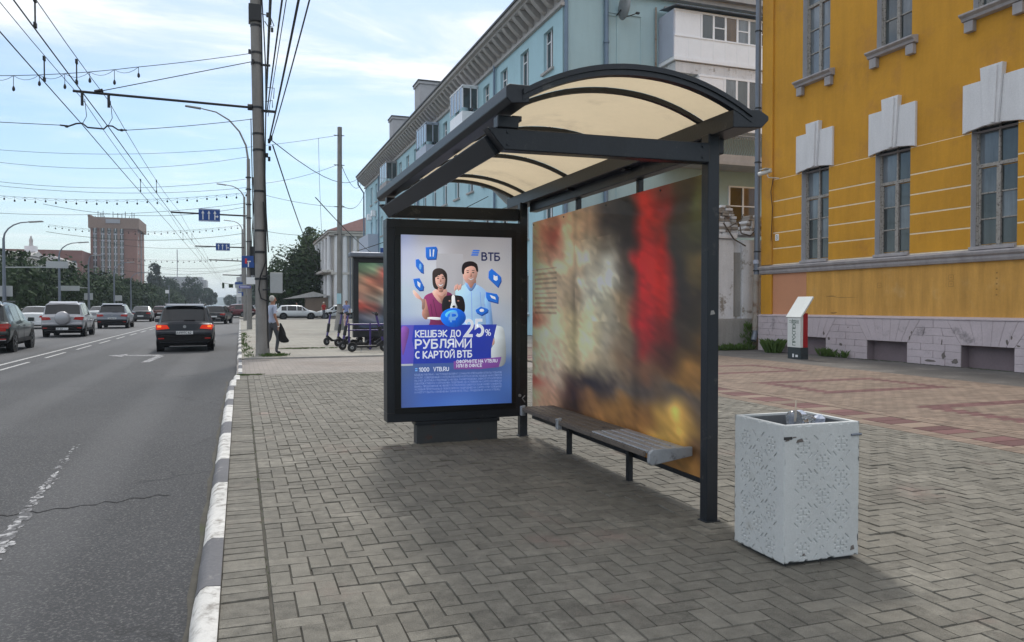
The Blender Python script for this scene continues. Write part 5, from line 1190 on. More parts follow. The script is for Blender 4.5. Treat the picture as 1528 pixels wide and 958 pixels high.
for a, c, e, g in wh: B_('window', lambda b: b.box(11.1, 11.15, a, c, e, g), 'glass_dark', WB)
for x in (11.8, 12.9, 14.3): B_('window', lambda b: (b.box(x-.03, x+.03, 95.9, 95.99, 6.0, 9.3)), 'glass_dark', WB)
B_('downpipe', lambda b: b.tube([(12.9, 95.7, 10), (12.9, 95.7, .1)], .07), 'pipe_grey', WB)
# ---------------------------------------------------------------- vehicles
def car(name, label, cat, loc, rz, L=4.3, Wd=1.8, H=1.6, pm_='paint_grey', kind='suv', parts=None, group='cars driving up the road', lit=False, detail=2, plate='A499TC 62'):
    """local frame: rear at y=0, nose at y=L"""
    t = thing(name, label, cat, loc, rz, group); ORG[t.name] = Vector((0, 0, 0))
    w = Wd/2; zb = .26 if kind == 'sedan' else .32
    zs = H*.50; zbelt = H*(.60 if kind != 'sedan' else .62); zr = H; wr = w*.70
    if kind == 'sedan':
        st = [(0, .9, zbelt+.06, .8), (.06, .97, zbelt+.08, .82), (.5, 1, zbelt+.10, .84), (.75, 1, zbelt+.13, .84), (1.5, 1, zr-.02, .68), (2.0, 1, zr, .66), (2.7, 1, zr-.03, .66), (3.35, 1, zbelt+.10, .86), (L-.5, .98, zbelt, .82), (L-.08, .9, zbelt-.14, .78), (L, .8, zbelt-.25, .7)]
        gr, gs, gw = (3, 4), [(4, 5), (5, 6)], (6, 7)
    elif kind == 'wagon':
        st = [(0, .9, zbelt, .8), (.06, .97, zbelt+.03, .8), (.12, 1, zbelt+.06, .8), (.6, 1, zr-.05, .68), (1.2, 1, zr, .68), (2.2, 1, zr, .67), (2.75, 1, zr-.06, .66), (3.45, 1, zbelt+.08, .84), (L-.5, .98, zbelt-.03, .8), (L-.08, .9, zbelt-.18, .76), (L, .8, zbelt-.28, .7)]
        gr, gs, gw = (2, 3), [(3, 4), (4, 5), (5, 6)], (6, 7)
    else:
        st = [(0, .9, zbelt-.02, .8), (.05, .975, zbelt+.01, .81), (.10, 1, zbelt+.04, .80), (.42, 1, zr-.06, .70), (.95, 1, zr, .70), (2.0, 1, zr-.005, .70), (2.6, 1, zr-.06, .68), (3.25, 1, zbelt+.10, .86), (L-.5, .98, zbelt-.01, .82), (L-.08, .9, zbelt-.16, .78), (L, .8, zbelt-.26, .7)]
        if kind == 'offroad': st[3] = (.22, 1, zr-.07, .76); st[2] = (.08, 1, zbelt+.05, .82); st[4] = (.8, 1, zr, .75); st[5] = (2.0, 1, zr, .75)
        gr, gs, gw = (2, 3), [(3, 4), (4, 5), (5, 6)], (6, 7)
    rings = []
    for (y, s, zt, fr) in st:
        a = w*s; wrf = w*fr; low = zt < zbelt+.2
        zt2 = zt; sh = min(zs, zt2-.12); be = min(zbelt, zt2-.03)
        half = [(0, zb), (a*.84, zb), (a*.965, zb+.10), (a, zb+.28), (a, sh), (a*.95, be), (wrf+.035, zt2-.045 if not low else zt2-.02), (wrf-.07, zt2-.004), (0, zt2+.02)]
        full = [(-x, z) for x, z in reversed(half[1:-1])]
        ring = half+[(x, z) for x, z in full]
        rings.append([(x, y, z) for x, z in ring])
    k = len(rings[0]); b = MB(); vs = [v for r_ in rings for v in r_]; n = len(rings)
    fs = []
    for i in range(n-1):
        for j in range(k): fs.append((i*k+j, (i+1)*k+j, (i+1)*k+(j+1) % k, i*k+(j+1) % k))
    fs += [tuple(range(k)), tuple(range(n*k-1, (n-1)*k-1, -1))]
    b.add(vs, fs); body = b.build('body', pm_, t, smooth=50, bevel=.045, seg=3); body.modifiers['b'].angle_limit = R(22)
    def patch(strips, m, nm, off=.007, mg=.05):
        """strips: list of rows of points forming a grid; shrunk at the border"""
        g = [[Vector(p) for p in row] for row in strips]
        R_, C_ = len(g), len(g[0])
        def at(u, v):
            i = min(int(u), R_-2); j = min(int(v), C_-2); fu, fv = u-i, v-j
            return (g[i][j]*(1-fv)+g[i][j+1]*fv)*(1-fu)+(g[i+1][j]*(1-fv)+g[i+1][j+1]*fv)*fu
        hu = (g[0][0]-g[-1][0]).length; hv = sum((g[0][j]-g[0][j+1]).length for j in range(C_-1))
        mu = min(.3, mg/max(hu, .01))*(R_-1); mv = min(.3, mg/max(hv, .01))*(C_-1)
        us_ = [mu]+[i for i in range(1, R_-1)]+[R_-1-mu]; vs_ = [mv]+[j for j in range(1, C_-1)]+[C_-1-mv]
        pts = [[at(u, v) for v in vs_] for u in us_]
        nn = (pts[-1][0]-pts[0][0]).cross(pts[0][-1]-pts[0][0]).normalized()
        cc_ = sum((p for r_ in pts for p in r_), Vector())/(R_*C_)
        if nn.dot(cc_-Vector((0, L*.45, H*.5))) < 0: nn = -nn
        mb = MB(); mb.add([p+nn*off for r_ in pts for p in r_], [(i*C_+j, i*C_+j+1, (i+1)*C_+j+1, (i+1)*C_+j) for i in range(R_-1) for j in range(C_-1)])
        return mb.build(nm, m, t, smooth=60)
    r2 = lambda i, idx: [rings[i][j] for j in idx]
    top = [6, 7, 8, 9, 10]
    patch([r2(gr[0], top), r2(gr[1], top)], 'car_glass', 'rear_window', mg=.05)
    patch([r2(gw[0], top), r2(gw[1], top)], 'car_glass', 'windshield', mg=.05)
    for s, (j0, j1) in ((1, (5, 6)), (-1, (11, 10))):
        for (a, c) in gs:
            patch([[rings[a][j0], rings[a][j1]], [rings[c][j0], rings[c][j1]]], 'car_glass', 'side_window', mg=.035)
        a, c = gw
        p0, p1, p2 = Vector(rings[a][j0]), Vector(rings[a][j1]), Vector(rings[c][j0]).lerp(Vector(rings[a][j0]), .25)
        ce = (p0+p1+p2)/3; mb = MB(); mb.add([ce+(p-ce)*.82+Vector((s*.008, 0, 0)) for p in (p0, p1, p2)], [(0, 1, 2)]); mb.build('side_window', 'car_glass', t)
    # wheels and arches
    wr_ = .345 if kind != 'sedan' else .32; wy = (.82 if kind != 'sedan' else .95, L-.85)
    for s in (-1, 1):
        for y in wy:
            mb = MB(); mb.cyl((s*(w-.02), y, wr_), (s*(w+.004), y, wr_), wr_+.055, n=22); mb.build('wheel_arch', 'under', t, smooth=40)
            mb = MB(); mb.lathe((s*(w-.11), y, wr_), [(wr_*.6, -.11), (wr_*.95, -.105), (wr_, -.07), (wr_, .07), (wr_*.95, .105), (wr_*.6, .11)], 22, ax='x'); wh_ = mb.build('wheel', 'tyre', t, smooth=40)
            mb = MB(); xx = s*(w+.005)
            mb.lathe((xx, y, wr_), [(wr_*.62, -.02), (wr_*.62, .0), (wr_*.56, -.004 if s > 0 else .004)], 18, ax='x')
            for q in range(5):
                a = q*1.2566; mb.prism([(xx+s*.003, y+math.cos(a-.16)*wr_*.12, wr_+math.sin(a-.16)*wr_*.12), (xx+s*.003, y+math.cos(a-.12)*wr_*.6, wr_+math.sin(a-.12)*wr_*.6), (xx+s*.003, y+math.cos(a+.12)*wr_*.6, wr_+math.sin(a+.12)*wr_*.6), (xx+s*.003, y+math.cos(a+.16)*wr_*.12, wr_+math.sin(a+.16)*wr_*.12)], (s*.012, 0, 0))
            rm = mb.build('rim', 'rim', wh_)
    mb = MB(); mb.box(-w*.8, w*.8, .15, L-.15, .20, zb+.04); mb.build('underbody', 'under', t)
    # rear details
    def rp(f, m, nm, bevel=.01, lab=None, smooth=0):
        mb = MB(); f(mb); o = mb.build(nm, m, t, bevel=bevel, smooth=smooth); 
        if lab: o['label'] = lab
        return o
    rp(lambda b: b.prism([(-w*.93, -.045, zb+.02), (w*.93, -.045, zb+.02), (w*.97, -.05, zb+.26), (-w*.97, -.05, zb+.26)], (0, .09, 0)), 'under' if kind != 'sedan' else pm_, 'bumper', .03)
    if kind != 'sedan': rp(lambda b: b.box(-w*.96, w*.96, -.06, .05, zb+.27, zb+.40), pm_, 'bumper', .035, 'painted upper bumper')
    zl = zbelt-.10
    for s in (-1, 1):
        rp(lambda b: b.prism([(s*w*.52, -.018, zl-.065), (s*w*.955, -.012, zl-.10), (s*w*.985, -.006, zl+.07), (s*w*.60, -.018, zl+.055)], (0, .05, 0)), 'brake_lit' if lit else 'taillight', 'taillight', .008)
        rp(lambda b: b.prism([(s*w*.955, -.012, zl-.10), (s*w*1.004, .20, zl-.02), (s*w*1.004, .20, zl+.05), (s*w*.985, -.006, zl+.07)], (-s*.03, 0, 0)), 'brake_lit' if lit else 'taillight', 'taillight', .004)
        if lit: rp(lambda b: b.box(s*w*.80, s*w*.93, -.024, -.016, zl-.02, zl+.04), 'brake_core', 'brake_lamp', .004)
        rp(lambda b: (b.box(s*w*1.0, s*(w*1.0+.05), 2.72, 2.80, zbelt+.03, zbelt+.06), b.box(s*(w+.04), s*(w+.22), 2.68, 2.84, zbelt, zbelt+.14)), pm_ if kind != 'x' else 'under', 'mirror', .03)
        rp(lambda b: b.prism([(s*w*.62, L-.06, zbelt-.22), (s*w*.93, L-.14, zbelt-.20), (s*w*.95, L-.3, zbelt-.10), (s*w*.65, L-.10, zbelt-.14)], (0, .05, 0)), 'lamp_clear', 'headlight', .008)
        if detail > 1 and kind != 'sedan': rp(lambda b: b.tube([(s*wr*.98, .55, H-.03), (s*wr*1.0, .65, H+.035), (s*wr*1.0, 2.3, H+.03), (s*wr*.97, 2.5, H-.03)], .018, 6), 'dark_steel', 'roof_rail', 0, smooth=40)
        if detail > 1: rp(lambda b: b.box(s*w*.70, s*w*.9, -.058, -.045, zb+.12, zb+.16), 'taillight', 'reflector', .003)
    pz = zl-.20 if kind in ('suv',) else zb+.30
    if kind == 'offroad': pz = zb+.10
    pl = rp(lambda b: b.box(-.26, .26, -.068, -.05 if kind != 'suv' else -.005, pz-.056, pz+.056), 'plate', 'number_plate', .004)
    if detail > 1:
        text(plate, .098, 'wire', t, (-.245, -.0695, pz-.034), (90, 0, 0), .003, 'plate_lettering')
        rp(lambda b: b.prism([(-w*.68, .30, H-.055), (w*.68, .30, H-.055), (w*.64, .62, H+.012), (-w*.64, .62, H+.012)], (0, -.02, .025)), pm_, 'spoiler', .012)
        rp(lambda b: b.box(-.02, .32, .10, .12, zbelt+.10, zbelt+.125) if kind == 'suv' else b.box(-.02, .02, 0, 0.01, zbelt, zbelt+.01), 'under', 'wiper', .004)
        rp(lambda b: b.lathe((0, -.012, zl+.02), [(.055, 0), (.055, .012)], 14), 'steel', 'badge', 0) if 0 else None
        rp(lambda b: b.cyl((0, -.016, zl-.0), (0, -.004, zl-.0), .05, n=14), 'steel', 'badge', 0, smooth=40)
        rp(lambda b: b.tube([(0, .75, H), (0, .68, H+.12)], .012, 5), 'under', 'antenna', 0)
        for s in (-1, 1):
            for yd in (1.25, 2.25): rp(lambda b: b.box(s*(w-.002), s*(w+.004), yd, yd+.012, zb+.12, zs), 'under', 'door_gap', 0)
            rp(lambda b: (b.box(s*w, s*(w+.03), 1.35, 1.52, zs+.02, zs+.05), b.box(s*w, s*(w+.03), 2.32, 2.5, zs+.02, zs+.05)), pm_, 'door_handle', .008)
            rp(lambda b: b.box(s*(w-.02), s*(w+.012), 1.2, L-1.25, zb-.01, zb+.11), 'under', 'sill_cladding', .01)
    return t, rp, (w, zl, zb, zbelt)
RZ = -.15
car('car', 'charcoal crossover with its brake lights lit in the kerb lane ahead', 'car', (-1.74, 27.6, RZ), R(1), 4.27, 1.78, 1.58, 'paint_charcoal', lit=True)
t, rp, q = car('car', 'silver off-roader with a round spare wheel cover on its tailgate', 'car', (-8.15, 42.3, RZ), R(2), 4.4, 1.82, 1.72, 'paint_silver', 'offroad', plate='K218OM 62')
rp(lambda b: b.lathe((.02, -.10, .97), [(.02, -.12), (.26, -.115), (.325, -.07), (.335, .02), (.30, .10)], 28), 'paint_silver', 'spare_wheel_cover', 0, smooth=50) if 0 else None
mb = MB(); prof = [(.30, .10), (.335, .02), (.325, -.07), (.26, -.115), (.02, -.12)]; vs = []; n = 30
for r_, h in prof:
    for i in range(n): a = 2*math.pi*i/n; vs.append((.02+r_*math.cos(a), -.12+h, .94+r_*math.sin(a)))
mb.add(vs, [(i*n+j, i*n+(j+1) % n, (i+1)*n+(j+1) % n, (i+1)*n+j) for i in range(4) for j in range(n)]+[tuple(range(4*n, 5*n))]); mb.build('spare_wheel_cover', 'paint_silver', t, smooth=50)
car('car', 'grey crossover with a full width light strip behind the silver off-roader', 'car', (-8.1, 57.3, RZ), R(1.5), 4.7, 1.88, 1.66, 'paint_grey', plate='C305BA 62')
car('car', 'dark saloon fourth in the queue of the left lane', 'car', (-8.9, 80, RZ), R(1), 4.6, 1.8, 1.5, 'paint_black', 'sedan', detail=1)
car('car', 'small dark red car at the far end of the left lane', 'car', (-9.6, 106, RZ), R(1), 4.2, 1.75, 1.5, 'paint_red', 'suv', detail=1)
t, rp, (w, zl, zb, zbelt) = car('car', 'dark green SUV cut by the left edge of the frame', 'car', (-7.95, 28.6, RZ), R(3), 4.6, 1.88, 1.66, 'paint_dark', plate='M630PE 62')
rp(lambda b: b.prism([(w*.62, -.02, zl-.32), (w*.86, -.02, zl-.34), (w*.90, -.02, zl-.05), (w*.60, -.02, zl-.05)], (0, .04, 0)), 'taillight', 'taillight', .008)
rp(lambda b: b.box(-w*.6, w*.6, -.022, .01, zl+.03, zl+.07), 'taillight', 'light_bar', .005)
rp(lambda b: b.box(-w*.9, w*.9, -.065, -.04, zb+.10, zb+.125), 'steel', 'chrome_strip', .003)
car('car', 'white saloon half hidden behind the silver off-roader', 'car', (-13.0, 58, RZ), R(1), 4.5, 1.78, 1.5, 'paint_white', 'sedan', detail=1)
car('car', 'pale car glimpsed between the off-roader and the grey crossover', 'car', (-12.9, 82, RZ), R(1), 4.4, 1.76, 1.48, 'paint_white', 'sedan', detail=1)
car('car', 'black car just ahead of the braking crossover', 'car', (-2.05, 68, RZ), R(-8), 4.3, 1.8, 1.56, 'paint_black', detail=1)
car('car', 'tiny grey car far ahead near the lights', 'car', (-1.9, 118, RZ), 0, 4.3, 1.78, 1.5, 'paint_grey', 'sedan', detail=1)
car('car', 'tiny dark van like car far ahead near the lights', 'car', (-.4, 105, RZ), 0, 4.3, 1.78, 1.75, 'paint_black', detail=1)
car('car', 'dark red car far ahead beside the kerb', 'car', (1.5, 101, -.08), R(60), 4.3, 1.78, 1.65, 'paint_maroon', detail=1)
car('car', 'white estate car parked across the end of the forecourt', 'car', (3.5, 84.6, -.07), R(-90), 4.5, 1.74, 1.5, 'paint_white', 'wagon', group='cars parked at the end of the forecourt', detail=1)
car('car', 'white saloon behind the standing scooters', 'car', (12.6, 87.5, -.07), R(90), 4.5, 1.78, 1.5, 'paint_white', 'sedan', group='cars parked at the end of the forecourt', detail=1)

# ---------------------------------------------------------------- people
def skin(name, verts, edges, radii, mats, matf, parent, sub=2, smooth=60):
    me = bpy.data.meshes.new(name); me.from_pydata(verts, edges, []); o = bpy.data.objects.new(name, me); COL.objects.link(o)
    s = o.modifiers.new('s', 'SKIN'); s.use_smooth_shade = True
    for i, r_ in enumerate(radii):
        sv = me.skin_vertices[0].data[i]; sv.radius = r_ if isinstance(r_, tuple) else (r_, r_); sv.use_root = (i == 0)
    u = o.modifiers.new('u', 'SUBSURF'); u.levels = sub; u.render_levels = sub
    dg = bpy.context.evaluated_depsgraph_get(); dg.update(); m2 = bpy.data.meshes.new_from_object(o.evaluated_get(dg)); bpy.data.objects.remove(o)
    m2.materials.clear()
    for m in mats: m2.materials.append(M[m])
    for p in m2.polygons: p.material_index = matf(p.center); p.use_smooth = True
    ob = bpy.data.objects.new(name, m2); COL.objects.link(ob); ob.parent = parent; return ob
def person(label, loc, rz, h, mats, hair, stride=.18, group=None, holding=False, detail=True):
    t = thing('person', label, 'person', loc, rz, group); ORG[t.name] = Vector((0, 0, 0)); s = h/1.7
    V = [(0, 0, .93), (0, .0, 1.08), (0, -.01, 1.25), (0, 0, 1.38), (0, .01, 1.47), (0, .02, 1.545), (0, .03, 1.63), (0, .02, 1.69),
         (.17, 0, 1.39), (.22, -.02, 1.14), (.235, .06, .92), (.235, .09, .83), (-.17, 0, 1.39), (-.22, -.03, 1.14), (-.23, .04, .92), (-.225, .06, .83),
         (.095, .02, .86), (.10, stride*.6, .48), (.10, stride*.3, .09), (.10, stride*.3+.14, .035), (-.095, 0, .86), (-.10, -stride*.2, .48), (-.10, -stride*1.1, .10), (-.10, -stride*1.1+.13, .04), (0, .085, 1.595)]
    E_ = [(0, 1), (1, 2), (2, 3), (3, 4), (4, 5), (5, 6), (6, 7), (3, 8), (8, 9), (9, 10), (10, 11), (3, 12), (12, 13), (13, 14), (14, 15), (0, 16), (16, 17), (17, 18), (18, 19), (0, 20), (20, 21), (21, 22), (22, 23)]
    Rr = [(.15, .11), (.13, .10), (.155, .11), (.15, .10), (.052, .055), (.065, .075), (.078, .095), (.055, .06), .062, .042, .03, (.034, .018), .062, .042, .03, (.034, .018), .085, .06, .042, (.045, .03), .085, .06, .042, (.045, .03), .01]
    V = V[:24]; Rr = Rr[:24]
    V = [(x*s, y*s, z*s) for x, y, z in V]; Rr = [tuple(a*s for a in r_) if isinstance(r_, tuple) else r_*s for r_ in Rr]
    def mf(c):
        x, y, z = c.x/s, c.y/s, c.z/s
        if z < .075: return 3
        if z > 1.455: return 0
        if abs(x) > .175 and z < 1.20: return 0
        if z < .93: return 2
        return 1
    skin('body', V, E_, Rr, mats, mf, t)
    # face and hair
    mb = MB(); mb.lathe((0, .005*s, 1.60*s), [(.03, -.06*s), (.080*s, -.02*s), (.094*s, .04*s), (.088*s, .09*s), (.055*s, .125*s), (.01, .135*s)], 14)
    mb.v = [(x, (y-.03*s) if y > 0 else y, z) for x, y, z in mb.v]
    mb.build('hair', hair, t, smooth=70)
    mb = MB(); mb.prism([(-.012*s, .115*s, 1.575*s), (.012*s, .115*s, 1.575*s), (0, .10*s, 1.62*s)], (0, .022*s, -.004*s)); mb.build('nose', mats[0], t, bevel=.003)
    for q in (-1, 1):
        mb = MB(); mb.lathe((q*.032*s, .112*s, 1.618*s), [(.004, -.003), (.009*s, 0), (.004, .003)], 8); mb.build('eye', 'hair_dark', t)
        mb = MB(); mb.lathe((q*.078*s, .02*s, 1.585*s), [(.006, -.02*s), (.014*s, 0), (.006, .025*s)], 8); mb.build('ear', mats[0], t, smooth=60)
        # hands: palm with five fingers
        px, py, pz_ = (.235*s if q > 0 else -.225*s), (.09*s if q > 0 else .06*s), .80*s
        fv, fe, fr = [(px, py, pz_+.03)], [], [(.03, .014)]
        for k, (dy, ln) in enumerate(((-.030, .065), (-.010, .078), (.010, .082), (.030, .074))):
            b0 = len(fv); fv += [(px, py+dy, pz_-.02), (px-q*.008, py+dy*1.1, pz_-.02-ln*.5), (px-q*.025, py+dy*1.1, pz_-.02-ln)]; fe += [(0, b0), (b0, b0+1), (b0+1, b0+2)]; fr += [.010, .009, .007]
        b0 = len(fv); fv += [(px-q*.01, py+.045, pz_+.01), (px-q*.02, py+.06, pz_-.03)]; fe += [(0, b0), (b0, b0+1)]; fr += [.011, .008]
        if detail: skin('hand', fv, fe, fr, [mats[0]], lambda c: 0, t, 1)
    return t
person('white haired person in a pale blue shirt and grey trousers walking beside the tall pole', (.88, 22.95, 0), R(-70), 1.66, ['skin', 'shirt', 'trousers', 'cloth_black'], 'hair_white', .22)
mb = MB(); c = (1.10, 22.74)
mb.add([], [])
pts = [(.05, 1.02), (.07, .85), (.16, .70), (.22, .52), (.20, .42), (.02, .40)]
vs = []; n = 12
for (r_, z, ox) in ((.02, .90, -.02), (.035, .83, 0), (.06, .74, .02), (.09, .62, .04), (.11, .50, .06), (.13, .40, .09), (.10, .35, .10), (.03, .335, .09)):
    for i in range(n):
        a = 2*math.pi*i/n; rr2 = r_*(1+.22*math.sin(a*3+z*9)); vs.append((c[0]+ox+rr2*math.cos(a), c[1]+rr2*.55*math.sin(a), z))
mb = MB(); mb.add(vs, [(i*n+j, i*n+(j+1) % n, (i+1)*n+(j+1) % n, (i+1)*n+j) for i in range(7) for j in range(n)]+[tuple(range(n-1, -1, -1)), tuple(range(7*n, 8*n))])
tag(mb.build('bag', 'cloth_black', loc=(1.1, 22.75, .35), smooth=50), 'large limp black bag carried by the person at the tall pole', 'bag')
person('distant person in a blue top with dark hair beyond the scooters', (6.55, 50.5, 0), R(170), 1.7, ['skin', 'cloth_blue', 'cloth_pink', 'cloth_black'], 'hair_dark', .1, detail=False)
person('distant person in red near the white building columns', (8.2, 81, 0), R(200), 1.75, ['skin', 'cloth_red', 'trousers', 'cloth_black'], 'hair_white', .1, detail=False)
person('tiny person in dark clothes by the trees at the end of the forecourt', (6.0, 88.5, 0), R(150), 1.7, ['skin', 'cloth_black', 'trousers', 'cloth_black'], 'hair_dark', .1, detail=False)

# ---------------------------------------------------------------- scooters
def scooter(label, loc, rz, lean=0, purple=True, cat='scooter'):
    t = thing('electric_scooter', label, cat, loc, rz, 'electric scooters parked before the second light box'); ORG[t.name] = Vector((0, 0, 0))
    def p(f, m, nm, sm=40, bv=0):
        mb = MB(); f(mb); return mb.build(nm, m, t, smooth=sm, bevel=bv)
    for y in (0, .98):
        w_ = p(lambda b: b.lathe((0, y, .135), [(.07, -.028), (.115, -.03), (.135, -.012), (.135, .012), (.115, .03), (.07, .028)], 18, ax='x'), 'scooter_black', 'wheel')
        mb = MB(); mb.lathe((0, y, .135), [(.075, -.024), (.02, -.034), (.02, .034), (.075, .024)], 14, ax='x'); r_ = mb.build('rim', 'steel', t); r_.parent = w_
    p(lambda b: b.box(-.085, .085, .14, .74, .13, .195), 'scooter_black', 'deck', 0, .012)
    p(lambda b: b.prism([(-.03, .70, .19), (-.03, .90, .34), (-.03, .96, .36), (-.03, .92, .22), (-.03, .74, .14)], (.06, 0, 0)), 'scooter_black', 'neck', 0, .008)
    p(lambda b: (b.tube([(-.04, .98, .135), (-.04, .95, .32), (0, .93, .36)], .014), b.tube([(.04, .98, .135), (.04, .95, .32), (0, .93, .36)], .014)), 'scooter_black', 'fork')
    p(lambda b: b.tube([(0, .94, .34), (0, .74, 1.10)], [.036, .030], 10), 'scooter_purple', 'stem')
    p(lambda b: b.tube([(0, .90, .46), (0, .83, .76)], .052, 10), 'scooter_black', 'battery_pack')
    p(lambda b: b.tube([(-.25, .69, 1.17), (-.08, .73, 1.13), (.08, .73, 1.13), (.25, .69, 1.17)], .016, 8), 'scooter_black', 'handlebar')
    p(lambda b: b.box(-.05, .05, .70, .79, 1.10, 1.18), 'scooter_black', 'display', 0, .012)
    p(lambda b: b.prism([(-.05, -.16, .20), (-.05, -.05, .30), (-.05, .10, .28), (-.05, .16, .21), (-.05, .10, .245), (-.05, -.04, .27)], (.10, 0, 0)), 'scooter_black', 'rear_fender', 0, .004)
    p(lambda b: b.tube([(.02, .30, .13), (.14, .24, .01)], .010), 'steel', 'kickstand')
    for s in (-1, 1): p(lambda b: b.tube([(s*.16, .71, 1.15), (s*.26, .685, 1.172)], .020, 8), 'scooter_black', 'grip')
    return t
# the three upright ones face left, the others stand side-on
a = scooter('leftmost scooter of the upright trio in front of the far post', (3.68, 28.05, 0), R(125)); a.rotation_euler.y = R(4)
b_ = scooter('middle scooter of the upright trio', (3.98, 27.1, 0), R(122)); b_.rotation_euler.y = R(4)
c_ = scooter('right hand scooter of the upright trio, nearest the purple rail', (3.95, 24.75, 0), R(112)); c_.rotation_euler.y = R(4)
scooter('scooter standing side-on nearest the camera with its tail to the left', (3.17, 23.2, 0), R(-88))
scooter('scooter standing side-on just behind the nearest one', (3.5, 25.2, 0), R(-84))
scooter('rear scooter half hidden behind the first light box', (4.35, 26.2, 0), R(-70))
rk = thing('parking_rail', 'low purple scooter parking rail in front of the second light box', 'rail', (4.0, 24.4, 0))
B_('rail', lambda b: (b.tube([(3.2, 24.5, .80), (5.6, 24.4, .80)], .028, 8), b.tube([(3.2, 24.5, .62), (5.6, 24.4, .62)], .018, 8)), 'scooter_purple', rk, smooth=40)
for x in (3.25, 3.92, 4.7, 5.5): B_('rail_post', lambda b: b.tube([(x, 24.47, 0), (x, 24.47, .84)], .03, 8), 'scooter_purple', rk, smooth=40)

# ---------------------------------------------------------------- second light box
L2 = thing('advertising_light_box', 'second light box with a blurred red and green poster behind the scooters', 'advertising board', (4.5, 26.8, 0))
B_('cabinet', lambda b: (b.box(3.69, 3.87, 26.6, 26.9, .30, 3.05), b.box(5.81, 5.99, 26.6, 26.9, .30, 3.05), b.box(3.871, 5.809, 26.6, 26.9, .30, .62), b.box(3.871, 5.809, 26.6, 26.9, 2.9, 3.05), b.box(3.871, 5.809, 26.7, 26.9, .62, 2.9)), 'dark_steel', L2, bevel=.01)
B_('cap', lambda b: b.box(3.56, 6.11, 26.4, 27.0, 3.06, 3.24), 'pipe_grey', L2, bevel=.05)
B_('foot', lambda b: b.box(4.1, 5.5, 26.65, 26.85, -.02, .30), 'dark_steel', L2)
B_('top_sign', lambda b: b.box(4.62, 5.02, 26.55, 26.6, 3.25, 3.42), 'sign_blue', L2, bevel=.01)
tb2 = [[(66,100,72), (70,96,72), (64,84,84), (44,56,60), (56,60,60)], [(84,104,76), (96,110,84), (150,66,60), (150,60,52), (120,70,60)], [(120,96,76), (140,84,66), (170,96,80), (130,110,96), (110,96,90)], [(140,104,84), (120,84,66), (150,120,100), (140,116,104), (90,80,84)], [(150,110,96), (110,96,84), (120,124,116), (60,70,80), (70,84,90)], [(150,60,50), (110,56,50), (60,66,76), (72,84,92), (44,56,70)], [(60,60,70), (84,84,90), (44,54,68), (50,60,76), (40,50,66)], [(36,44,60), (40,48,66), (34,44,60), (40,48,60), (34,42,58)]]
n5 = vn(31)
colour_sheet('poster', 'print_gloss', L2, lambda u, v: (3.88+u*1.92, 26.69, 2.89-v*2.26), 60, 70, lambda u, v: ygrid(tb2, pu, [i/7 for i in range(8)], u, min(1, max(0, v-u*.12+.05)))*(1+.7*(n5(u*3+v*2, v*24-u*9)-.5)))

# ---------------------------------------------------------------- information stand
IS = thing('information_stand', 'white and red information pillar with a sloping top before the plinth', 'information stand', (13.95, 16.45, 0))
a0, a1, b0, b1 = 13.75, 14.0, 16.15, 16.65
B_('base_block', lambda b: b.box(a0, a1+.0, b0, b1, -.01, .30), 'info_dark', IS, bevel=.01)
B_('front_board', lambda b: b.box(a0-.01, a0+.08, b0+.002, b1, .302, 1.12), 'info_white', IS, bevel=.006)
B_('side_board', lambda b: b.box(a0+.085, a1-.01, b0+.01, b1-.01, .302, 1.20), 'info_red', IS, bevel=.006)
B_('sloping_top', lambda b: b.prism([(a0-.03, b0-.03, 1.10), (a1+.12, b0-.03, 1.64), (a1+.15, b0-.03, 1.61), (a0+.0, b0-.03, 1.07)], (0, .58, 0)), 'info_white', IS, bevel=.005)
text('ПРОСПЕКТ', .16, 'ink_green', IS, (a0-.0115, 16.34, .36), (90, -90, -90), .004, 'lettering')
for i in range(4): B_('print_mark', lambda b: b.box(a0-.012, a0-.0105, b0+.06, b1-.06-.08*(i % 2), 1.00-i*.022, 1.01-i*.022), 'ink_green', IS)
B_('print_mark', lambda b: (b.box(a0-.012, a0-.0005, b0+.1, b0+.18, .05, .11), b.box(a0-.012, a0-.0005, b0+.25, b0+.3, .04, .13)), 'sign_white', IS)

# ---------------------------------------------------------------- poles, lamps, signs
BP = thing('utility_pole', 'tall leaning concrete pole by the kerb carrying cables and the trolley arm', 'pole', (.69, 22.6, 0))
def pole_x(z): return .60-.0145*z
B_('shaft', lambda b: b.tube([(pole_x(z), 22.6, z) for z in (-.1, .4, 3, 6, 9, 13)], [.20, .18, .15, .142, .136, .13], 16), 'concrete_pole', BP, smooth=40)
for z in (2.15, 2.9, 3.5, 4.6, 5.75, 6.2, 6.93, 8.15, 8.45, 9.2): B_('band', lambda b: b.cyl((pole_x(z), 22.6, z-.03), (pole_x(z), 22.6, z+.03), .185-.005*z if z < 3 else .165-.002*z, n=16), 'dark_steel', BP, smooth=40)
B_('junction_box', lambda b: b.box(.80, 1.13, 22.25, 22.4, 1.75, 2.32), 'sign_back', BP, bevel=.015)
B_('box_bracket', lambda b: (b.box(.6, .8, 22.3, 22.36, 2.2, 2.24), b.box(.6, .8, 22.3, 22.36, 1.82, 1.86)), 'dark_steel', BP)
B_('cable_loop', lambda b: b.tube([(.64, 22.42, 4.3), (.68, 22.40, 3.4), (.68, 22.40, 2.6), (.54, 22.40, 2.2), (.50, 22.39, 1.85), (.56, 22.38, 1.60), (.74, 22.38, 1.52)], .022, 6), 'wire', BP, smooth=40)
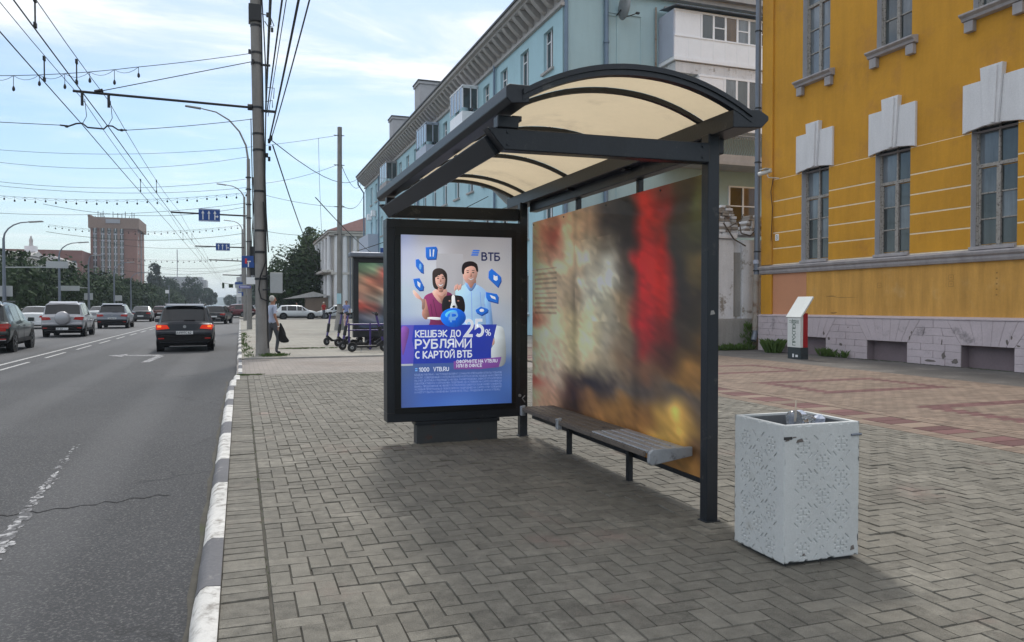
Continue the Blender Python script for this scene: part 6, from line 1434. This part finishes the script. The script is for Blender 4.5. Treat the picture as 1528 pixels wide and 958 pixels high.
B_('down_cable', lambda b: (b.tube([(pole_x(z)+.15, 22.48, z) for z in (.2, 2, 4, 6, 8, 11)], .02, 5), b.tube([(pole_x(z)+.20+.04*math.sin(z), 22.5, z) for z in (2.9, 4, 5, 6, 7, 8, 9, 10, 11)], .018, 5), b.tube([(pole_x(z)-.18, 22.5, z) for z in (2.6, 4, 5, 6, 6.6)], .014, 5)), 'wire', BP, smooth=40)
B_('cross_arm', lambda b: (b.box(.4, .98, 22.5, 22.58, 6.82, 6.88), b.box(.6, .85, 22.5, 22.56, 8.10, 8.15), b.tube([(.72, 22.5, 7.5), (.95, 22.5, 7.5), (.93, 22.5, 7.2)], .012), b.tube([(.7, 22.5, 7.1), (.9, 22.5, 7.15), (.9, 22.5, 6.95)], .012)), 'dark_steel', BP)
B_('insulator', lambda b: [b.cyl((x, 22.45, z-.06), (x, 22.45, z+.06), .035, n=8) for x, z in ((.80, 6.0), (.86, 6.1), (.82, 5.8), (.74, 5.6), (.80, 5.5), (.38, 8.17), (.30, 8.43), (.85, 9.3), (.78, 9.5), (.90, 9.1))], 'black_trim', BP, smooth=40)
B_('clamp_box', lambda b: (b.box(.28, .62, 22.4, 22.8, 9.3, 9.75), b.tube([(.62, 22.4, 9.5), (.85, 22.4, 9.45), (.95, 22.4, 9.2), (.80, 22.4, 9.15), (.7, 22.4, 9.3)], .014)), 'black_trim', BP, bevel=.01)
B_('bracket_arm', lambda b: (b.tube([(.5, 22.6, 6.93), (-4.05, 22.6, 6.98)], .035, 8), b.tube([(-3.45, 22.6, 7.02), (.35, 22.6, 8.20)], .012, 5), b.cyl((.36, 22.6, 6.94), (.24, 22.6, 6.94), .09, n=10)), 'dark_steel', BP, smooth=40, label='long trolley wire bracket arm with its stay')
B_('arm_insulator', lambda b: [b.cyl((x, 22.6, 6.62), (x, 22.6, 6.98), .035, n=8) for x in (-3.84, -3.22)]+[b.cyl((-3.55, 22.6, 7.0), (-3.35, 22.6, 7.06), .05, n=8)], 'black_trim', BP)
def lamp_pole(label, x, y, h, arms, m='pipe_grey', group='street lamps', r=.12, base=0):
    t = thing('street_lamp', label, 'street lamp', (x, y, base), 0, group)
    B_('shaft', lambda b: b.tube([(x, y, base-.05), (x, y, h*.55), (x, y, h)], [r*1.25, r, r*.75], 10), m, t, smooth=40)
    for (h0, dx, dz) in arms:
        B_('arm', lambda b: b.tube([(x, y, h0)]+[(x+dx*(1-math.cos(q*math.pi/2)), y, h0+dz*math.sin(q*math.pi/2)) for q in (.2, .4, .6, .8, 1)], [.06, .055, .05, .045, .04, .035], 8), m, t, smooth=40)
        e = Vector((x+dx, y, h0+dz)); s = 1 if dx > 0 else -1
        B_('lamp_head', lambda b: b.prism([(e.x, y-.13, e.z+.05), (e.x+s*.85, y-.13, e.z+.12), (e.x+s*.9, y-.13, e.z+.04), (e.x+s*.05, y-.13, e.z-.05)], (0, .26, 0)), 'steel', t, bevel=.03)
    return t
LP1 = lamp_pole('grey street lamp with a long curved arm just beyond the tall pole', .53, 48, 10.1, [(10.0, -2.55, 2.85)], 'concrete_pole', r=.13)
B_('bands', lambda b: [b.cyl((.53, 48, z-.03), (.53, 48, z+.03), .165, n=12) for z in (6.6, 5.2, 4.2, 7.4, 8.3, 9.0)], 'dark_steel', LP1, smooth=40)
B_('sign_arm', lambda b: b.tube([(.5, 48, 6.72), (-3.7, 48, 6.78)], .05, 8), 'dark_steel', LP1, smooth=40)
B_('cables', lambda b: (b.tube([(.85, 47.9, z) for z in (2, 5, 9)], .03), b.tube([(.75+.08*math.sin(z), 47.8, z) for z in (3, 4, 5, 6, 7, 8, 9)], .03), b.box(.6, 1.1, 47.7, 47.9, 3.2, 4.9)), 'wire', LP1)
def lane_sign(label, x0, x1, z0, z1, y, last_right=True):
    t = thing('lane_sign', label, 'road sign', ((x0+x1)/2, y, z0), 0, 'blue lane signs above the road')
    B_('board', lambda b: b.box(x0, x1, y-.03, y, z0, z1), 'sign_blue', t, bevel=.01)
    w = x1-x0; h = z1-z0
    B_('border', lambda b: (b.box(x0+.02, x1-.02, y-.034, y-.0305, z1-.05, z1-.03), b.box(x0+.02, x1-.02, y-.034, y-.0305, z0+.03, z0+.05)), 'sign_white', t)
    for i, f in enumerate((.2, .48, .76)):
        cx = x0+w*f; a = w*.022
        def f_(b):
            b.box(cx-a, cx+a, y-.036, y-.0305, z0+h*.15, z0+h*.68); b.prism([(cx-a*3.2, y-.036, z0+h*.62), (cx+a*3.2, y-.036, z0+h*.62), (cx, y-.036, z0+h*.86)], (0, .004, 0))
            if i == 2: b.box(cx+a, cx+w*.10, y-.036, y-.0305, z0+h*.36, z0+h*.36+2*a); b.prism([(cx+w*.10, y-.036, z0+h*.28), (cx+w*.10, y-.036, z0+h*.52), (cx+w*.17, y-.036, z0+h*.40)], (0, .004, 0))
        B_('arrow', f_, 'sign_white', t)
lane_sign('nearer blue lane sign with three white arrows on the arm of the first lamp', -2.22, -1.06, 6.30, 7.04, 47.9)
lane_sign('farther and smaller blue lane sign with three white arrows', -2.04, -.83, 6.44, 7.14, 75)
LP2 = lamp_pole('second street lamp down the right kerb, carrying the farther lane sign', .45, 75.2, 11.5, [(11.2, -1.5, 1.3)], 'concrete_pole', r=.13)
B_('sign_arm', lambda b: b.tube([(.4, 75.1, 6.78), (-3.8, 75.1, 6.82)], .06, 8), 'dark_steel', LP2, smooth=40)
LP3 = lamp_pole('third street lamp down the right kerb, half hidden by the first', .35, 102, 11, [(10.8, -1.3, 1.2)], 'concrete_pole', r=.13)
B_('sign_arm', lambda b: b.tube([(.3, 102, 7.0), (-3.6, 102, 7.1)], .07, 8), 'dark_steel', LP3, smooth=40)
B_('sign_arm', lambda b: b.tube([(.3, 102, 5.2), (-2.0, 102, 5.25)], .07, 8), 'dark_steel', LP3, smooth=40)
DS = thing('dead_end_sign', 'square blue dead end turn sign with a red bar on the first lamp pole', 'road sign', (.45, 47.7, 3.7))
B_('board', lambda b: b.box(.12, .82, 47.68, 47.71, 3.64, 4.34), 'sign_blue', DS, bevel=.01)
B_('symbol', lambda b: (b.box(.46, .52, 47.674, 47.679, 3.68, 4.0), b.box(.40, .62, 47.674, 47.679, 3.98, 4.04)), 'sign_white', DS); B_('red_bar', lambda b: b.box(.30, .42, 47.673, 47.6785, 3.88, 4.18), 'sign_red', DS)
ST = thing('street_name_sign', 'violet street name sign sticking out left of the first lamp pole', 'road sign', (.1, 47.6, 2.4))
B_('board', lambda b: b.box(-.05, .62, 47.55, 47.58, 2.42, 2.58), 'sign_violet', ST); B_('lettering_strip', lambda b: b.box(.02, .55, 47.545, 47.549, 2.48, 2.52), 'sign_white', ST)
WBd = thing('white_board', 'small white board left of the tall pole', 'sign', (.2, 47.2, 2.7)); B_('board', lambda b: b.box(.36, .95, 47.0, 47.03, 2.65, 3.05), 'sign_white', WBd, bevel=.01); B_('bracket', lambda b: b.box(.5, .54, 47.031, 47.8, 2.8, 2.84), 'dark_steel', WBd)
for i, (x, y, z, w_, h_, m, l) in enumerate([(-.4, 74.8, 3.0, 1.1, .35, 'sign_back', 'grey sign plate on the second lamp pole'), (-.55, 100, 3.7, .9, .6, 'sign_blue', 'tiny blue sign far down the right kerb'), (-.2, 101, 2.6, .8, .5, 'sign_blue', 'lower tiny blue sign far down the right kerb'), (-.3, 76, 2.2, .45, .4, 'sign_white', 'tiny white plate low on the second lamp pole')]):
    t = thing('road_sign', l, 'road sign', (x, y, z)); B_('board', lambda b: b.box(x, x+w_, y-.03, y, z, z+h_), m, t); B_('post', lambda b: b.box(x+w_, .40, y+.01, y+.05, z+h_*.4, z+h_*.5) if x+w_ < .4 else b.box(x, x+.04, y+.01, y+.05, z, z+h_), 'dark_steel', t)
tl = thing('traffic_light', 'green traffic light hanging over the far junction', 'traffic light', (-2.2, 118, 4.0)); B_('housing', lambda b: (b.box(-2.4, -2.1, 118, 118.2, 3.9, 4.7), b.box(-1.5, -.9, 118, 118.2, 4.0, 4.5), b.tube([(-2.3, 118.1, 4.7), (-1.2, 118.1, 4.5), (.3, 118.1, 4.6)], .03)), 'leaf_dark', tl); B_('mast', lambda b: b.tube([(.3, 118.1, 0), (.3, 118.1, 5)], .09), 'steel', tl)
P3 = thing('utility_pole', 'straight grey pole standing alone between the trees and the light boxes', 'pole', (5.45, 45, 0))
B_('shaft', lambda b: b.tube([(5.45, 45, -.05), (5.47, 45, 6), (5.5, 45, 11.7)], [.165, .145, .13], 14), 'concrete_pole', P3, smooth=40)
B_('flared_foot', lambda b: b.tube([(5.42, 45, -.05), (5.44, 45, .9), (5.45, 45, 1.2)], [.30, .19, .16], 14), 'concrete_pole', P3, smooth=40)
for z in (11.2, 9.5, 7.1, 5.5): B_('hook', lambda b: b.tube([(5.15, 44.9, z), (5.75, 44.9, z)], .025, 5), 'dark_steel', P3)
B_('pasted_notice', lambda b: b.box(5.27, 5.52, 44.78, 44.79, 1.5, 2.1), 'teal', P3)
mb = MB(); mb.box(5.2, 5.6, 44.5, 44.8, -.01, 1.3)
for i, (x, y, h, l) in enumerate([(-14.5, 58.1, 7.0, 'nearest street lamp of the left side'), (-14.5, 74.3, 6.9, 'second street lamp on the left, above the off-roader'), (-14.5, 87.7, 6.6, 'third left lamp post with a blue direction sign arm'), (-14.5, 104.4, 6.8, 'fourth left street lamp in front of the tower'), (-14.5, 119.6, 6.2, 'fifth left street lamp right of the tower base')]):
    t = lamp_pole(l, x, y, h-1.2, [(h-1.25, 1.4 if i != 2 else .3, 1.15)], 'pipe_grey', r=.10)
    if i in (0, 2): B_('sign_board', lambda b: (b.tube([(x, y, 3.9), (x+2.4, y, 3.95)] if i == 0 else [(x, y, 3.2), (x-3, y, 3.25)], .04), b.box(x+2.4, x+3.7, y-.03, y, 3.9, 4.35) if i == 0 else b.box(x-2.6, x-.8, y-.13, y-.1, 2.9, 3.4)), 'sign_back', t)
t = thing('lamp_post', 'thin post right of the poplar on the left side', 'pole', (-12, 150, 0)); B_('shaft', lambda b: b.tube([(-12, 150, 0), (-12, 150, 5)], .09), 'pipe_grey', t); B_('plate', lambda b: b.box(-12.6, -12, 149.9, 150, 3.6, 4.2), 'sign_white', t)
for i, (x, y) in enumerate(((-14.6, 58.4), (-15, 90), (-14.6, 108))):
    t = thing('road_sign', ['small yellowish sign plates on the nearest left lamp', 'low grey board behind the silver off-roader', 'small green white board before the dark tree row'][i], 'road sign', (x, y, 2)); B_('board', lambda b: b.box(x-.3, x+.5, y-.05, y, 2.0, 2.7), 'sign_back', t); B_('post', lambda b: b.box(x, x+.05, y+.001, y+.05, 0, 2.6), 'steel', t)

# ---------------------------------------------------------------- wires
def sag(a, b, s, n=12):
    a, b = Vector(a), Vector(b); return [a.lerp(b, i/n)-Vector((0, 0, s*4*(i/n)*(1-i/n))) for i in range(n+1)]
def wire(label, runs, r=.012, name='overhead_wire', cat='wire', group='overhead wires'):
    mb = MB(); 
    for pts in runs: mb.tube(pts, r, 4, cap=False)
    return tag(mb.build(name, 'wire', loc=tuple(runs[0][0])), label, cat, group)
arms_y = [-18, 2, 22.6, 48, 75, 102, 130, 165, 205]
def chain(x0, z0, dz, s): return [p for a, b in zip(arms_y, arms_y[1:]) for p in sag((x0, a, z0+dz), (x0, b, z0+dz), s, 8)[:-1]]
XA, XB = -3.84, -3.24
wire('left contact wire of the trolley pair above the road', [chain(XA, 6.12, 0, .03)], .014)
wire('right contact wire of the trolley pair above the road', [chain(XB, 6.12, 0, .03)], .014)
wire('left carrying cable above the trolley contact wires', [chain(XA, 6.80, 0, .22)], .009)
wire('right carrying cable above the trolley contact wires', [chain(XB, 6.82, 0, .22)], .009)
mb = MB()
for y in (6.5, 15.0, 18.5, 35, 60, 88):
    for x in (XA, XB):
        mb.box(x-.010, x+.010, y-.02, y+.02, 6.13, 6.62); mb.box(x-.02, x+.02, y-.05, y+.05, 6.55, 6.64); mb.box(x-.02, x+.02, y-.05, y+.05, 6.12, 6.2)
tag(mb.build('wire_hanger', 'wire', loc=(XA, 18.5, 6.1)), 'black hangers joining the carrying cables to the contact wires', 'hanger')
mb = MB(); mb.tube([(-4.35, 22.6, 6.07), (-4.15, 22.6, 6.06), (-3.98, 22.6, 6.14), (-3.84, 22.6, 6.16), (-3.72, 22.6, 6.06), (-3.34, 22.6, 6.05), (-3.26, 22.6, 6.14), (-3.14, 22.6, 6.14), (-3.0, 22.6, 6.05), (-2.8, 22.6, 6.06)], .022, 6)
for x in (-4.2, -2.92): mb.lathe((x, 22.6, 6.04), [(.03, -.02), (.05, 0), (.03, .04)], 8)
for x in (XA, XB): mb.tube([(x, 22.6, 6.14), (x+.1, 22.6, 6.35), (x+.06, 22.6, 6.8)], .008, 4)
tag(mb.build('trolley_spacer', 'wire', loc=(-3.5, 22.6, 6.1)), 'wavy black spacer bar holding the two contact wires under the arm', 'spacer')
wire('span wire from the tall pole across the road through the spacer', [sag((.4, 22.6, 6.62), (-2.8, 22.6, 6.06), .03), sag((-4.35, 22.6, 6.07), (-15, 24, 6.3), .05)], .009)
wire('straight thin wire from the tall pole to the string of bulbs', [sag((.33, 22.6, 8.43), (-2.5, 22.6, 7.76), .02)], .009)
def bulbs(label, a, b, s, n, drop, r=.03, group='strings of bulbs over the road'):
    t = thing('string_lights', label, 'string lights', tuple(a), 0, group); pts = sag(a, b, s, n)
    B_('cable', lambda m: m.tube(pts, .009, 4, cap=False), 'wire', t)
    def lo(m):
        for i in range(n):
            p, q = pts[i], pts[i+1]; m.tube(sag(p, q, .12, 5), .006, 4, cap=False)
    B_('loop_cable', lo, 'wire', t)
    for i in range(0, n+1):
        p = pts[i]; d = drop*(1 if i % 2 else .6)
        B_('bulb', lambda m: (m.cyl(p, p-Vector((0, 0, d)), .008, n=5), m.lathe(tuple(p-Vector((0, 0, d+.12))), [(.01, 0), (r, .03), (r, .08), (r*.5, .13)], 8)), 'black_trim', t)
    return t
bulbs('near string of dark bulbs hanging across the upper left sky', (-2.5, 22.6, 7.76), (-9.5, 23, 7.2), .25, 12, .28, .035)
bulbs('long thin string of bulbs across the road beyond the first lamp', (.4, 48, 8.1), (-16, 52, 8.0), .5, 30, .18, .05)
bulbs('third string of bulbs farther down the road', (.4, 75, 8.9), (-16, 78, 8.6), .6, 30, .2, .06)
bulbs('farthest string of bulbs crossing before the brick tower', (.4, 102, 7.5), (-16, 104, 7.5), .5, 26, .2, .08)
for i, (a, b, s, l) in enumerate([((.45, 48, 10.2), (-16, 50, 9.8), .8, 'upper cross wire at the first lamp'), ((.4, 48, 8.9), (-16, 50, 8.7), .7, 'cross wire a little under the upper one'), ((.45, 48, 8.4), (-16, 49, 8.35), .6, 'cross wire just above the long string of bulbs'), ((.5, 48, 7.5), (-16, 52, 6.9), .5, 'low cross wire sagging toward the left'),
        ((5.3, 45, 11.2), (-16, 52, 10.6), .8, 'wire from the lone grey pole across the road'), ((5.3, 45, 9.5), (.7, 48, 8.6), .2, 'short wire between the lone pole and the first lamp'), ((5.3, 45, 7.1), (.7, 48, 8.2), .15, 'lower wire between the lone pole and the first lamp'), ((5.3, 45, 5.5), (.7, 48, 6.0), .2, 'lowest wire to the lone grey pole'),
        ((.4, 75, 10.5), (-16, 76, 10.2), .9, 'thin cross wire at the second lamp'), ((.4, 75, 8.1), (-16, 77, 7.9), .7, 'lower cross wire at the second lamp'), ((.4, 102, 9.3), (-16, 104, 9.2), .8, 'thin cross wire at the third lamp'), ((.4, 102, 6.0), (-16, 103, 6.1), .8, 'low cross wire near the far lights'), ((.3, 130, 8.0), (-16, 131, 8.0), .8, 'distant cross wire over the road'), ((.3, 165, 9.0), (-16, 166, 9.0), .8, 'farthest cross wire over the road')]):
    wire(l, [sag(a, b, s)], .011 if a[1] < 60 else .018)
wire('thick cable from the tall pole to the teal building corner', [sag((.85, 22.5, 6.05), (12.9, 84, 16.0), 1.2)], .018)
wire('cable from the lone grey pole to the teal eaves', [sag((5.6, 45, 7.2), (12.9, 83, 14.0), .9)], .02)
wire('second cable from the lone grey pole to the teal eaves', [sag((5.6, 45, 9.5), (12.5, 84, 14.6), .8)], .02)
wire('crooked hanging line from the tall pole toward the trees', [sag((.9, 22.5, 5.9), (10.45, 97, 5.9), 1.6)], .02)
wire('thin line dropping beside the lone grey pole', [[Vector((4.3, 45, 11.0)), Vector((4.35, 45, 8.3)), Vector((4.45, 45, 5.6))]], .01)
WT = [(.46, 5.97), (.63, 6.0), (.69, 6.0), (.87, 6.03), (1.03, 6.05)]
for i, (x, z, l, r_) in enumerate([(2.6, 12.2, 'thickest black cable rising right of the tall pole', .022), (3.15, 12.0, 'second black cable right of the tall pole', .015), (3.4, 11.9, 'thin grey wire between the thick cables', .008), (4.7, 11.5, 'bundled cable rising farther right', .020), (5.4, 11.2, 'twisted cable at the right of the bundle', .013)]):
    y1 = 8.0; wire(l, [sag((.72+.03*i, 22.5, (6.9, 6.8, 6.7, 6.05, 6.0)[i]), (WT[i][0], 12.0, WT[i][1]), -.02 if i < 3 else .05)+[Vector(((.2, .5, .65, 1.1, 1.5)[i], 2.0, 5.9))]], r_)
wire('thin service wires crossing in front of the teal facade', [sag((2.2, 24, 4.7), (12.9, 70, 5.5), .4), sag((6.5, 45, 4.6), (12.9, 40, 7.4), .2)], .02)

# ---------------------------------------------------------------- left skyline
TW = thing('brick_tower', 'tall brick tower block with rows of windows and antennas on the roof', 'building', (-42, 305, 0))
tx0, tx1, tyf, tyb, tz = -48.9, -34.3, 300, 322, 31.9
wc = [(-48.0+0*i) for i in range(1)]
B_('body', lambda b: b.box(tx0, tx1, tyf, tyb, 0, tz-3.4), 'brick_tower', TW)
B_('crown_storey', lambda b: b.box(tx0-.6, tx1+.8, tyf-.5, tyb+.5, tz-3.4, tz+.4), 'brick_tower_brown', TW)
B_('window_bay', lambda b: b.box(-46.0, -38.7, tyf-.4, tyf-.001, 6, tz-3.4), 'brick_tower_brown', TW)
B_('red_sign', lambda b: b.box(-44, -39.5, tyf-.8, tyf-.51, tz-1.6, tz-.2), 'tower_panel', TW)
first = None
for r_ in range(10):
    z = 6.0+r_*2.3
    for c, x in enumerate((-47.4, -45.0, -43.0, -41.0, -39.0)):
        w_ = .9 if c else .55
        if first is None:
            mb = MB(); mb.box(x-w_, x+w_, tyf-.55, tyf-.405, z, z+1.75); o = mb.build('window', 'glass', TW); mb = MB(); mb.box(x-w_, x+w_, tyf-.57, tyf-.41, z-.5, z-.002); p_ = mb.build('spandrel', 'tower_panel', TW); p_.parent = o
            mb = MB(); mb.box(x-.05, x+.05, tyf-.60, tyf-.551, z, z+1.75); q_ = mb.build('mullion', 'pvc', TW); q_.parent = o; first = o; fx = x; fz = z
        else:
            o = shared('window', first.data, TW, (x-fx, 0, z-fz)); shared('spandrel', p_.data, o); shared('mullion', q_.data, o)
            if (r_*3+c*5) % 4 == 0: o.data = o.data.copy(); o.data.materials[0] = M['glass_dark']
for r_ in range(10): B_('side_window', lambda b: b.box(tx1+.001, tx1+.05, 304, 305, 7+r_*2.55, 8.4+r_*2.55), 'glass_dark', TW)
B_('stair_tube', lambda b: b.tube([(tx1+.4, 309, 4), (tx1+.4, 309, tz)], .18), 'steel', TW)
for i, x in enumerate((-47.5, -46.6, -45.9, -45.4, -45.0, -44.6, -41.9, -40.4, -39.1, -38, -36.7, -35.9, -35.2)): B_('antenna', lambda b: b.tube([(x, tyf+1, tz+.4), (x, tyf+1, tz+.9+1.9*abs(math.sin(i*1.9)))], .11), 'wire', TW)
B_('roof_parapet', lambda b: b.box(tx0-.7, tx0+.2, tyf-.6, tyb+.5, tz+.4, tz+1.2), 'brick_tower_brown', TW)
B_('podium', lambda b: (b.box(-38, -30, 285, 300, 0, 6.2), b.prism([(-38, 284.9, 6.2), (-30, 284.9, 6.2), (-38, 284.9, 7.4)], (0, 14, 0))), 'far_building', TW)
wing = thing('brick_building', 'low red brown brick wing left of the tower', 'building', (-58, 290, 0))
B_('body', lambda b: b.box(-75, -49.0, 285, 305, 0, 19.6), 'red_brown', wing)
for i in range(6): B_('window', lambda b: b.box(-52.0-i*3.4, -50.6-i*3.4, 284.9, 284.999, 14, 16.2), 'glass_dark', wing)
TH = thing('classical_building', 'long pale classical building with a rooftop statue behind the left trees', 'building', (-44, 150, 0))
B_('body', lambda b: b.box(-60, -40, 128, 222, 0, 10.9), 'pale_plaster', TH)
B_('cornice', lambda b: (b.box(-60.5, -39.5, 127.5, 222.5, 10.9, 11.2), b.box(-60, -40, 128, 222, 11.201, 11.5)), 'cornice', TH)
B_('corner_pavilion', lambda b: (b.box(-46, -39.8, 210, 225, 0, 12.4), b.prism([(-46, 209.9, 12.4), (-39.8, 209.9, 12.4), (-43, 209.9, 13.6)], (0, 12, 0))), 'cornice', TH)
B_('red_roof', lambda b: b.prism([(-60, 130, 11.5), (-41, 130, 11.5), (-50, 130, 13.5)], (0, 74, 0)), 'pink_roof', TH)
for i in range(12): B_('window', lambda b: b.box(-39.99, -39.9, 130+i*6.8, 132.6+i*6.8, 7.4, 10.0), 'glass_dark', TH)
B_('pediment', lambda b: b.prism([(-39.6, 178, 11.5), (-39.6, 190, 11.5), (-39.6, 184, 12.7)], (-6, 0, 0)), 'cornice', TH)
stt = thing('rooftop_statue', 'pale statue standing on the roof of the classical building', 'statue', (-41, 184, 12.6))
B_('plinth', lambda b: b.box(-42, -40, 183, 185, 12.6, 13.8), 'trim_white', stt); B_('figure', lambda b: b.lathe((-41, 184, 13.8), [(.45, 0), (.32, .6), (.38, 1.1), (.34, 1.5), (.16, 1.75), (.2, 1.95), (.08, 2.15)], 10), 'cornice', stt, smooth=50)
E1 = thing('pale_tower_block', 'pale flat roofed block left of the road end behind far trees', 'building', (-22, 420, 0))
B_('body', lambda b: b.box(-38, -16, 420, 440, 0, 14.5), 'far_building', E1); B_('roof_rail', lambda b: (b.box(-36, -18, 421, 438, 14.501, 16), b.tube([(-30, 425, 16), (-30, 425, 30)], .25)), 'far_building', E1)
for r_ in range(4):
    for i in range(9): B_('window', lambda b: b.box(-37+i*2.3, -35.9+i*2.3, 419.9, 419.99, 2+r_*3.1, 3.6+r_*3.1), 'glass_light', E1)
E2 = thing('pale_tower_block', 'pale block right of the road end behind the poles', 'building', (5, 400, 0))
B_('body', lambda b: b.box(-1.5, 14, 400, 420, 0, 15.5), 'far_building', E2); B_('parapet', lambda b: b.box(0, 14, 400.5, 419, 15.501, 17), 'far_building', E2)
for r_ in range(4):
    for i in range(6): B_('window', lambda b: b.box(-.6+i*2.3, .5+i*2.3, 399.9, 399.99, 2.2+r_*3.2, 3.9+r_*3.2), 'glass_light', E2)
KS = thing('kiosk', 'low yellow and grey kiosk under the big dark tree', 'kiosk', (9.5, 98, 0)); B_('body', lambda b: b.box(7.6, 10.3, 96.5, 98, 0, 2.4), 'paver_tan', KS); B_('roof', lambda b: b.prism([(5.0, 96.2, 2.2), (10.5, 96.2, 2.6), (8.5, 96.2, 3.1)], (0, 2, 0)), 'cornice', KS)

# the haze between here and the far hills
hz_ = MB(); hz_.box(-2700, 2700, -30, 3400, -1.6, 60)
mh = bpy.data.materials.new('air'); mh.use_nodes = True; tt = mh.node_tree; tt.nodes.remove(tt.nodes['Principled BSDF'])
pv_ = N(tt, 'ShaderNodeVolumePrincipled'); pv_.inputs['Color'].default_value = (.72, .82, .95, 1); pv_.inputs['Density'].default_value = .00032; pv_.inputs['Anisotropy'].default_value = .2
tt.links.new(pv_.outputs[0], tt.nodes['Material Output'].inputs['Volume'])
if HAZE:
    o = bpy.data.objects.new('haze', None); bpy.data.objects.remove(o)
    M['air'] = mh; o = hz_.build('haze', 'air'); tag(o, 'thin blue haze in the far air', 'haze', kind='stuff')
